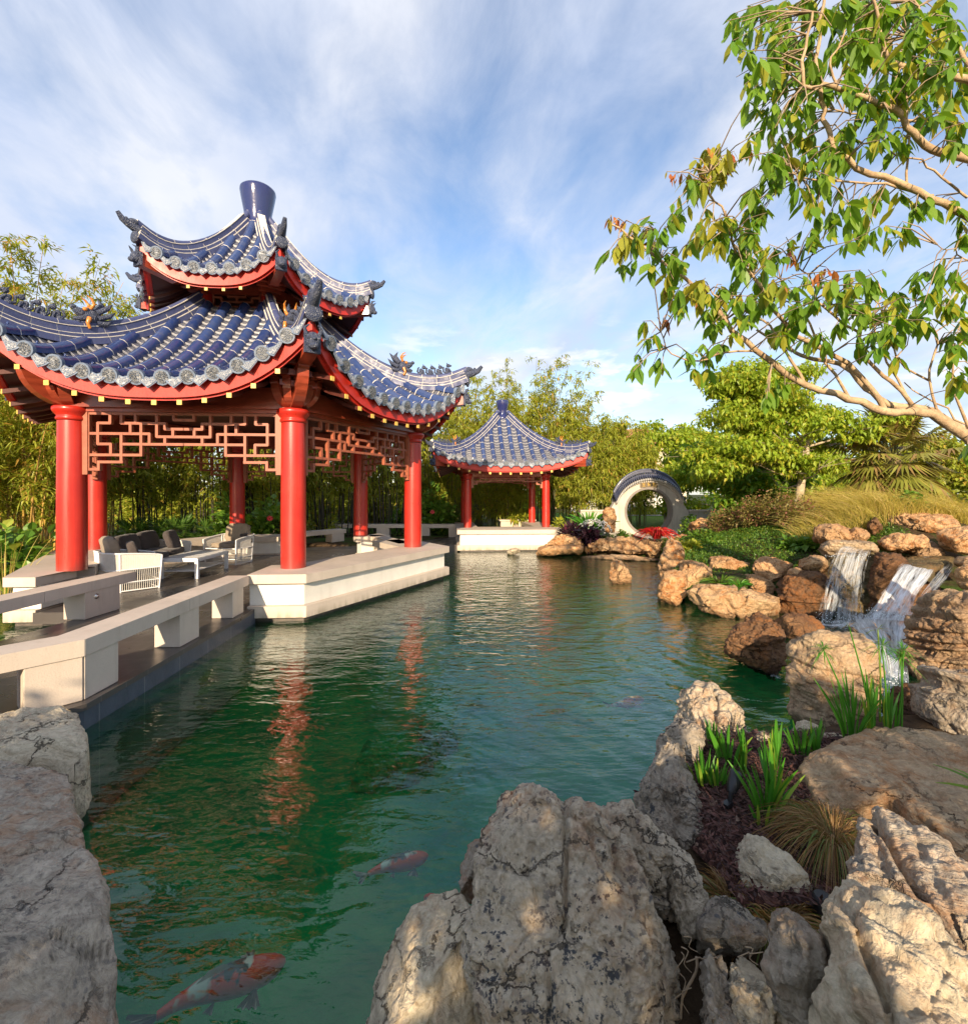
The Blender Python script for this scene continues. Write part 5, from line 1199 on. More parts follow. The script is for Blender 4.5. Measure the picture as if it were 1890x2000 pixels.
urock('tan rock face with dark vertical streaks beside the tall pillar', [(1318, 1180), (1320, 1100), (1345, 1088), (1372, 1095), (1388, 1108), (1398, 1150), (1395, 1180)], 9.2, tf=0.4, tb=0.6, mat='rock_tan', res=MID, p=3.5, seed=95, amp=0.09, freq=1.6, cuts=9, rough=0.04)
urock('long low cracked tan ledge along the waterline', [(1335, 1160), (1352, 1140), (1395, 1143), (1450, 1148), (1500, 1160), (1530, 1172), (1525, 1215), (1440, 1212), (1370, 1196), (1340, 1182)], 7.9, 7.7, tf=0.35, tb=0.6, mat='rock_tan', res=(320, 70), p=4.2, seed=97, amp=0.05, freq=1.8, cuts=8, rough=0.025, block=0.07, bf=1.5)
urock('smooth tan boulder above the grass tuft', [(1384, 1108), (1388, 1088), (1405, 1082), (1440, 1088), (1466, 1098), (1455, 1118), (1440, 1128), (1400, 1122)], 9.6, tf=0.35, tb=0.5, mat='rock_tan', res=MID, p=3.2, seed=99, amp=0.06, freq=1.8, cuts=9, rough=0.022)
urock('large wedge-shaped tan boulder in the middle of the rock shore', [(1466, 1110), (1470, 1088), (1500, 1086), (1540, 1090), (1562, 1098), (1540, 1118), (1525, 1150), (1495, 1160), (1478, 1140)], 8.9, tf=0.45, tb=0.6, mat='rock_tan', res=MID, p=3.5, seed=101, amp=0.07, freq=1.7, cuts=9, rough=0.025, block=0.05, bf=2)
urock('tan rock with deep folds under the wedge-shaped boulder', [(1445, 1150), (1450, 1118), (1475, 1122), (1505, 1130), (1520, 1160), (1510, 1180), (1460, 1175)], 8.6, tf=0.35, tb=0.5, mat='rock_tan', res=MID, p=2.6, seed=103, amp=0.10, freq=2.2, rough=0.04)
urock('dark undercut brown rock bank left of the waterfall', [(1508, 1240), (1515, 1160), (1530, 1122), (1575, 1110), (1625, 1108), (1632, 1160), (1628, 1215), (1600, 1240)], 7.9, tf=0.45, tb=0.8, mat='rock_wet', res=(260, 60), p=4.0, seed=105, amp=0.10, freq=1.5, cuts=7, rough=0.04, strata=0.035, sf=7)
urock('tan capstone resting on the dark bank left of the waterfall', [(1558, 1118), (1562, 1096), (1590, 1086), (1618, 1090), (1622, 1112), (1600, 1120)], 8.1, tf=0.4, tb=0.5, mat='rock_tan', res=MID, p=3.5, seed=107, amp=0.05, freq=2, rough=0.025)
urock('small pale stone on the bank beside the capstone', [(1535, 1124), (1540, 1110), (1560, 1106), (1572, 1114), (1565, 1126)], 8.0, tf=0.15, tb=0.2, mat='rock_tan', res=SM, seed=109, amp=0.03, freq=4, rough=0.01)
urock('tan and red block at the upper left of the waterfall', [(1590, 1062), (1592, 1030), (1620, 1024), (1655, 1027), (1668, 1048), (1660, 1064)], 9.0, tf=0.5, tb=0.6, mat='rock_tan', res=MID, p=4.0, seed=111, amp=0.07, freq=1.7, cuts=9, rough=0.03, block=0.06, bf=2.0)
urock('pale angular stone beside the block above the waterfall', [(1650, 1062), (1658, 1034), (1680, 1025), (1698, 1040), (1700, 1062)], 8.8, tf=0.35, tb=0.4, mat='rock_tan', res=SM, p=3.0, seed=113, amp=0.05, freq=2, rough=0.02, cuts=12)
urock('overhanging red-brown ledge at the lip of the waterfall', [(1585, 1080), (1588, 1060), (1640, 1056), (1700, 1058), (1712, 1076), (1690, 1088), (1615, 1096), (1600, 1092)], 8.4, tf=0.45, tb=0.9, mat='rock_brown', res=MID, p=4.0, seed=115, amp=0.05, freq=2, rough=0.02, strata=0.02, sf=11)
urock('green mossy lip stone under the waterfall', [(1606, 1112), (1622, 1076), (1660, 1062), (1715, 1066), (1735, 1084), (1722, 1130), (1690, 1160), (1640, 1165)], 8.15, tf=0.32, tb=0.5, mat='rock_moss', res=MID, p=2.8, seed=117, amp=0.09, freq=2.2, rough=0.035, strata=0.02, sf=9)
urock('dark wet rock wall behind the falling water', [(1590, 1260), (1602, 1150), (1618, 1100), (1690, 1086), (1740, 1084), (1770, 1120), (1760, 1200), (1740, 1280)], 7.9, 7.6, tf=0.35, tb=0.8, mat='rock_moss', res=(260, 60), p=3.4, seed=119, amp=0.12, freq=1.6, rough=0.05, strata=0.03, sf=7)
urock('brown rock shoulder between the two falls', [(1690, 1210), (1700, 1110), (1715, 1080), (1765, 1082), (1790, 1098), (1770, 1140), (1740, 1180), (1720, 1215)], 7.4, tf=0.35, tb=0.6, mat='rock_wet', res=MID, p=2.8, seed=121, amp=0.11, freq=1.9, rough=0.04)
urock('large pale cracked boulder crowning the rock garden', [(1712, 1040), (1714, 1010), (1735, 1001), (1790, 1001), (1850, 1004), (1866, 1020), (1868, 1036), (1800, 1046), (1730, 1044)], 9.6, tf=0.55, tb=0.7, mat='rock_tan', res=(260, 60), p=3.6, seed=123, amp=0.06, freq=1.6, cuts=9, rough=0.025, block=0.05, bf=2.2)
urock('dark red rock at the left shoulder of the crowning boulder', [(1690, 1040), (1695, 1018), (1715, 1008), (1725, 1024), (1720, 1044)], 9.5, tf=0.3, tb=0.4, mat='rock_wet', res=SM, seed=125, amp=0.06, freq=2, rough=0.03)
urock('long tan rock above the second fall', [(1698, 1078), (1710, 1050), (1745, 1040), (1800, 1046), (1822, 1062), (1815, 1080), (1760, 1080)], 8.3, tf=0.5, tb=0.7, mat='rock_tan', res=MID, p=3.0, seed=127, amp=0.09, freq=1.6, rough=0.03, strata=0.02, sf=9)
urock('rounded tan boulder at the right edge above the second fall', [(1820, 1078), (1822, 1042), (1850, 1030), (1920, 1030), (1940, 1080), (1870, 1086)], 8.0, tf=0.5, tb=0.7, mat='rock_tan', res=MID, p=2.8, seed=129, amp=0.08, freq=1.5, rough=0.025)
urock('mid-sized brown rock linking the upper stones over the falls', [(1775, 1092), (1785, 1062), (1815, 1050), (1845, 1066), (1850, 1092)], 8.2, tf=0.4, tb=0.6, mat='rock_brown', res=SM, seed=131, amp=0.09, freq=2, rough=0.03)
frock('mossy stepped shelf carrying the second fall', [(1745, 1112), (1765, 1086), (1830, 1080), (1866, 1084), (1850, 1102), (1810, 1120), (1765, 1124)], 0.86, tf=0.04, tb=0.2, mat='rock_moss', res=MID, p=4.5, seed=133, amp=0.03, freq=2.5, rough=0.015)
urock('wet brown rock slope under the second fall', [(1700, 1290), (1715, 1190), (1745, 1130), (1790, 1112), (1840, 1110), (1850, 1160), (1800, 1220), (1770, 1310)], 7.5, 6.6, tf=0.22, tb=0.6, mat='rock_wet', res=(220, 50), p=3.0, seed=135, amp=0.10, freq=1.8, rough=0.04)
urock('stack of tan stones at the right edge beside the second fall', [(1845, 1142), (1850, 1118), (1885, 1108), (1960, 1110), (1960, 1150), (1890, 1156)], 6.6, tf=0.35, tb=0.5, mat='rock_tan', res=MID, seed=137, amp=0.07, freq=2, rough=0.025, block=0.04, bf=2.5)
urock('flat tan stone under the right edge trees above the stack', [(1860, 1108), (1868, 1088), (1900, 1082), (1970, 1084), (1970, 1116)], 7.0, tf=0.35, tb=0.5, mat='rock_tan', res=SM, seed=139, amp=0.06, freq=2, rough=0.02)
urock('huge dark layered wet boulder right of the rapids', [(1758, 1400), (1762, 1280), (1758, 1215), (1785, 1172), (1830, 1148), (1900, 1140), (2040, 1150), (2060, 1420)], 5.3, 4.9, tf=0.42, tb=0.6, mat='rock_strata', res=(360, 90), p=3.2, seed=141, amp=0.09, freq=1.8, cuts=7, rough=0.035, strata=0.045, sdir=(-0.28, 0.1, 0.95), sf=11)
urock('low dark wet rock at the foot of the rapids', [(1700, 1420), (1715, 1350), (1750, 1325), (1790, 1330), (1820, 1400), (1800, 1450), (1720, 1450)], 4.4, tf=0.25, tb=0.35, mat='rock_wet', res=MID, seed=143, amp=0.06, freq=3, rough=0.03, strata=0.02, sf=18)
for i, (lab, x0, x1, y0, y1, D) in enumerate([('small pale pebble at the edge of the mulch bed', 1470, 1512, 1428, 1462, 3.0), ('small brown stone between the iris and the squared boulder', 1600, 1650, 1424, 1460, 3.1), ('speckled stone at the water edge behind the iris', 1540, 1600, 1408, 1440, 3.35)]):
    urock(lab, [(x0, (y0+y1)/2), (x0+8, y0+4), ((x0+x1)/2, y0), (x1-4, y0+8), (x1, y1), (x0, y1+8)], D, tf=0.09, tb=0.12, mat='rock_pale', res=SM, seed=150+i, amp=0.02, freq=6, rough=0.01)
# --- far shore
urock('flat tan rock lying at the water edge in front of the small pavilion', [(1042, 1082), (1048, 1068), (1080, 1062), (1120, 1062), (1146, 1072), (1148, 1084), (1100, 1090)], 15.0, tf=0.7, tb=0.6, mat='rock_tan', res=MID, p=3.0, seed=161, amp=0.10, freq=1.2, rough=0.03, strata=0.03, sf=5)
urock('rough tan boulder on top of the flat shore rock', [(1058, 1070), (1068, 1052), (1100, 1044), (1128, 1048), (1140, 1064), (1130, 1072)], 15.4, tf=0.5, tb=0.6, mat='rock_tan', res=MID, p=2.8, seed=163, amp=0.14, freq=1.2, rough=0.05)
urock('long rough rock ledge below the round gate', [(1130, 1085), (1150, 1060), (1180, 1046), (1240, 1044), (1290, 1050), (1320, 1060), (1322, 1092), (1240, 1090)], 14.8, tf=0.6, tb=0.9, mat='rock_tan', res=(320, 60), p=3.2, seed=165, amp=0.16, freq=1.1, rough=0.07, block=0.08, bf=1.1)
urock('low wet rock shelf under the ledge below the round gate', [(1120, 1094), (1140, 1082), (1240, 1084), (1300, 1090), (1310, 1104), (1200, 1098)], 14.4, tf=0.5, tb=0.6, mat='rock_brown', res=MID, p=3.2, seed=167, amp=0.08, freq=1.2, rough=0.03)
urock('small round stone in the water before the small pavilion', [(990, 1078), (996, 1072), (1008, 1070), (1016, 1074), (1016, 1082), (992, 1084)], 15.3, tf=0.25, tb=0.25, mat='rock_pale', res=SM, seed=169, amp=0.04, freq=2.5, rough=0.015)
urock('pointed tan rock standing alone in the pond', [(1190, 1142), (1191, 1112), (1197, 1085), (1206, 1081), (1214, 1096), (1222, 1110), (1234, 1130), (1234, 1142)], 10.5, tf=0.25, tb=0.28, mat='rock_tan', res=MID, p=2.2, seed=171, amp=0.06, freq=2.4, rough=0.025)
urock('upright weathered stone to the left of the round gate', [(1172, 1040), (1178, 1000), (1186, 984), (1197, 988), (1202, 1015), (1200, 1040)], 17.2, tf=0.3, tb=0.3, mat='rock_tan', res=SM, p=2.8, seed=173, amp=0.10, freq=1.5, rough=0.04)
urock('craggy tan boulder to the right of the round gate', [(1342, 1058), (1345, 1020), (1360, 1012), (1392, 1012), (1408, 1030), (1418, 1054), (1390, 1062)], 15.2, tf=0.5, tb=0.6, mat='rock_tan', res=MID, p=2.8, seed=175, amp=0.15, freq=1.3, rough=0.05)
urock('low grey-tan rock at the gate foot beside the red plant', [(1312, 1060), (1318, 1044), (1336, 1040), (1352, 1052), (1350, 1066)], 14.6, tf=0.3, tb=0.4, mat='rock_tan', res=SM, seed=177, amp=0.1, freq=1.5, rough=0.04)
urock('flat orange stone lying in the ground cover', [(1372, 1078), (1382, 1068), (1412, 1066), (1420, 1072), (1410, 1080)], 11.8, tf=0.3, tb=0.3, mat='rock_tan', res=SM, p=3.5, seed=179, amp=0.03, freq=2, rough=0.015)
# dark stones under the water in mid-pond
for i, (x, y, s_) in enumerate([(775, 1475, 0.42), (850, 1440, 0.30), (735, 1500, 0.26)]):
    c0 = G(x, y, -0.70); pts = [c0+Vector((s_*math.cos(t)*(1+0.2*math.sin(3*t+i)), s_*0.8*math.sin(t), 0)) for t in np.linspace(0, 2*np.pi, 9)[:-1]]
    rock(['broad dark stone lying under the water in mid pond', 'smaller dark stone under the water nearer the far side', 'dark stone under the water nearest the walkway'][i], pts, (0, 0, 1), tf=0.16, tb=0.4, mat='ground', res=MID, seed=190+i, amp=0.12, freq=2.5)
# ------------------------------------------------------------------ planting
rng = np.random.RandomState(11)
def unit(v): return v/np.maximum(1e-9, np.linalg.norm(v, axis=1))[:, None]
LEAF = [(0.0, 0.05), (0.22, 0.72), (0.5, 1.0), (0.8, 0.55), (1.0, 0.02)]
def leaves(name, base, d, L, W, mat, parent, prof=None, droop=0.25, fold=0.25, up=None, local=False):
    """many leaves in one mesh: base points, directions, lengths, half widths. prof None: simple folded blades"""
    n = len(base); d = unit(d); u0 = np.tile([0, 0, 1.0], (n, 1)) if up is None else up
    s = np.cross(d, u0+0.25*rng.normal(size=(n, 3))); s = unit(s); nr = np.cross(s, d); L = np.broadcast_to(L, (n,))[:, None]; W = np.broadcast_to(W, (n,))[:, None]
    down = np.array([0, 0, -1.0])
    if prof is None:
        m = base+d*L*0.42+down*droop*L*0.18; t = base+d*L+down*droop*L
        V = np.stack([base, m-s*W+nr*fold*W, t, m+s*W+nr*fold*W], 1).reshape(-1, 3); Q = np.arange(4*n).reshape(n, 4)
    else:
        K = len(prof); rows = []
        for t, w_ in prof:
            c = base+d*L*t+down*droop*L*t*t
            rows += [c-s*W*w_+nr*fold*W*w_, c, c+s*W*w_+nr*fold*W*w_]
        V = np.stack(rows, 1).reshape(-1, 3); b = (np.arange(n)*3*K)[:, None]; Q = []
        for i in range(K-1):
            Q.append(b+np.array([3*i, 3*i+1, 3*i+4, 3*i+3])); Q.append(b+np.array([3*i+1, 3*i+2, 3*i+5, 3*i+4]))
        Q = np.concatenate(Q)
    return link(name, np_mesh(name, V, Q, [MT[mat]], False), parent, local)
def strips(name, paths, wid, mat, parent, local=False, taper=True):
    """thin ribbons along given paths, for grasses"""
    paths = np.asarray(paths); n, K, _ = paths.shape; d = paths[:, -1]-paths[:, 0]
    s = np.cross(d, rng.normal(size=(n, 3))); s = unit(s); wid = np.broadcast_to(wid, (n,))
    rows = []
    for i in range(K):
        w_ = wid*(1-i/(K-1)*0.95) if taper else wid*np.sin(np.pi*(0.12+0.86*i/(K-1)))**0.6
        rows += [paths[:, i]-s*w_[:, None], paths[:, i]+s*w_[:, None]]
    V = np.stack(rows, 1).reshape(-1, 3); b = (np.arange(n)*2*K)[:, None]
    Q = np.concatenate([b+np.array([2*i, 2*i+1, 2*i+3, 2*i+2]) for i in range(K-1)])
    return link(name, np_mesh(name, V, Q, [MT[mat]], True), parent, local)

# ---- bamboo
def bamboo(label, x, y, z, ncul, h, spread, nleaf, leafmat='bamboo_leaf', culm='culm', lean=0.16, lo=0.28, group='bamboo clumps behind the pavilions', blen=0.9, L=0.17, rad=0.022):
    root = empty('bamboo_clump', (x, y, z), label, 'bamboo', group)
    b = MB(); culms = []
    for i in range(ncul):
        a = rng.uniform(0, 2*np.pi); r = spread*math.sqrt(rng.rand()); hh = 1.22*h*rng.uniform(0.62, 1.0); q = np.array([r*math.cos(a)+x, r*math.sin(a)+y, z-0.1])
        dr = np.array([math.cos(a), math.sin(a)])*rng.uniform(0.3, 1.2)*lean+rng.normal(size=2)*lean*0.5
        pts = []
        for j in range(9):
            t = j/8; bend = t*0.6+t**3*0.9; pts.append(q+np.array([dr[0]*hh*bend, dr[1]*hh*bend, hh*t*(1-0.10*t*t)]))
        pts = np.array(pts); culms.append(pts); rr = rad*rng.uniform(0.7, 1.2)
        b.tube([Vector(p) for p in pts], [rr*(1-0.8*j/8) for j in range(9)], 6, cap=False)
    # side twigs
    nb = max(1, nleaf//14); ci = rng.randint(0, ncul, nb); t = lo+(1-lo)*rng.rand(nb)**0.9
    C = np.array(culms); f = t*8; i0 = np.minimum(f.astype(int), 7); fr = (f-i0)[:, None]
    start = C[ci, i0]*(1-fr)+C[ci, i0+1]*fr
    a = rng.uniform(0, 2*np.pi, nb); out = np.stack([np.cos(a), np.sin(a), rng.uniform(-0.1, 0.9, nb)], 1); out = unit(out)
    bl = blen*rng.uniform(0.35, 1.0, nb)*(1.15-0.55*t)
    for i in range(0, nb, 5):
        p = Vector(start[i]); e = p+Vector(out[i])*bl[i]; b.tube([p, (p+e)/2+Vector((0, 0, 0.05*bl[i])), e+Vector((0, 0, -0.12*bl[i]))], [0.006, 0.004, 0.002], 4, cap=False)
    b.build('culms', MT[culm], root)
    per = 14; bi = np.repeat(np.arange(nb), per); s = rng.uniform(0.15, 1.05, len(bi))
    base = start[bi]+out[bi]*(bl[bi]*s)[:, None]+np.array([0, 0, -0.14])*(bl[bi]*s*s)[:, None]+rng.normal(size=(len(bi), 3))*0.05
    d = out[bi]*0.55+rng.normal(size=(len(bi), 3))*0.65+np.array([0, 0, -0.35])
    leaves('foliage', base, d, L*rng.uniform(0.6, 1.25, len(bi)), 0.115*L*rng.uniform(0.8, 1.2, len(bi)), leafmat, root, droop=0.35, fold=0.2)
    return root
BL = [  # x px, distance, height, culms, leaves, leaf, cane, label
    (30, 13.2, 7.9, 34, 30000, 'bamboo_leaf_gold', 'culm_gold', 'tall golden caned bamboo at the far left behind the roof edge'),
    (-60, 11.0, 5.2, 16, 7000, 'bamboo_leaf_gold', 'culm_gold', 'golden bamboo at the left edge next to the big-leaved shrub'),
    (100, 12.8, 4.3, 20, 8000, 'bamboo_leaf_gold', 'culm_gold', 'shorter golden caned bamboo just left of the nearest red column'),
    (130, 14.8, 7.9, 24, 20000, 'bamboo_leaf_gold', 'culm_gold', 'high feathery bamboo top right of the left dragon ornament'),
    (225, 15.6, 8.2, 8, 3200, 'bamboo_leaf', 'culm_gold', 'slender thin bamboo standing against the sky left of the upper roof'),
    (300, 16.6, 5.0, 26, 8000, 'bamboo_leaf', 'culm_dark', 'dark caned bamboo behind the sofa'),
    (420, 17.4, 5.2, 26, 8000, 'bamboo_leaf', 'culm_dark', 'dark caned bamboo behind the far armchair'),
    (540, 18.4, 5.2, 26, 9000, 'bamboo_leaf', 'culm_dark', 'dark caned bamboo just left of the front column'),
    (650, 19.4, 5.4, 30, 9000, 'bamboo_leaf', 'culm_dark', 'dark caned bamboo right of the front column'),
    (755, 20.6, 5.6, 30, 9000, 'bamboo_leaf', 'culm_dark', 'dark caned bamboo behind the right pair of columns'),
    (850, 22.4, 5.8, 24, 11000, 'bamboo_leaf', 'culm', 'leafy green bamboo in the gap between the two pavilions'),
    (905, 24.6, 6.8, 24, 15000, 'bamboo_leaf', 'culm', 'taller yellow-green bamboo left of the small pavilion roof'),
    (965, 25.4, 6.9, 22, 13000, 'bamboo_leaf', 'culm', 'bamboo rising directly behind the small pavilion finial'),
    (1040, 25.0, 7.9, 26, 15000, 'bamboo_leaf', 'culm', 'highest bamboo with bare tips right of the small finial'),
    (1100, 24.4, 6.6, 24, 15000, 'bamboo_leaf', 'culm', 'broad yellow-green bamboo over the right eave of the small pavilion'),
    (1160, 22.6, 5.3, 26, 16000, 'bamboo_leaf', 'culm', 'dense lower bamboo right of the small pavilion'),
    (1215, 23.6, 5.2, 22, 13000, 'bamboo_leaf', 'culm', 'bamboo spreading over the left shoulder of the round gate'),
    (980, 22.8, 3.0, 26, 9000, 'bamboo_leaf', 'culm', 'low bamboo screen seen through the small pavilion'),
]
for i, (px, D, h, nc, nl, lm, cm, lab) in enumerate(BL):
    p = P(px, HY, D); dk = cm == 'culm_dark'
    bamboo(lab, p.x, p.y, 0.25, nc, h, 1.15, nl, lm, cm, lean=0.10 if not dk else 0.07, lo=0.34 if dk else 0.22, L=0.20 if D < 14 else 0.24, rad=0.026 if D < 16 else 0.03)
# bare leader tips above the bamboo
# ---- shrubs
def shrub(label, x, y, z, r, h, n, mat, L, W, cat='shrub', group=None, name='shrub', prof=LEAF, droop=0.3, stems=7, stem='twig', clump=9, fill=0.55, upb=0.35, per=None):
    root = empty(name, (x, y, z), label, cat, group)
    k_ = max(4, clump); cc = rng.normal(size=(k_, 3)); cc = unit(cc)*(rng.rand(k_)**0.5)[:, None]*0.72
    cc[:, 2] = np.abs(cc[:, 2])*1.0
    ci = rng.randint(0, k_, n); q = rng.normal(size=(n, 3)); q = unit(q)*(rng.uniform(fill, 1.0, n))[:, None]
    pts = cc[ci]+q*rng.uniform(0.32, 0.48, (n, 1)); pts[:, 2] = np.maximum(pts[:, 2], rng.uniform(0.02, 0.2, n))
    base = np.array([x, y, z])+pts*np.array([r, r, h*0.82])
    d = unit(q)*0.8+rng.normal(size=(n, 3))*0.45+np.array([0, 0, upb])
    if stems:
        b = MB()
        for i in range(stems):
            c1 = cc[i % k_]*np.array([r, r, h*0.82])+np.array([x, y, z]); b.tube([(x+rng.normal()*0.08*r, y+rng.normal()*0.08*r, z-0.05), ((x+c1[0])/2+rng.normal()*0.05, (y+c1[1])/2, z+(c1[2]-z)*0.55), tuple(c1)], [0.02*h, 0.013*h, 0.006*h], 5, cap=False)
        b.build('stems', MT[stem], root)
    leaves('foliage', base, d, L*rng.uniform(0.6, 1.2, n), W*rng.uniform(0.75, 1.15, n), mat, root, prof, droop)
    return root
def rosette(label, x, y, z, n, L, W, mat, cat, name, arch=0.6, group=None, spread=0.06, K=6, blade=True, erect=0.8, parent_stem=False):
    """tuft of arching blades from one foot"""
    root = empty(name, (x, y, z), label, cat, group)
    a = rng.uniform(0, 2*np.pi, n); r0 = spread*np.sqrt(rng.rand(n)); ln = L*rng.uniform(0.55, 1.0, n); el = np.clip(rng.normal(erect, 0.22, n), 0.15, 1.5)
    paths = []
    for j in range(K):
        t = j/(K-1); out = ln*t*np.cos(el)*(1+0.3*t); up_ = ln*t*np.sin(el)-arch*ln*t**2.2
        paths.append(np.stack([x+(r0+out)*np.cos(a), y+(r0+out)*np.sin(a), z+up_], 1))
    strips('blades', np.stack(paths, 1), W, mat, root, taper=False)
    return root
def at(px, D, dx=0): p = P(px, HY, D); return p.x+dx, p.y
# big leaved shrubs round the pavilion
x, y = at(45, 9.6); shrub('large-leaved green shrub at the left edge beside the bench', x-0.3, y, 0.25, 1.0, 1.65, 420, 'shrub_leaf', 0.34, 0.085, clump=8)
x, y = at(455, 15.6); shrub('bright large-leaved shrub behind the far armchair', x, y, 0.3, 1.1, 1.9, 700, 'shrub_leaf', 0.30, 0.085)
x, y = at(520, 15.4); shrub('large-leaved shrub with red flowers left of the front column', x, y, 0.3, 1.0, 1.7, 600, 'shrub_leaf', 0.30, 0.085)
x, y = at(850, 20.5); shrub('rounded large-leaved shrub between the two pavilions', x, y, 0.3, 1.35, 2.5, 1300, 'shrub_leaf', 0.32, 0.09, clump=14)
x, y = at(785, 21.5); shrub('lower leafy shrub partly behind the right column', x, y, 0.3, 0.9, 1.7, 500, 'shrub_leaf', 0.32, 0.09)
x, y = at(640, 19.2); shrub('low yellow-green shrub behind the bench at the back opening', x, y, 0.3, 0.8, 1.0, 500, 'hedge_leaf', 0.2, 0.05)
x, y = at(590, 18.6); shrub('low bushy shrub right of the front column', x, y, 0.3, 0.8, 0.9, 500, 'hedge_leaf', 0.2, 0.05)
x, y = at(30, 12.0); shrub('soft yellow-green shrub over the left bench end', x, y, 0.1, 1.2, 0.9, 2200, 'hedge_leaf', 0.14, 0.02, prof=None, clump=12)
x, y = at(110, 12.6); shrub('feathery low shrub behind the nearest column foot', x, y, 0.1, 0.9, 0.8, 1500, 'hedge_leaf', 0.14, 0.02, prof=None, clump=12)
def fanpalm(label, x, y, z, h, nf, R_, mat, name='fan_palm', cat='palm', group=None, trunk=0.0, seg=22, tr=0.1):
    root = empty(name, (x, y, z), label, cat, group)
    if trunk:
        b = MB(); b.tube([(x, y, z-0.1), (x+0.03, y, z+trunk*0.5), (x, y, z+trunk)], [tr*1.15, tr, tr*1.1], 12)
        for i in range(70):
            t = rng.rand(); a = rng.uniform(0, 6.28); p = Vector((x+tr*math.cos(a), y+tr*math.sin(a), z+trunk*t)); b.bar(p, p+Vector((0.07*math.cos(a), 0.07*math.sin(a), 0.10)), 0.03, 0.015)
        b.build('trunk', MT['bark_palm'], root)
    b = MB(); B = []; Dd = []; Ln = []
    for i in range(nf):
        a = rng.uniform(0, 2*np.pi); el = rng.uniform(-0.95, 1.35) if trunk else rng.uniform(0.2, 1.3); pl = R_*rng.uniform(0.45, 0.75)
        o = np.array([math.cos(a)*math.cos(el), math.sin(a)*math.cos(el), math.sin(el)]); top = np.array([x, y, z+trunk])
        e = top+o*pl+np.array([0, 0, -0.10*pl]); b.tube([tuple(top), tuple((top+e)/2+np.array([0, 0, 0.03])), tuple(e)], [0.012, 0.010, 0.008], 4, cap=False)
        sd = np.cross(o, [0, 0, 1.0]); sd /= np.linalg.norm(sd)+1e-9; un = np.cross(sd, o)
        for j in range(seg):
            th = (j/(seg-1)-0.5)*R(230); dd = o*math.cos(th)+sd*math.sin(th)+un*0.08
            B.append(e); Dd.append(dd); Ln.append(R_*0.55*(1-0.25*abs(th)/2)*rng.uniform(0.85, 1.1))
    b.build('leaf_stalks', MT['culm'], root)
    leaves('fronds', np.array(B), np.array(Dd), np.array(Ln), 0.022*R_, mat, root, droop=0.42 if trunk else 0.2, fold=0.3)
    return root
x, y = at(270, 14.8); fanpalm('low fan palm behind the sofa', x, y, 0.3, 1, 22, 1.1, 'fan_leaf')
x, y = at(345, 15.3); fanpalm('low fan palm behind the coffee table', x, y, 0.3, 1, 22, 1.2, 'fan_leaf')
x, y = at(410, 15.6); fanpalm('low fan palm left of the rear red column', x, y, 0.3, 1, 18, 1.0, 'fan_leaf')
for i, (px, D, h) in enumerate([(120, 24, 4), (330, 24.5, 4.4), (470, 25, 4.6), (600, 26, 4.8), (740, 27, 5), (870, 29, 6)]):
    x, y = at(px, D); shrub(['dim background tree behind the nearest left columns', 'dim background tree behind the sofa bamboo', 'dim background tree behind the rear column', 'dim background tree right behind the front column', 'dim background tree behind the right columns', 'background tree behind the gap between pavilions'][i], x, y, 0.3, 2.6, h, 5000, 'bamboo_leaf' if i != 5 else 'hedge_leaf', 0.30, 0.09, name='background_tree', cat='tree', prof=None, clump=22, stems=6, stem='bark')
# flowers on the bushes
for i, (px, py, D) in enumerate([(530, 1012, 14.6), (770, 1050, 20), (845, 1000, 19.4)]):
    p = P(px, py, D); b = MB()
    for j in range(7): a = j*0.9; b.ball((p.x+0.05*math.cos(a), p.y-0.1, p.z+0.05*math.sin(a)), (0.05, 0.03, 0.03))
    tag(b.build('flower_cluster', MT['pink']), ['red flower cluster in the shrub left of the front column', 'tiny red flower by the right column foot', 'tiny red flower in the rounded shrub'][i], 'flower')
# ---- round the small pavilion and the gate
x, y = at(1008, 20.2); shrub('yellow-green fern-like plant in the planter of the small pavilion', x+0.3, y+1.2, 0.75, 0.55, 0.75, 300, 'hedge_leaf', 0.34, 0.04, clump=6)
x, y = at(1150, 18.2); rosette('big upright bright green fern right of the small pavilion', x, y, 0.35, 90, 1.5, 0.045, 'iris_leaf', 'fern', 'fern', 0.35, erect=1.15)
x, y = at(1098, 17.6); shrub('yellow-leaved low shrub beside the right columns of the small pavilion', x, y, 0.35, 0.6, 0.9, 500, 'hedge_leaf', 0.22, 0.05)
x, y = at(1120, 15.9); shrub('dark purple strap-leaved plant right of the small pavilion bench', x, y, 0.55, 0.42, 0.75, 260, 'dark_leaf', 0.34, 0.045)
x, y = at(1150, 15.4); shrub('drooping dark maroon plant over the shore rocks', x, y, 0.40, 0.48, 0.55, 300, 'dark_leaf', 0.34, 0.05)
x, y = at(1158, 16.5); shrub('mound of tiny white flowers above the dark purple plants', x, y, 0.5, 0.55, 0.55, 900, 'cover_leaf', 0.06, 0.02, prof=None)
b = MB()
for i in range(220):
    a = rng.uniform(0, 6.28); r = 0.6*math.sqrt(rng.rand()); b.ball((x+r*math.cos(a), y-0.15+r*math.sin(a)*0.6, 0.62+0.5*math.sqrt(max(0, 1-(r/0.6)**2))*rng.uniform(0.7, 1.0)), 0.022, nu=5, nv=4)
tag(b.build('flower_heads', MT['flower']), 'tiny white blossoms massed by the upright stone', 'flowers', kind='stuff')
x, y = at(1282, 14.2); rosette('scarlet mop-headed plant on the ledge under the round gate', x, y, 0.62, 320, 1.05, 0.016, 'red_leaf', 'plant', 'red_plant', 0.80, erect=1.3, spread=0.10)
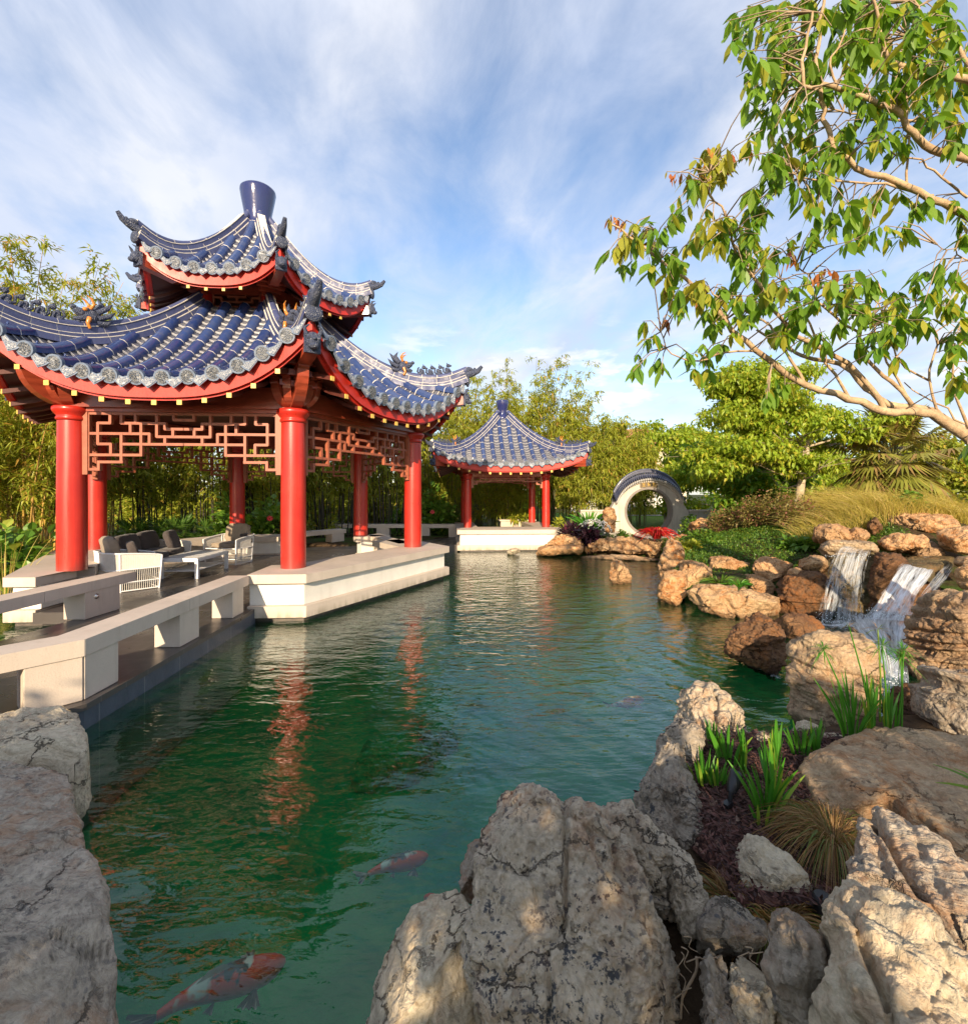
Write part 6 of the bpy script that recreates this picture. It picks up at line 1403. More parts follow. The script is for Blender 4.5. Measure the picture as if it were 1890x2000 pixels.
x, y = at(1215, 17.4); shrub('small dark green plant at the left foot of the gate', x, y, 0.35, 0.4, 0.5, 350, 'cover_leaf', 0.12, 0.03)
x, y = at(1352, 17.2); shrub('leafy bush at the right foot of the gate', x, y, 0.35, 0.7, 1.0, 900, 'shrub_leaf', 0.14, 0.04)

# ---- right hand garden
def blob_tree(label, x, y, z, h, crown0, nleaf, leafmat, L, W, bark='bark_white', tr=0.09, forks=5, bare=0, name='garden_tree', lean=(0, 0), prof=None, group=None):
    """tree with a tapered forking trunk; crown: list of (dx, dy, dz, rx, ry, rz)"""
    crown = []
    for c_ in crown0:
        for _ in range(3): crown.append((c_[0]+rng.normal()*c_[3]*0.55, c_[1]+rng.normal()*c_[4]*0.5, c_[2]+rng.normal()*c_[5]*0.55, c_[3]*rng.uniform(0.5, 0.85), c_[4]*rng.uniform(0.5, 0.85), c_[5]*rng.uniform(0.55, 0.95)))
    root = empty(name, (x, y, z), label, 'tree', group); b = MB()
    fork = Vector((x+lean[0]*0.5, y+lean[1]*0.5, z+h*0.30)); top = Vector((x+lean[0], y+lean[1], z+h*0.62))
    b.tube([(x, y, z-0.1), (x+lean[0]*0.15, y, z+h*0.14), tuple(fork)], [tr*1.25, tr*0.95, tr*0.85], 10, cap=False)
    b.tube([tuple(fork), tuple((fork+top)/2+Vector((0.06, 0, 0))), tuple(top)], [tr*0.8, tr*0.55, tr*0.3], 8, cap=False)
    ends = []
    for i, (dx, dy, dz_, rx, ry, rz) in enumerate(crown[::3]):
        e = Vector((x+dx, y+dy, z+dz_)); s = fork.lerp(top, rng.uniform(0, 0.9)); mid = (s+e)/2+Vector((0, 0, -0.06*h*rng.rand()))
        b.tube([tuple(s), tuple(mid), tuple(e)], [tr*0.36, tr*0.22, tr*0.06], 6, cap=False)
        for j in range(4):
            o = Vector((rng.normal()*rx*0.6, rng.normal()*ry*0.6, rng.normal()*rz*0.5)); s2 = mid.lerp(e, rng.uniform(0.1, 1)); b.tube([tuple(s2), tuple(s2.lerp(e+o, 0.5)+Vector((0, 0, 0.04))), tuple(e+o)], [tr*0.10, tr*0.06, tr*0.02], 4, cap=False)
    for i in range(bare):                                   # pale bare boughs
        a = rng.uniform(0, 2*np.pi); ln = h*rng.uniform(0.25, 0.5); s = fork+Vector((0, 0, rng.uniform(-0.05, 0.2)*h)); e = s+Vector((math.cos(a)*ln, math.sin(a)*ln*0.6, ln*rng.uniform(-0.05, 0.45)))
        m1 = s.lerp(e, 0.5)+Vector((0, 0, -0.05*ln)); b.tube([tuple(s), tuple(m1), tuple(e)], [tr*0.26, tr*0.14, tr*0.03], 6, cap=False)
        for j in range(8):
            s2 = s.lerp(e, rng.uniform(0.3, 0.95)); e2 = s2+Vector((rng.normal(), rng.normal(), abs(rng.normal())*0.7))*ln*0.22; b.tube([tuple(s2), tuple(e2)], [tr*0.07, tr*0.02], 4, cap=False)
    b.build('trunk', MT[bark], root)
    wts = np.array([c[3]*c[4]*c[5] for c in crown]); ci = rng.choice(len(crown), nleaf, p=wts/wts.sum()); C = np.array(crown)
    # leaves hang in sprays: spray centre, then leaves round it
    ns = max(1, nleaf//9); sc_i = rng.choice(len(crown), ns, p=wts/wts.sum()); q = unit(rng.normal(size=(ns, 3)))*(rng.rand(ns)**0.36)[:, None]
    sp = C[sc_i, :3]+q*C[sc_i, 3:]+np.array([x, y, z]); si = rng.randint(0, ns, nleaf)
    base = sp[si]+rng.normal(size=(nleaf, 3))*np.array([0.09, 0.09, 0.05])*(L/0.16)
    d = rng.normal(size=(nleaf, 3))*0.7+np.array([0, 0, -0.55])
    leaves('crown', base, d, L*rng.uniform(0.65, 1.2, nleaf), W*rng.uniform(0.8, 1.2, nleaf), leafmat, root, prof, 0.2)
    return root
x, y = at(1552, 13.2)
blob_tree('airy pale-trunked tree with bright yellow-green leaves in the right garden', x, y, 0.75, 4.9, [(0.25, -0.3, 2.1, 0.8, 0.6, 0.4), (-0.5, -0.2, 2.2, 0.8, 0.6, 0.35), (-0.9, 0.2, 3.2, 1.2, 0.9, 0.55), (-0.2, 0, 3.9, 1.2, 0.9, 0.6), (0.5, 0.2, 3.4, 1.0, 0.8, 0.5), (-1.5, 0, 2.5, 1.1, 0.8, 0.45), (-1.4, 0.3, 1.9, 1.0, 0.8, 0.35), (0.9, 0.2, 2.7, 0.9, 0.7, 0.4), (-0.6, -0.3, 2.7, 0.9, 0.7, 0.35), (-1.2, -0.2, 4.1, 0.8, 0.7, 0.4), (0.2, 0.3, 4.5, 0.8, 0.7, 0.3), (-2.0, 0.1, 3.3, 0.6, 0.6, 0.35)],
          26000, 'crown_leaf', 0.14, 0.04, tr=0.115, bare=7, lean=(0.35, 0))
x, y = at(1425, 16.2)
blob_tree('broad dark green leafy tree right of the round gate', x, y, 0.4, 3.6, [(-0.6, 0, 2.6, 1.0, 1.0, 0.5), (0.3, 0, 2.7, 1.2, 1.0, 0.6), (1.2, 0.2, 2.5, 1.0, 0.9, 0.6), (0.1, -0.4, 1.7, 1.0, 0.9, 0.5), (0.9, -0.3, 1.5, 1.0, 0.8, 0.6), (-1.0, 0, 2.3, 0.6, 0.7, 0.3), (1.6, 0, 1.9, 0.8, 0.8, 0.6), (0.4, -0.5, 0.9, 0.9, 0.7, 0.5), (1.7, -0.2, 3.2, 0.8, 0.7, 0.5)],
          20000, 'tree_leaf', 0.18, 0.05, tr=0.08, bare=5)
x, y = at(1300, 26)
blob_tree('bright green tree behind the round gate roof', x, y, 0.4, 5, [(-3.4, 0, 2.6, 1.4, 1.4, 1.2), (-2.2, 0, 3.6, 1.6, 1.4, 1.0), (-0.6, 0, 4.2, 1.6, 1.3, 1.0), (1.0, 0.2, 3.0, 1.5, 1.3, 0.9), (2.3, 0, 3.4, 1.5, 1.2, 0.9), (0.1, -0.3, 2.0, 1.8, 1.2, 0.9), (1.2, 0, 4.4, 1.4, 1.2, 0.9)], 22000, 'crown_leaf', 0.24, 0.07, tr=0.1)
x, y = at(1500, 21)
blob_tree('yellow-green tree behind the airy pale-trunked tree', x, y, 0.4, 5, [(-1.5, 0, 3.0, 1.6, 1.2, 1.0), (0.2, 0, 3.6, 1.5, 1.2, 1.0), (1.6, 0.2, 3.1, 1.5, 1.2, 1.0), (0.2, -0.3, 1.8, 2.0, 1.2, 0.8), (2.8, 0, 2.0, 1.3, 1, 0.8), (-2.4, 0, 2.4, 1.3, 1, 0.8)], 18000, 'crown_leaf', 0.22, 0.065, tr=0.1)
for i, (px, D, r, h, n) in enumerate([(1560, 15.5, 1.4, 1.6, 4500), (1660, 15.5, 1.5, 1.8, 4500), (1760, 15.8, 1.5, 1.7, 4500), (1860, 15.0, 1.5, 2.0, 4500), (1930, 13.0, 1.2, 2.2, 3000)]):
    x, y = at(px, D); shrub(['rounded yellow-green sea-grape hedge bush behind the pale trunk', 'yellow-green hedge bush left of the palm trunk', 'yellow-green hedge bush behind the palm trunk', 'yellow-green hedge bush right of the palm', 'yellow-green hedge bush at the right edge'][i], x, y, gz(x, y)-0.1, r, h+0.25, n, 'hedge_leaf', 0.14, 0.06, clump=18, prof=LEAF[::2] if False else None)
x, y = at(1742, 13.2); fanpalm('shaggy fan palm with a short thick trunk on the grassy mound', x, y, gz(x, y), 3, 84, 1.65, 'palm_leaf', trunk=1.5, tr=0.16, seg=26)
for i, (px, D, r, h, n) in enumerate([(1505, 12.2, 0.95, 1.15, 5000), (1560, 11.4, 0.85, 0.9, 4000), (1440, 13.4, 0.9, 1.0, 4000)]):
    x, y = at(px, D); shrub(['bronze-tinted leafy shrub in the middle of the right garden', 'dark bronze shrub under the grassy mound', 'bronze and green shrub right of the craggy boulder'][i], x, y, gz(x, y)-0.05, r, h, n, 'bronze_leaf', 0.085, 0.024, prof=None, clump=18)
for i, (px, D, r, h, n, m) in enumerate([(1372, 12.6, 0.5, 0.5, 1500, 'cover_leaf'), (1345, 11.4, 0.35, 0.45, 1200, 'hedge_leaf'), (1558, 10.0, 0.45, 0.40, 700, 'shrub_leaf'), (1420, 14.2, 0.7, 0.9, 2200, 'shrub_leaf'), (1395, 11.6, 0.5, 0.25, 1400, 'cover_leaf')]):
    x, y = at(px, D); shrub(['low green bush between the tall pillar and the craggy boulder', 'small yellow-green bush right of the fissured pillar', 'bright green leafy plant left of the waterfall top', 'leafy bush behind the craggy boulder', 'creeping green mat beside the orange stone'][i], x, y, gz(x, y)-0.05, r, h, n, m, 0.10 if i != 2 else 0.16, 0.035 if i != 2 else 0.06, prof=None, clump=12)
# ground cover over the right bank: tiny leaves nobody could count
def cover(name, label, region, n, mat, L, W, hmax, cat='ground cover', wave=1.0, keep=None):
    X = rng.uniform(region[0], region[1], n); Y = rng.uniform(region[2], region[3], n); Z = ground_z(X, Y)
    ok = Z > 0.2
    if keep is not None: ok &= keep(X, Y)
    X, Y, Z = X[ok], Y[ok], Z[ok]
    hh = hmax*(0.35+0.65*np.clip(0.5+vnoise(np.stack([X*1.6, Y*1.6, 0*X], 1), 5), 0, 1))*rng.rand(len(X))
    base = np.stack([X, Y, Z+hh*0.8-0.02], 1); d = rng.normal(size=(len(X), 3))+np.array([0, 0, 0.4])
    o = leaves(name, base, d, L*rng.uniform(0.6, 1.2, len(X)), W, mat, None, None, 0.1)
    return tag(o, label, cat, kind='stuff')
cover('ground_cover', 'fine dark green ground cover on the right bank between the rocks', (3.8, 8.2, 9.0, 15.5), 42000, 'cover_leaf', 0.06, 0.016, 0.16)
cover('ground_cover', 'green ground cover along the far shore below the bamboo', (-12, 9, 16.5, 25), 42000, 'cover_leaf', 0.10, 0.03, 0.18, keep=lambda X, Y: ~((X > 4.9) & (X < 9.5) & (Y > 15)) & ~((abs(X-0.7) < 2.2) & (Y < 21.5)) & ~((X < -0.5) & (X > -6.6) & (Y < 19.3)))
cover('ground_cover', 'green and yellow undergrowth on the left bank', (-18, -8.5, 5, 17), 30000, 'hedge_leaf', 0.10, 0.025, 0.25)
# golden fine grass mound
n = 26000; X = rng.uniform(5.6, 14, n); Y = rng.uniform(9.6, 15.5, n); Z = ground_z(X, Y)
pxx = CX+FPX*X/Y; ok = (Z > 0.85) & (pxx > 1560+rng.normal(size=n)*14) ; X, Y, Z = X[ok], Y[ok], Z[ok]; n = len(X)
clx = vnoise(np.stack([X*1.1, Y*1.1, 0*X], 1), 21); ln = 0.80*rng.uniform(0.5, 1.0, n)*(1+0.35*clx); dirx = -0.55+0.5*vnoise(np.stack([X*0.9, Y*0.9, 0*X+3], 1), 8)+rng.normal(size=n)*0.35; diry = -0.35+rng.normal(size=n)*0.35
paths = np.stack([np.stack([X+dirx*ln*(t**1.6), Y+diry*ln*(t**1.6), Z-0.03+ln*(t-0.42*t**2.4)], 1) for t in (0, 0.33, 0.66, 1.0)], 1)
tag(strips('grass', paths, 0.006, 'gold_grass', None), 'soft golden fine-bladed grass covering the mound under the palm', 'grass', kind='stuff')
for i, (px, py, D) in enumerate([(1780, 1000, 10.2), (1760, 996, 10.3)]):
    pass
x, y = at(1768, 10.3); shrub('green broad-leaved plant behind the crowning boulder', x, y, gz(x, y)+0.05, 0.42, 0.42, 120, 'shrub_leaf', 0.16, 0.06, clump=5)
x, y = at(1860, 9.1); rosette('tuft of reddish grass at the right end of the crowning boulder', x, y, 1.12, 70, 0.45, 0.006, 'dry_grass', 'grass tuft', 'grass_tuft', 0.3, erect=1.2)
p = P(1405, 1142, 8.75); rosette('green grass tuft on the tan ledge', p.x, p.y, p.z, 120, 0.42, 0.007, 'cover_leaf', 'grass tuft', 'grass_tuft', 0.5, erect=1.0, group=None)
p = P(1440, 1146, 8.6); rosette('thinner yellowish grass tuft right of the first on the ledge', p.x, p.y, p.z, 70, 0.32, 0.006, 'iris_leaf', 'grass tuft', 'grass_tuft', 0.5, erect=0.95)

x, y = at(1700, 25)
blob_tree('yellow-green tree closing the skyline behind the palm', x, y, 0.4, 5, [(-2.4, 0, 2.6, 1.5, 1.2, 1.1), (-0.6, 0, 3.3, 1.6, 1.2, 1.1), (1.2, 0, 2.7, 1.6, 1.2, 1.1), (2.8, 0, 2.9, 1.5, 1.2, 1.1), (0, 0, 1.5, 2.4, 1.2, 0.9)], 18000, 'hedge_leaf', 0.24, 0.075, tr=0.1)
x, y = at(1900, 24)
blob_tree('yellow-green tree closing the skyline at the right edge', x, y, 0.4, 5, [(-2.0, 0, 2.4, 1.5, 1.2, 1.0), (-0.2, 0, 3.0, 1.6, 1.2, 1.0), (1.4, 0, 2.6, 1.5, 1.2, 1.0), (-0.4, 0, 1.4, 2.4, 1.2, 0.9)], 15000, 'hedge_leaf', 0.24, 0.075, tr=0.1)
# ---- near tree reaching in from the right: boughs traced at their own distances
C0 = lambda cx, cy: (1160+cx*0.4534, cy*0.4534)
def bough(pts, D0, D1, r0, r1):
    n = len(pts); out = []
    for i, (cx, cy) in enumerate(pts):
        t = i/(n-1); x, y = C0(cx, cy); out.append(P(x, y, D0+(D1-D0)*t))
    return out, [r0+(r1-r0)*(i/(n-1))**0.8 for i in range(n)]
root_t = empty('spreading_tree', (5.6, 3.3, 0.3), 'near spreading tree whose pale tan boughs reach in from the right edge', 'tree')
def smooth(path, rad, k_=3):
    P_ = [path[0]]+list(path)+[path[-1]]; out = []; rr = []
    for i in range(1, len(P_)-2):
        for j in range(k_):
            t = j/k_; a, b_, c, d = P_[i-1], P_[i], P_[i+1], P_[i+2]
            out.append(0.5*((2*b_)+(c-a)*t+(2*a-5*b_+4*c-d)*t*t+(3*b_-a-3*c+d)*t**3)); rr.append(rad[i-1]+(rad[min(i, len(rad)-1)]-rad[i-1])*t)
    out.append(path[-1]); rr.append(rad[-1]); return out, rr
tb = MB(); BR = []
def addb(pts, D0, D1, r0, r1, n=10):
    p, r = bough(pts, D0, D1, r0*0.68, r1*0.75); p, r = smooth(p, r)
    p = [q+Vector((rng.normal(), rng.normal(), rng.normal()))*0.008 for q in p]
    tb.tube(p, r, n, cap=False); BR.extend(zip(p, r)); return p
trunk_top = Vector((5.2, 3.5, 1.75))
tb.tube([(5.6, 3.3, 0.1), (5.5, 3.35, 0.8), tuple(trunk_top)], [0.22, 0.16, 0.13], 14, cap=False)
def limb_in(p0, r):
    tb.tube(*smooth([trunk_top, trunk_top.lerp(p0, 0.5)+Vector((0.12, 0, 0.12)), p0], [0.12, r*1.2, r]), 10, cap=False)
L1 = addb([(1640, 1925), (1500, 1800), (1370, 1770), (1250, 1768), (1100, 1715), (900, 1650), (700, 1510), (560, 1380), (480, 1270), (330, 1150), (200, 1050), (70, 965)], 3.7, 3.5, 0.062, 0.008); limb_in(L1[0], 0.062)
L2 = addb([(1640, 1880), (1450, 1775), (1270, 1740), (1170, 1670), (1060, 1570), (900, 1530), (830, 1490), (700, 1420)], 3.85, 4.3, 0.056, 0.012); limb_in(L2[0], 0.05)
addb([(1250, 1755), (1100, 1560), (880, 1450), (800, 1360), (740, 1280), (660, 1150), (600, 1050), (570, 930), (500, 830), (490, 740)], 3.75, 3.4, 0.030, 0.006)
addb([(1400, 1772), (1280, 1650), (1180, 1550), (1130, 1430), (980, 1320), (940, 1220), (870, 1140)], 3.7, 3.6, 0.026, 0.006)
addb([(700, 1510), (560, 1520), (450, 1555), (330, 1520), (290, 1440)], 3.6, 3.45, 0.013, 0.005)
addb([(900, 1650), (820, 1500), (760, 1400), (640, 1330), (500, 1265)], 3.65, 3.7, 0.018, 0.006)
addb([(1100, 1715), (1000, 1560), (930, 1400), (860, 1290), (800, 1200)], 3.7, 3.9, 0.018, 0.006)
addb([(1370, 1772), (1260, 1560), (1200, 1400), (1240, 1260)], 3.8, 4.0, 0.016, 0.005)
addb([(1500, 1800), (1440, 1640), (1480, 1480), (1400, 1360), (1390, 1280)], 3.7, 3.8, 0.016, 0.005)
addb([(1440, 1640), (1300, 1540), (1250, 1350), (1180, 1260)], 3.75, 3.8, 0.012, 0.005)
addb([(1620, 1840), (1560, 1700), (1540, 1560), (1600, 1450)], 3.7, 3.6, 0.018, 0.006)
addb([(1620, 1860), (1520, 1760), (1400, 1700), (1330, 1640)], 3.75, 4.0, 0.014, 0.005)
U1 = addb([(1640, 950), (1500, 880), (1350, 800), (1200, 740), (1050, 660), (1000, 540), (980, 440), (955, 310), (970, 150), (990, -20)], 3.5, 3.3, 0.040, 0.012); limb_in(U1[0], 0.04)
U2 = addb([(1640, 690), (1500, 650), (1400, 590), (1330, 510), (1230, 440), (1100, 390), (1000, 370), (900, 360), (910, 200), (935, 50)], 3.4, 3.2, 0.042, 0.010); limb_in(U2[0], 0.042)
U3 = addb([(1640, 365), (1500, 325), (1400, 320), (1300, 270), (1240, 180), (1230, 80), (1190, -20)], 3.4, 3.3, 0.038, 0.010); limb_in(U3[0], 0.038)
U4 = addb([(1640, 330), (1560, 190), (1420, 100), (1380, 10)], 3.6, 3.6, 0.026, 0.008); limb_in(U4[0], 0.026)
U5 = addb([(1640, 545), (1500, 520), (1300, 520), (1150, 500), (1040, 470)], 3.6, 3.6, 0.020, 0.006); limb_in(U5[0], 0.02)
addb([(1450, 850), (1300, 805), (1130, 790), (930, 770), (860, 740)], 3.5, 3.4, 0.016, 0.005)
addb([(1350, 800), (1355, 600), (1350, 400), (1360, 150)], 3.45, 3.5, 0.012, 0.006)
addb([(1610, 860), (1500, 760), (1400, 700), (1250, 640), (1120, 610)], 3.6, 3.6, 0.014, 0.005)
addb([(1640, 1180), (1590, 1100), (1520, 1075), (1470, 1055)], 3.3, 3.3, 0.009, 0.003)
addb([(1050, 380), (1020, 280), (1070, 150), (1095, -10)], 3.3, 3.2, 0.012, 0.006)
for cx, cy, dx, dy in [(1500, 1480, 90, -110), (1480, 1480, -30, -90), (1300, 1540, 60, -120), (1290, 1500, -70, -70), (1560, 1560, -60, 40), (1600, 1450, -70, -60), (1500, 760, 30, -120), (1560, 720, 60, -80), (1400, 700, 90, -60), (1200, 1400, 80, -60), (1240, 1260, -60, -100), (940, 1220, 60, -60), (940, 1220, -90, -40), (1000, 1560, -30, -150), (1130, 1430, 60, -90)]:
    x0, y0 = C0(cx, cy); x1, y1 = C0(cx+dx, cy+dy); xm, ym = C0(cx+dx*0.55+15, cy+dy*0.45); tb.tube([tuple(P(x0, y0, 3.7)), tuple(P(xm, ym, 3.68)), tuple(P(x1, y1, 3.65))], [0.006, 0.004, 0.002], 5, cap=False)
SP = [(650, 80, 90, 80), (620, 200, 50, 80), (760, 150, 90, 120), (700, 300, 60, 80), (850, 250, 90, 120), (780, 380, 80, 80), (690, 500, 50, 80), (800, 550, 80, 90), (900, 480, 80, 80), (1000, 300, 100, 150), (1100, 150, 120, 130),
      (1150, 300, 120, 120), (1300, 100, 120, 110), (1450, 150, 120, 130), (1560, 80, 60, 100), (1400, 300, 120, 100), (1500, 420, 90, 90), (1250, 400, 120, 100), (1420, 440, 90, 60), (1570, 560, 60, 90), (1300, 600, 100, 70), (1100, 570, 120, 80), (1000, 700, 100, 70),
      (880, 680, 90, 70), (760, 690, 60, 70), (730, 800, 60, 80), (720, 880, 60, 70), (800, 640, 70, 60), (950, 790, 80, 40), (900, 820, 60, 40), (1000, 900, 70, 60), (1090, 870, 50, 50), (1200, 860, 60, 45), (1320, 880, 80, 45), (1410, 880, 50, 50),
      (1000, 970, 50, 50), (1170, 980, 80, 60), (1280, 980, 60, 50), (870, 60, 80, 80), (1000, 60, 80, 80), (1200, 40, 80, 60), (1590, 250, 50, 80), (560, 130, 25, 60), (640, 350, 30, 40), (430, 800, 60, 50),
      (300, 960, 60, 70), (300, 1120, 70, 70), (400, 930, 80, 60), (400, 1060, 80, 70), (550, 1010, 60, 60), (400, 1190, 60, 50), (640, 900, 80, 50), (700, 970, 80, 70), (650, 1050, 80, 70), (780, 1050, 80, 50), (880, 1000, 80, 40), (700, 1130, 90, 50), (800, 1260, 90, 70),
      (620, 1270, 80, 60), (560, 1320, 90, 60), (680, 1380, 80, 50), (540, 1440, 50, 50), (470, 1410, 45, 45), (380, 1340, 40, 40), (900, 1340, 100, 60), (1000, 1250, 90, 50), (1100, 1220, 100, 60), (1200, 1200, 80, 50), (1150, 1330, 110, 60), (1270, 1300, 100, 70), (1400, 1300, 110, 80), (1450, 1190, 70, 45),
      (1530, 1260, 80, 80), (1380, 1400, 100, 60), (1200, 1450, 100, 50), (1280, 1520, 50, 40), (1560, 1450, 50, 70), (1600, 1360, 40, 70), (1580, 1520, 50, 50), (1000, 1440, 80, 40), (850, 1400, 80, 50), (220, 1060, 60, 60), (90, 1130, 50, 50),
      (240, 1420, 40, 40), (210, 1500, 40, 40), (165, 1600, 35, 40), (260, 1600, 40, 40), (420, 1520, 50, 30), (490, 1510, 30, 30), (450, 1590, 30, 35), (780, 1720, 60, 50), (830, 1680, 35, 40), (1600, 1640, 50, 60), (1590, 1950, 30, 40), (1550, 900, 30, 40), (1600, 1000, 20, 30)]
SY = [(490, 690, 100, 60), (430, 790, 60, 50), (540, 720, 60, 50), (480, 1000, 50, 60), (340, 1240, 50, 60), (480, 1240, 40, 50), (110, 1040, 60, 50), (200, 990, 40, 40), (790, 1220, 50, 40), (620, 1240, 50, 40), (420, 1240, 40, 30)]
SR = [(110, 950, 70, 35), (770, 1165, 60, 40), (880, 1080, 50, 28), (1040, 1155, 40, 14), (630, 640, 45, 14), (330, 760, 30, 25), (290, 1370, 55, 25), (240, 970, 20, 15)]
BP = np.array([list(p) for p, r in BR])
tw = MB()
def spots(S, mat, dens, Lm):
    B = []; Dd = []; Ln = []; Wd = []
    for cx, cy, rx, ry in S:
        nc = max(2, int(dens*rx*ry/1000))
        for _ in range(nc):
            x, y = C0(cx+rng.uniform(-1, 1)*rx, cy+rng.uniform(-1, 1)*ry); D = 3.5+rng.normal()*0.22
            p = np.array(P(x, y, D))
            j = np.argmin(((BP-p)**2).sum(1)+0.15*rng.rand(len(BP))*0.3); q = BP[j]
            if np.linalg.norm(q-p) < 0.6:
                m = (q+p)/2+np.array([0, 0, 0.04]); tw.tube([tuple(q), tuple(m), tuple(p)], [0.0055, 0.004, 0.0022], 5, cap=False)
            ax_ = unit((p-q+rng.normal(size=3)*0.05)[None])[0]
            for i in range(rng.randint(5, 9)):
                a = rng.uniform(0, 2*np.pi); B.append(p-ax_*0.10*rng.rand()); Dd.append(np.array([math.cos(a)*0.55, math.sin(a)*0.55, -1.0+0.35*rng.normal()])+ax_*0.15); ll = Lm*rng.uniform(0.45, 1.25); Ln.append(ll); Wd.append(ll*rng.uniform(0.17, 0.24))
    return leaves('foliage', np.array(B), np.array(Dd), np.array(Ln), np.array(Wd), mat, root_t, LEAF, 0.12, 0.14)
spots(SP, 'tree_leaf', 1.35, 0.12); spots(SY, 'tree_leaf_young', 1.7, 0.12); spots(SR, 'tree_leaf_red', 1.0, 0.08)
nv_ = len(tb.v); tb.v += tw.v; tb.f += [[i+nv_ for i in f] for f in tw.f]; tb.m += [1]*len(tw.f); tb.sm += tw.sm; tb.build('branches', [MT['bark'], MT['twig']], root_t)
# ---- trees behind the viewer that shade the near bank
x, y = -2.6, -4.2
for i, (sx, sy, h, nl) in enumerate([(-4.2, -4.6, 3.3, 3500), (-1.3, -4.4, 3.2, 3500), (1.4, -4.6, 3.15, 1700), (4.6, -4.4, 3.1, 900)]):
    blob_tree(['leafy garden tree behind the viewer on the left', 'leafy garden tree directly behind the viewer', 'leafy garden tree behind the viewer on the right', 'thin-leaved garden tree behind the viewer at the far right'][i], sx, sy, 0.2, h,
              [(-0.9, 0, h*0.72, 1.1, 0.8, 0.5), (0.6, 0.1, h*0.78, 1.1, 0.8, 0.5), (0, 0, h*0.52, 1.4, 0.9, 0.5), (-0.6, 0, h*0.32, 1.1, 0.8, 0.5), (0.8, 0, h*0.34, 1.0, 0.8, 0.5)], nl, 'tree_leaf', 0.22, 0.075, bark='bark')
# ------------------------------------------------------------------ round garden gate
gx, gy, gzc, gr = 6.28, 18.5, 1.27, 0.845
gate = empty('moon_gate', (gx, gy, 0.3), 'whitewashed round moon gate with an arched blue tile cap beyond the pond', 'gate')
def arch_y(u):                       # wall top over the opening, sweeping down to the shoulders
    return 0.55+2.02*math.cos(min(1.0, abs(u)/1.62)*math.pi/2)**0.62
b = MB(); N_ = 64; th = 0.32
ring = [(gr*math.cos(2*math.pi*i/N_), gr*math.sin(2*math.pi*i/N_)+gzc) for i in range(N_)]
def outer(i):
    a = 2*math.pi*i/N_; c, s = math.cos(a), math.sin(a); best = None
    for k_ in range(1, 400):
        rr = k_*0.012; xx = c*rr; zz = gzc+s*rr
        if zz < 0.10 or abs(xx) > 1.56 or zz > arch_top(xx): return (c*(rr-0.012), gzc+s*(rr-0.012))
    return (c*rr, gzc+s*rr)
def arch_top(u):
    q = min(abs(u), 1.30)
    return gzc-0.12+math.sqrt(max(0.0, 1.38**2-q*q))*0.98-max(0.0, abs(u)-1.30)*1.5
out = [outer(i) for i in range(N_)]
for yy, fl in ((gy-th/2, 0), (gy+th/2, 1)):
    V = [(gx+x, yy, z) for x, z in ring]+[(gx+x, yy, z) for x, z in out]
    F = [(i, N_+i, N_+(i+1) % N_, (i+1) % N_) for i in range(N_)]; b.add(V, [f[::-1] for f in F] if fl else F)
V = [(gx+x, gy-th/2, z) for x, z in ring]+[(gx+x, gy+th/2, z) for x, z in ring]; b.add(V, [((i+1) % N_, N_+(i+1) % N_, N_+i, i) for i in range(N_)], 0, True)
V = [(gx+x, gy-th/2, z) for x, z in out]+[(gx+x, gy+th/2, z) for x, z in out]; b.add(V, [(i, N_+i, N_+(i+1) % N_, (i+1) % N_) for i in range(N_)])
b.build('gate_wall', MT['gate_stone'], gate)
b = MB()
for i in range(N_):
    for r0, r1, y0 in ((gr-0.005, gr+0.075, gy-th/2-0.03),):
        a0, a1 = 2*math.pi*i/N_, 2*math.pi*(i+1)/N_; pt = lambda r, a, yy: (gx+r*math.cos(a), yy, gzc+r*math.sin(a))
        b.add([pt(r0, a0, y0), pt(r1, a0, y0), pt(r1, a1, y0), pt(r0, a1, y0), pt(r0, a0, gy+th/2+0.02), pt(r1, a0, gy+th/2), pt(r1, a1, gy+th/2), pt(r0, a1, gy+th/2+0.02)], [(3, 2, 1, 0), (1, 2, 6, 5), (3, 0, 4, 7)])
MT['trim'] = plain('grey_stone_trim', (0.22, 0.19, 0.165), 0.7, 0.15, 6, 0.2, 30); b.build('opening_trim', MT['trim'], gate)
# cap: moulded band, rows of small blue tiles, ridge
b = MB(); n = 46
us = [-1.29+2.58*math.sin((i/n-0.5)*math.pi*0.96)/(2*math.sin(math.pi*0.48))+1.29 for i in range(n+1)]
def capstrip(y0, y1, z0, z1, m):
    V = []
    for u in us: V += [(gx+u, y0, arch_top(u)+z0), (gx+u, y0, arch_top(u)+z1), (gx+u, y1, arch_top(u)+z1), (gx+u, y1, arch_top(u)+z0)]
    b.add(V, [(i*4+j, i*4+(j+1) % 4, (i+1)*4+(j+1) % 4, (i+1)*4+j) for i in range(n) for j in range(4)], m)
capstrip(gy-th/2-0.07, gy+th/2+0.07, -0.12, -0.05, 1); capstrip(gy-th/2-0.12, gy+th/2+0.12, -0.05, 0.02, 1); capstrip(gy-0.09, gy+0.09, 0.26, 0.34, 2)
capstrip(gy-0.2, gy+0.2, 0.02, 0.2, 2)
for i in range(n):
    u = (us[i]+us[i+1])/2; z = arch_top(u)
    b.tube([(gx+u, gy-0.05, z+0.27), (gx+u, gy-0.20, z+0.17), (gx+u, gy-0.38, z+0.05)], 0.026, 7, 0); b.tube([(gx+u, gy+0.05, z+0.27), (gx+u, gy+0.38, z+0.05)], 0.026, 6, 0)
    b.ball((gx+u+0.035, gy-0.37, z-0.01), (0.028, 0.008, 0.05), 3, nu=6, nv=4)
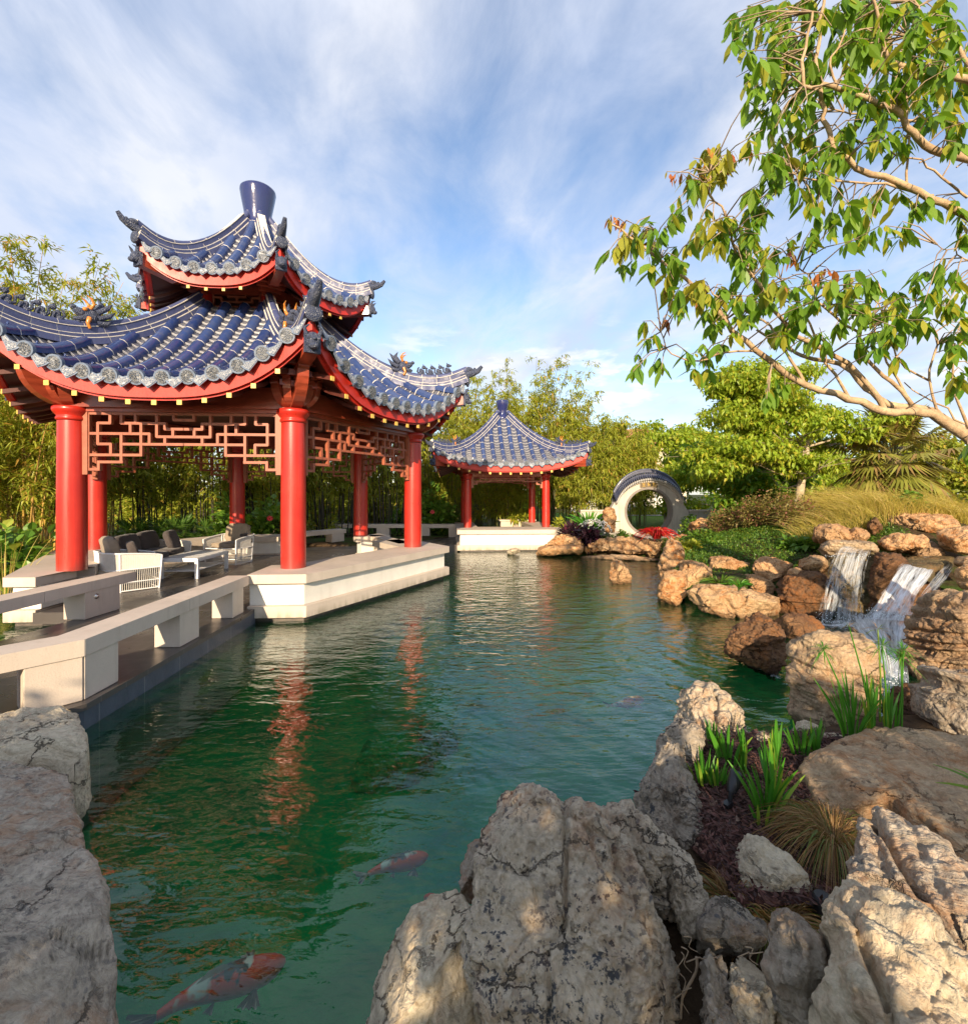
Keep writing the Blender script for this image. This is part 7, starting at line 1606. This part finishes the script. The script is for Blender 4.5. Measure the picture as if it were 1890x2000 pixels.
b.tube([(gx+u, gy, arch_top(u)+0.36) for u in us], 0.05, 8, 2)
MT['cap'] = mat_tile('shaded_cap_tile', (0.028, 0.032, 0.07), (0.075, 0.08, 0.115), 0.35, 1.0); MT['cap_rim'] = plain('pale_cap_drips', (0.36, 0.36, 0.35), 0.6, 0.2, 9); b.build('tiled_cap', [MT['cap'], MT['gate_stone'], MT['cap'], MT['cap_rim']], gate)  # cap tile colour darkened to carry the tree shade
b = MB(); b.box((gx, gy-th/2-0.012, gzc+1.03), (0.66, 0.03, 0.24)); MT['plaque'] = plain('dark_plaque', (0.13, 0.095, 0.05), 0.5, 0.2, 9); pq = b.build('name_plaque', MT['plaque'], gate)
b = MB(); yq = gy-th/2-0.034
for k_, strokes in enumerate([[(-.7, .7, .7, .7), (0, .9, 0, -.8), (-.6, 0, .6, 0), (-.8, -.8, .8, -.8), (-.6, .7, -.6, .2)], [(-.8, .5, .8, .5), (-.3, .9, -.5, -.8), (.3, .9, .4, -.8), (-.7, -.1, .7, -.1), (-.1, .2, .1, -.4)], [(-.5, .9, -.5, -.8), (.0, .7, .0, -.8), (.5, .9, .5, -.9), (-.8, .3, .8, .3), (-.2, -.5, .7, -.5)]]):
    cxx = gx+(-0.2+0.2*k_)
    for x0, z0, x1, z1 in strokes: b.bar((cxx+x0*0.075, yq, gzc+1.03+z0*0.085), (cxx+x1*0.075, yq, gzc+1.03+z1*0.085), 0.012, 0.018, up=(0, 1, 0))
b.build('gold_characters', MT['gold'], pq)
# low garden walls running off the gate
for i, (x0, x1, lab) in enumerate([(gx-2.6, gx-1.57, 'low whitewashed garden wall left of the round gate'), (gx+1.57, gx+2.4, 'low whitewashed garden wall right of the round gate')]):
    b = MB(); b.box(((x0+x1)/2, gy, 0.67), (x1-x0, 0.26, 1.19)); o = b.build('garden_wall', MT['gate_stone']); tag(o, lab, 'wall')
    b = MB(); b.box(((x0+x1)/2, gy, 1.295), (x1-x0, 0.34, 0.06)); b.build('coping', MT['stone'], o)
# what shows through the opening: clipped hedge, white wall with piers
x0 = 9.5
for i, (xx, yy, w_, h_) in enumerate([(9.2, 34.6, 2.2, 0.75), (11.6, 35, 2.4, 0.9), (13.8, 35.5, 2.4, 0.9)]):
    shrub(['yellow clipped hedge seen low through the round gate on the left', 'orange-tinted hedge seen through the middle of the round gate', 'orange-tinted hedge seen through the right of the round gate'][i], xx, yy, 0.35, w_*0.6, h_*1.3, 2200, 'hedge_leaf', 0.16, 0.05, prof=None, clump=14)
wl = empty('boundary_wall', (12, 40, 0.3), 'distant white garden wall with square piers seen through the round gate', 'wall')
b = MB(); b.box((11.6, 40, 1.0), (9, 0.3, 1.2)); b.build('wall_panel', MT['render'], wl)
for xx in (8.6, 11.6, 14.6): b = MB(); b.box((xx, 39.8, 1.4), (0.7, 0.7, 2.2)); b.box((xx, 39.8, 2.55), (0.9, 0.9, 0.12)); b.build('pier', MT['render'], wl)
shrub('red-leaved shrub beside the distant white pier', 10.6, 39, 0.4, 0.8, 1.9, 900, 'red_leaf', 0.2, 0.06, prof=None)
shrub('autumn-coloured tree above the distant white wall', 13.4, 44, 0.4, 3.0, 5.2, 3500, 'bamboo_leaf_gold', 0.3, 0.1, prof=None, name='background_tree', cat='tree', clump=20, stem='bark')
# house with a terracotta roof in the trees
hs = empty('house', (14.6, 46, 0.4), 'cream house with a terracotta roof showing over the trees behind the gate', 'house')
b = MB(); b.box((14.6, 46, 3.4), (7, 6, 6)); b.build('wall', MT['stucco'], hs)
b = MB(); V = [(10.6, 42.5, 6.4), (18.6, 42.5, 6.4), (18.6, 49.5, 6.4), (10.6, 49.5, 6.4), (13.4, 46, 8.1), (15.8, 46, 8.1)]
b.add(V, [(0, 1, 5, 4), (1, 2, 5), (2, 3, 4, 5), (3, 0, 4), (3, 2, 1, 0)]); b.build('roof', MT['terracotta'], hs)
for xx in (12.6, 14.6, 16.6): b = MB(); b.box((xx, 42.98, 4.6), (1.0, 0.1, 1.5)); wi = b.build('window', MT['black'], hs); b = MB(); b.box((xx, 42.94, 3.82), (1.2, 0.16, 0.08)); b.build('sill', MT['stone'], wi)
# far tree line
for i in range(13):
    xx = -48+i*8.2+rng.normal()*1.5; yy = 44+rng.uniform(-4, 8)
    if 8 < xx < 20: yy = 56
    shrub('distant rounded tree closing the view along the skyline', xx, yy, 0.3, 4.6, 6.2+rng.uniform(-1, 1.2), 3200, 'hedge_leaf' if i % 3 else 'tree_leaf', 0.5, 0.2, prof=None, name='background_tree', cat='tree', clump=20, stem='bark', group='trees closing the skyline')

# ------------------------------------------------------------------ falling water
def flow_sheet(name, label, left, right, mat, wave=0.03, n=40, cat='waterfall', off=(0, 0, 0)):
    left = [Vector(p) for p in left]; right = [Vector(p) for p in right]
    left, _ = smooth(left, [0]*len(left), 6); right, _ = smooth(right, [0]*len(right), 6); K = len(left); V = []; UV = []
    for i in range(K):
        for j in range(n+1):
            u = j/n; p = left[i].lerp(right[i], u); p = p+Vector((0, -1, 0.3))*(wave*(math.sin(u*23+1.3*math.sin(u*7))*0.5+0.5)*(i/K))+Vector(off); V.append(tuple(p)); UV.append((u, i/K*2.0, 0))
    F = [(i*(n+1)+j, (i+1)*(n+1)+j, (i+1)*(n+1)+j+1, i*(n+1)+j+1) for i in range(K-1) for j in range(n)]
    me = bpy.data.meshes.new(name); me.from_pydata(V, [], F); at_ = me.attributes.new('flow', 'FLOAT_VECTOR', 'POINT'); at_.data.foreach_set('vector', np.array(UV, dtype=np.float32).ravel())
    me.materials.append(MT[mat]); me.polygons.foreach_set('use_smooth', [True]*len(F)); me.update(); o = link(name, me)
    return tag(o, label, cat)
flow_sheet('waterfall', 'straight veil of water falling from the mossy lip stone', [P(1652, 1062, 8.1), P(1628, 1074, 7.75), P(1608, 1126, 7.45), P(1596, 1180, 7.35), P(1588, 1222, 7.3)], [P(1712, 1072, 8.0), P(1702, 1086, 7.65), P(1692, 1130, 7.4), P(1690, 1180, 7.3), P(1692, 1222, 7.25)], 'fall')
flow_sheet('waterfall', 'second white cascade tumbling diagonally down the brown rocks', [P(1768, 1096, 7.7), P(1748, 1108, 6.9), P(1724, 1148, 6.45), P(1700, 1182, 6.3), P(1676, 1208, 6.2)], [P(1836, 1098, 7.7), P(1826, 1118, 6.9), P(1800, 1152, 6.4), P(1786, 1185, 6.2), P(1784, 1214, 6.1)], 'rapid', 0.05)
flow_sheet('waterfall', 'thin right-hand trickle between the rapids and the layered boulder', [P(1846, 1100, 7.2), P(1822, 1125, 6.6), P(1796, 1160, 6.2), P(1776, 1195, 6.0)], [P(1868, 1104, 7.2), P(1846, 1136, 6.6), P(1818, 1165, 6.15), P(1800, 1200, 5.95)], 'fall', 0.05)
flow_sheet('rapids', 'white foaming rapids running down behind the squared boulder', [P(1640, 1200, 6.9), P(1655, 1228, 6.3), P(1696, 1262, 5.7), P(1712, 1310, 5.25), P(1706, 1356, 4.95)], [P(1800, 1192, 6.5), P(1788, 1222, 5.9), P(1772, 1275, 5.45), P(1768, 1320, 5.1), P(1768, 1360, 4.85)], 'rapid', 0.10, 60, 'rapids')
flow_sheet('waterfall', 'tiny trickle over the mossy shelf at the top right', [P(1800, 1082, 8.2), P(1797, 1090, 7.9), P(1796, 1100, 7.85)], [P(1846, 1084, 8.2), P(1842, 1090, 7.9), P(1838, 1102, 7.85)], 'fall', 0.02)
# foam patches: small crests floating on the pond
def foam(label, pts, n=36):
    c = sum((Vector(p) for p in pts), Vector((0, 0, 0)))/len(pts); V = [tuple(c+Vector((0, 0, 0.012)))]; UV = [(1, 0, 0)]; m = len(pts); K = 8
    for k_ in range(1, K+1):
        for p in pts: V.append(tuple(c.lerp(Vector(p), k_/K)+Vector((0, 0, 0.012-0.006*k_/K)))); UV.append((1-k_/K*1.6, 0, 0))
    F = [(0, 1+j, 1+(j+1) % m) for j in range(m)]+[(1+(k_-1)*m+j, 1+k_*m+j, 1+k_*m+(j+1) % m, 1+(k_-1)*m+(j+1) % m) for k_ in range(1, K) for j in range(m)]
    me = bpy.data.meshes.new('foam'); me.from_pydata(V, [], F); at_ = me.attributes.new('flow', 'FLOAT_VECTOR', 'POINT'); at_.data.foreach_set('vector', np.array(UV, dtype=np.float32).ravel()); me.materials.append(MT['foam']); me.update()
    return tag(link('foam', me), label, 'foam', kind='stuff')
foam('white foam where the straight veil meets the pool', [G(x, y, 0.0) for x, y in [(1540, 1218), (1600, 1206), (1690, 1208), (1720, 1222), (1700, 1240), (1620, 1236), (1560, 1230)]])
foam('white foam spreading in the pool behind the squared boulder', [G(x, y, 0.0) for x, y in [(1690, 1330), (1740, 1310), (1790, 1330), (1780, 1390), (1730, 1420), (1700, 1400)]])
foam('broken foam drifting on the pond left of the squared boulder', [G(x, y, 0.0) for x, y in [(1400, 1284), (1470, 1288), (1545, 1280), (1552, 1310), (1548, 1345), (1490, 1325), (1440, 1305)]])

# spray: beads of water thrown up where the falls land
B_ = MB()
for (x0, x1, y0, D, hgt, nn) in ((1592, 1692, 1212, 7.2, 0.16, 150), (1690, 1775, 1200, 6.2, 0.14, 120), (1700, 1770, 1330, 5.0, 0.14, 140), (1610, 1720, 1084, 7.8, 0.05, 60)):
    for _ in range(nn):
        q = P(rng.uniform(x0, x1), y0, D+rng.normal()*0.12); B_.ball((q.x, q.y, q.z+hgt*rng.rand()**2-0.03), rng.uniform(0.002, 0.0065), 0, nu=5, nv=4)
MT['spray'] = plain('spray', (0.82, 0.88, 0.92), 0.3, 0.02, 5); tag(B_.build('spray', MT['spray']), 'white beads of spray where the falls hit the water', 'spray', kind='stuff')
# ------------------------------------------------------------------ koi
def koi(loc, rz, L, label, bend):
    """rounded, gently bent body with veil fins"""
    root = empty('koi', (0, 0, 0), label, 'fish'); b = MB(); ns = 16; V = []
    prof = [(0.0, 0.018), (0.03, 0.05), (0.08, 0.078), (0.16, 0.102), (0.28, 0.118), (0.40, 0.116), (0.52, 0.100), (0.64, 0.076), (0.75, 0.052), (0.84, 0.036), (0.90, 0.030)]
    cy = lambda t: bend*L*math.sin(t*4.0-0.6)*t
    for t, r in prof:
        for j in range(ns):
            a = 2*math.pi*j/ns; V.append((L*(0.5-t), cy(t)+L*r*0.95*math.cos(a), L*r*1.05*math.sin(a)))
    n = len(prof)-1
    b.add(V, [(i*ns+j, (i+1)*ns+j, (i+1)*ns+(j+1) % ns, i*ns+(j+1) % ns) for i in range(n) for j in range(ns)]+[tuple(range(ns))], 0, True); b.build('body', MT['koi'], root, True)
    def fan(name, base, ang, spread, ln, z0, dz, notch=0.0):
        fb = MB(); m = 12; V = [(base[0], base[1], z0)]
        for j in range(m+1):
            u = j/m*2-1; a = ang+u*spread; l = ln*(1-notch*(1-abs(u))**1.5)*(0.92+0.08*math.sin(j*2.1)); V.append((base[0]+l*math.cos(a), base[1]+l*math.sin(a), z0+dz*abs(u)))
        fb.add(V, [(0, j+1, j+2) for j in range(m)]+[(0, j+2, j+1) for j in range(m)], 0, True); fb.build(name, MT['koi_fin'], root, True)
    fan('tail', (-0.38*L, cy(0.88)), math.pi+bend*3, R(38), 0.24*L, 0.0, 0.01, 0.45)
    for s_ in (-1, 1):
        fan('fin', (0.27*L, cy(0.23)+0.085*L*s_), R(118)*s_, R(34), 0.17*L, -0.03*L, -0.01)
        fan('fin', (-0.02*L, cy(0.52)+0.07*L*s_), R(130)*s_, R(26), 0.10*L, -0.05*L, -0.01)
    fb = MB(); fb.add([(0.14*L, cy(0.36), 0.11*L), (0.04*L, cy(0.46), 0.17*L), (-0.06*L, cy(0.56), 0.15*L), (-0.16*L, cy(0.66), 0.07*L)], [(0, 1, 2, 3), (3, 2, 1, 0)]); fb.build('dorsal_fin', MT['koi_fin'], root, True)
    root.location = loc; root.rotation_euler = (R(6), 0, rz); return root
p = G(425, 1935, -0.095); koi((p.x, p.y, -0.095), R(30), 0.52, 'large white and scarlet koi near the bottom of the pond', 0.09)
p = G(772, 1697, -0.085); koi((p.x, p.y, -0.070), R(24), 0.37, 'red and dark blue koi left of the tall boulder', 0.07)
p = G(1222, 1368, -0.08); koi((p.x, p.y, -0.10), R(20), 0.42, 'faint red koi far out in the open water', -0.06)
p = G(875, 1722, -0.02); koi((p.x, p.y, -0.16), R(150), 0.3, 'half hidden red koi at the foot of the tall boulder', 0.06)

# ------------------------------------------------------------------ mulch bed with iris, lamp, dry grass
bed = [(1350, 1470), (1420, 1440), (1520, 1432), (1640, 1440), (1690, 1470), (1600, 1530), (1640, 1600), (1690, 1640), (1690, 1740), (1590, 1770), (1440, 1760), (1400, 1660), (1370, 1560)]
bp = [G(x, y, 0.44) for x, y in bed]; bx = np.array([[p.x, p.y] for p in bp])
g0 = np.linspace(bx[:, 0].min(), bx[:, 0].max(), 90); g1 = np.linspace(bx[:, 1].min(), bx[:, 1].max(), 110); MX, MY = np.meshgrid(g0, g1)
sd = poly_sd(MX, MY, [tuple(q) for q in bx]); MZ = 0.44+np.clip(sd, -0.3, 0)*1.2+0.012*fbm(np.stack([MX.ravel()*9, MY.ravel()*9, 0*MX.ravel()], 1), 4, 4).reshape(MX.shape)
idx = np.arange(MX.size).reshape(MX.shape); Qm = np.stack([idx[:-1, :-1].ravel(), idx[:-1, 1:].ravel(), idx[1:, 1:].ravel(), idx[1:, :-1].ravel()], 1)
tag(link('mulch', np_mesh('mulch', np.stack([MX.ravel(), MY.ravel(), MZ.ravel()], 1), Qm, [MT['mulch']], True)), kind='structure')
MT['chip'] = plain('bark_chips', (0.085, 0.034, 0.026), 0.9, 0.5, 40, island=0.7)
nch = 5200; cxs = rng.uniform(bx[:, 0].min(), bx[:, 0].max(), nch); cys = rng.uniform(bx[:, 1].min(), bx[:, 1].max(), nch); sdc = poly_sd(cxs, cys, [tuple(q) for q in bx]); ok = sdc > -0.05; cxs, cys = cxs[ok], cys[ok]
dch = rng.normal(size=(len(cxs), 3))*np.array([1, 1, 0.22])
o = leaves('bark_chips', np.stack([cxs, cys, np.full(len(cxs), 0.452)+0.012*rng.rand(len(cxs))], 1), dch, rng.uniform(0.015, 0.06, len(cxs)), rng.uniform(0.003, 0.007, len(cxs)), 'chip', None, None, 0.0, 0.3)
tag(o, 'shredded red-brown bark chips covering the iris bed', 'mulch', kind='stuff')
def iris(px, py, n, L, lab, W=0.0075):
    n = int(n*1.6); L *= 0.88 if px < 1650 else 1.08
    p = G(px, py, 0.45); root = empty('iris', (p.x, p.y, 0.44), lab, 'iris', None)
    fa = rng.uniform(0, math.pi); paths = []
    for i in range(n):
        t = (i/(max(1, n-1))-0.5)*2; ln = L*rng.uniform(0.6, 1.0)*(1-0.2*abs(t)); lean = t*0.42+rng.normal()*0.06; cb = rng.normal()*0.05
        dx, dy = math.cos(fa), math.sin(fa); b0 = np.array([p.x+dx*t*0.035+rng.normal()*0.008, p.y+dy*t*0.035+rng.normal()*0.01, 0.43])
        paths.append([b0+np.array([dx*ln*lean*u**1.4+cb*ln*u*u*dy, dy*ln*lean*u**1.4-cb*ln*u*u*dx, ln*u*(1-0.08*u)]) for u in np.linspace(0, 1, 7)])
    strips('blades', np.array(paths), W, 'iris_leaf', root, taper=False); return root
for px, py, n, L, lab in [(1372, 1530, 12, 0.27, 'iris clump at the left edge of the mulch bed'), (1400, 1532, 8, 0.20, 'small iris clump right beside the leftmost one'), (1422, 1488, 12, 0.30, 'iris clump behind the small garden lamp'), (1452, 1500, 14, 0.32, 'dense iris clump in the middle of the bed'),
                          (1395, 1455, 16, 0.20, 'fine grassy iris clump against the standing rock'), (1515, 1500, 12, 0.38, 'tall iris clump in the middle back of the bed'), (1497, 1588, 14, 0.40, 'tall iris clump in front of the flat brown boulder'), (1510, 1560, 9, 0.44, 'tallest slim iris at the centre of the bed'), (1562, 1470, 12, 0.26, 'iris clump near the small brown stone'), (1590, 1466, 10, 0.28, 'iris clump left of the flat brown boulder'),
                          (1662, 1440, 16, 0.46, 'large bright iris clump in front of the squared boulder'), (1700, 1438, 16, 0.50, 'largest iris clump beside the papyrus stalks'), (1735, 1432, 12, 0.36, 'iris clump at the right of the papyrus stalks'), (1482, 1608, 3, 0.16, 'stray pair of iris leaves low in the bed')]:
    iris(px, py, n, L, lab)
# papyrus
pr = empty('papyrus', (*G(1755, 1430, 0.45).xy, 0.45), 'tall papyrus with tufted heads at the right of the iris', 'papyrus'); b = MB(); B = []; Dd = []
for (x0, y0, x1, y1, D) in [(1752, 1430, 1764, 1270, 2.95), (1760, 1430, 1758, 1285, 2.95), (1730, 1425, 1722, 1262, 2.95), (1662, 1400, 1608, 1270, 2.9), (1700, 1400, 1658, 1225, 3.0), (1718, 1410, 1714, 1230, 3.0)]:
    a = P(x0, y0, D); e = P(x1, y1, D); m_ = a.lerp(e, 0.5)+Vector((0.01, 0, 0)); b.tube([tuple(a), tuple(m_), tuple(e)], [0.006, 0.005, 0.0035], 6)
    dry = y1 < 1262
    nt_ = 60 if not dry else 16; leaves('tuft', np.tile(np.array(e), (nt_, 1)), rng.normal(size=(nt_, 3))*0.6+np.array([0, 0, 0.5]), rng.uniform(0.06, 0.16, nt_), 0.0024, 'iris_leaf' if not dry else 'dry_grass', pr, None, 0.5)
b.build('stalks', MT['iris_leaf'], pr)
# small spot lamp
p = G(1428, 1560, 0.47); lp = empty('garden_spotlight', (p.x, p.y, 0.45), 'small black garden spotlight standing in the mulch', 'lamp')
b = MB(); d = Vector((0.42, 0.35, 0.75)).normalized(); a = Vector((p.x, p.y, 0.50)); b.tube([a, a+d*0.03, a+d*0.095, a+d*0.10], [0.020, 0.028, 0.030, 0.024], 18); b.build('lamp_head', MT['black'], lp)
b = MB(); b.tube([(p.x-0.01, p.y-0.01, 0.40), (p.x-0.012, p.y-0.012, 0.47), (p.x, p.y, 0.51)], [0.009, 0.010, 0.012], 10); b.box((p.x-0.03, p.y-0.02, 0.455), (0.05, 0.03, 0.02), 0.6); b.build('stake', MT['black'], lp)
p = G(1605, 1745, 0.47); b = MB(); b.tube([(p.x, p.y, 0.40), (p.x, p.y, 0.455), (p.x, p.y, 0.465)], [0.032, 0.032, 0.025], 20); tag(b.build('low_fitting', MT['black']), 'round black fitting half hidden under the dry grass', 'light fitting')
# dry grass tufts
p = G(1628, 1640, 0.50); rosette('big tan dry grass tuft hanging below the flat brown boulder', p.x, p.y, 0.50, 900, 0.33, 0.0012, 'dry_grass', 'grass tuft', 'grass_tuft', 1.0, spread=0.08, erect=0.95)
p = G(1545, 1585, 0.47); rosette('smaller dry grass tuft behind the tallest iris', p.x, p.y, 0.45, 160, 0.18, 0.002, 'dry_grass', 'grass tuft', 'grass_tuft', 0.8, spread=0.04, erect=1.0)
p = G(1430, 1752, 0.42); rosette('rusty dry grass left of the cream rounded rock', p.x, p.y, 0.40, 260, 0.17, 0.002, 'dry_grass', 'grass tuft', 'grass_tuft', 0.7, spread=0.06, erect=0.8)
p = G(1510, 1790, 0.42); rosette('rusty dry grass in front of the cream rounded rock', p.x, p.y, 0.40, 320, 0.18, 0.002, 'dry_grass', 'grass tuft', 'grass_tuft', 0.7, spread=0.08, erect=0.7)
p = P(1900, 1540, 2.0); rosette('dark green palm blades poking in at the right edge', p.x+0.12, p.y, p.z-0.05, 16, 0.30, 0.006, 'shrub_leaf', 'plant', 'palm_seedling', 0.3, spread=0.02, erect=0.5)
# dry twigs caught between the rocks
tg = MB(); rs = np.random.RandomState(5)
for (x0, y0, x1, y1, D, r) in [(1360, 1870, 1330, 1990, 1.48, 0.0045), (1330, 1850, 1350, 1900, 1.5, 0.0018), (1340, 1880, 1400, 1870, 1.5, 0.002), (1455, 1850, 1480, 1885, 1.5, 0.002), (1440, 1870, 1490, 1860, 1.5, 0.0018), (1325, 1900, 1345, 1980, 1.46, 0.0016), (1335, 1830, 1362, 1860, 1.5, 0.0014), (1318, 1950, 1350, 1930, 1.46, 0.0016), (1330, 1860, 1322, 1920, 1.47, 0.0015)]:
    a = P(x0, y0, D); e = P(x1, y1, D-0.02); tg.tube(*smooth([a, a.lerp(e, 0.3)+Vector((0.012, 0, 0.01)), a.lerp(e, 0.65)+Vector((-0.012, 0, 0)), e], [r, r, r*0.9, r*0.7]), 6)
tag(tg.build('dry_twigs', MT['twig']), 'loose dry roots and twigs lodged between the foreground rocks', 'twigs', kind='stuff')
# reeds and lily pads left of the pavilion
x, y = at(15, 8.0); rosette('tall pale reed tuft at the left end of the bench', x-0.05, y, 0.1, 26, 1.5, 0.006, 'gold_grass', 'reeds', 'reed_tuft', 0.12, erect=1.35)
b = MB()
for i in range(46):
    px = rng.uniform(-260, 60); py = rng.uniform(1180, 1262); q = G(px, py, 0.012); r = rng.uniform(0.05, 0.11); a0 = rng.uniform(0, 6.28)
    b.add([(q.x, q.y, 0.014)]+[(q.x+r*math.cos(a0+0.25+5.8*j/12), q.y+r*math.sin(a0+0.25+5.8*j/12), 0.012) for j in range(13)], [(0, j+1, j+2) for j in range(12)])
tag(b.build('lily_pads', MT['cover_leaf']), 'floating green lily pads crowding the water left of the pavilion', 'water lilies', kind='stuff')
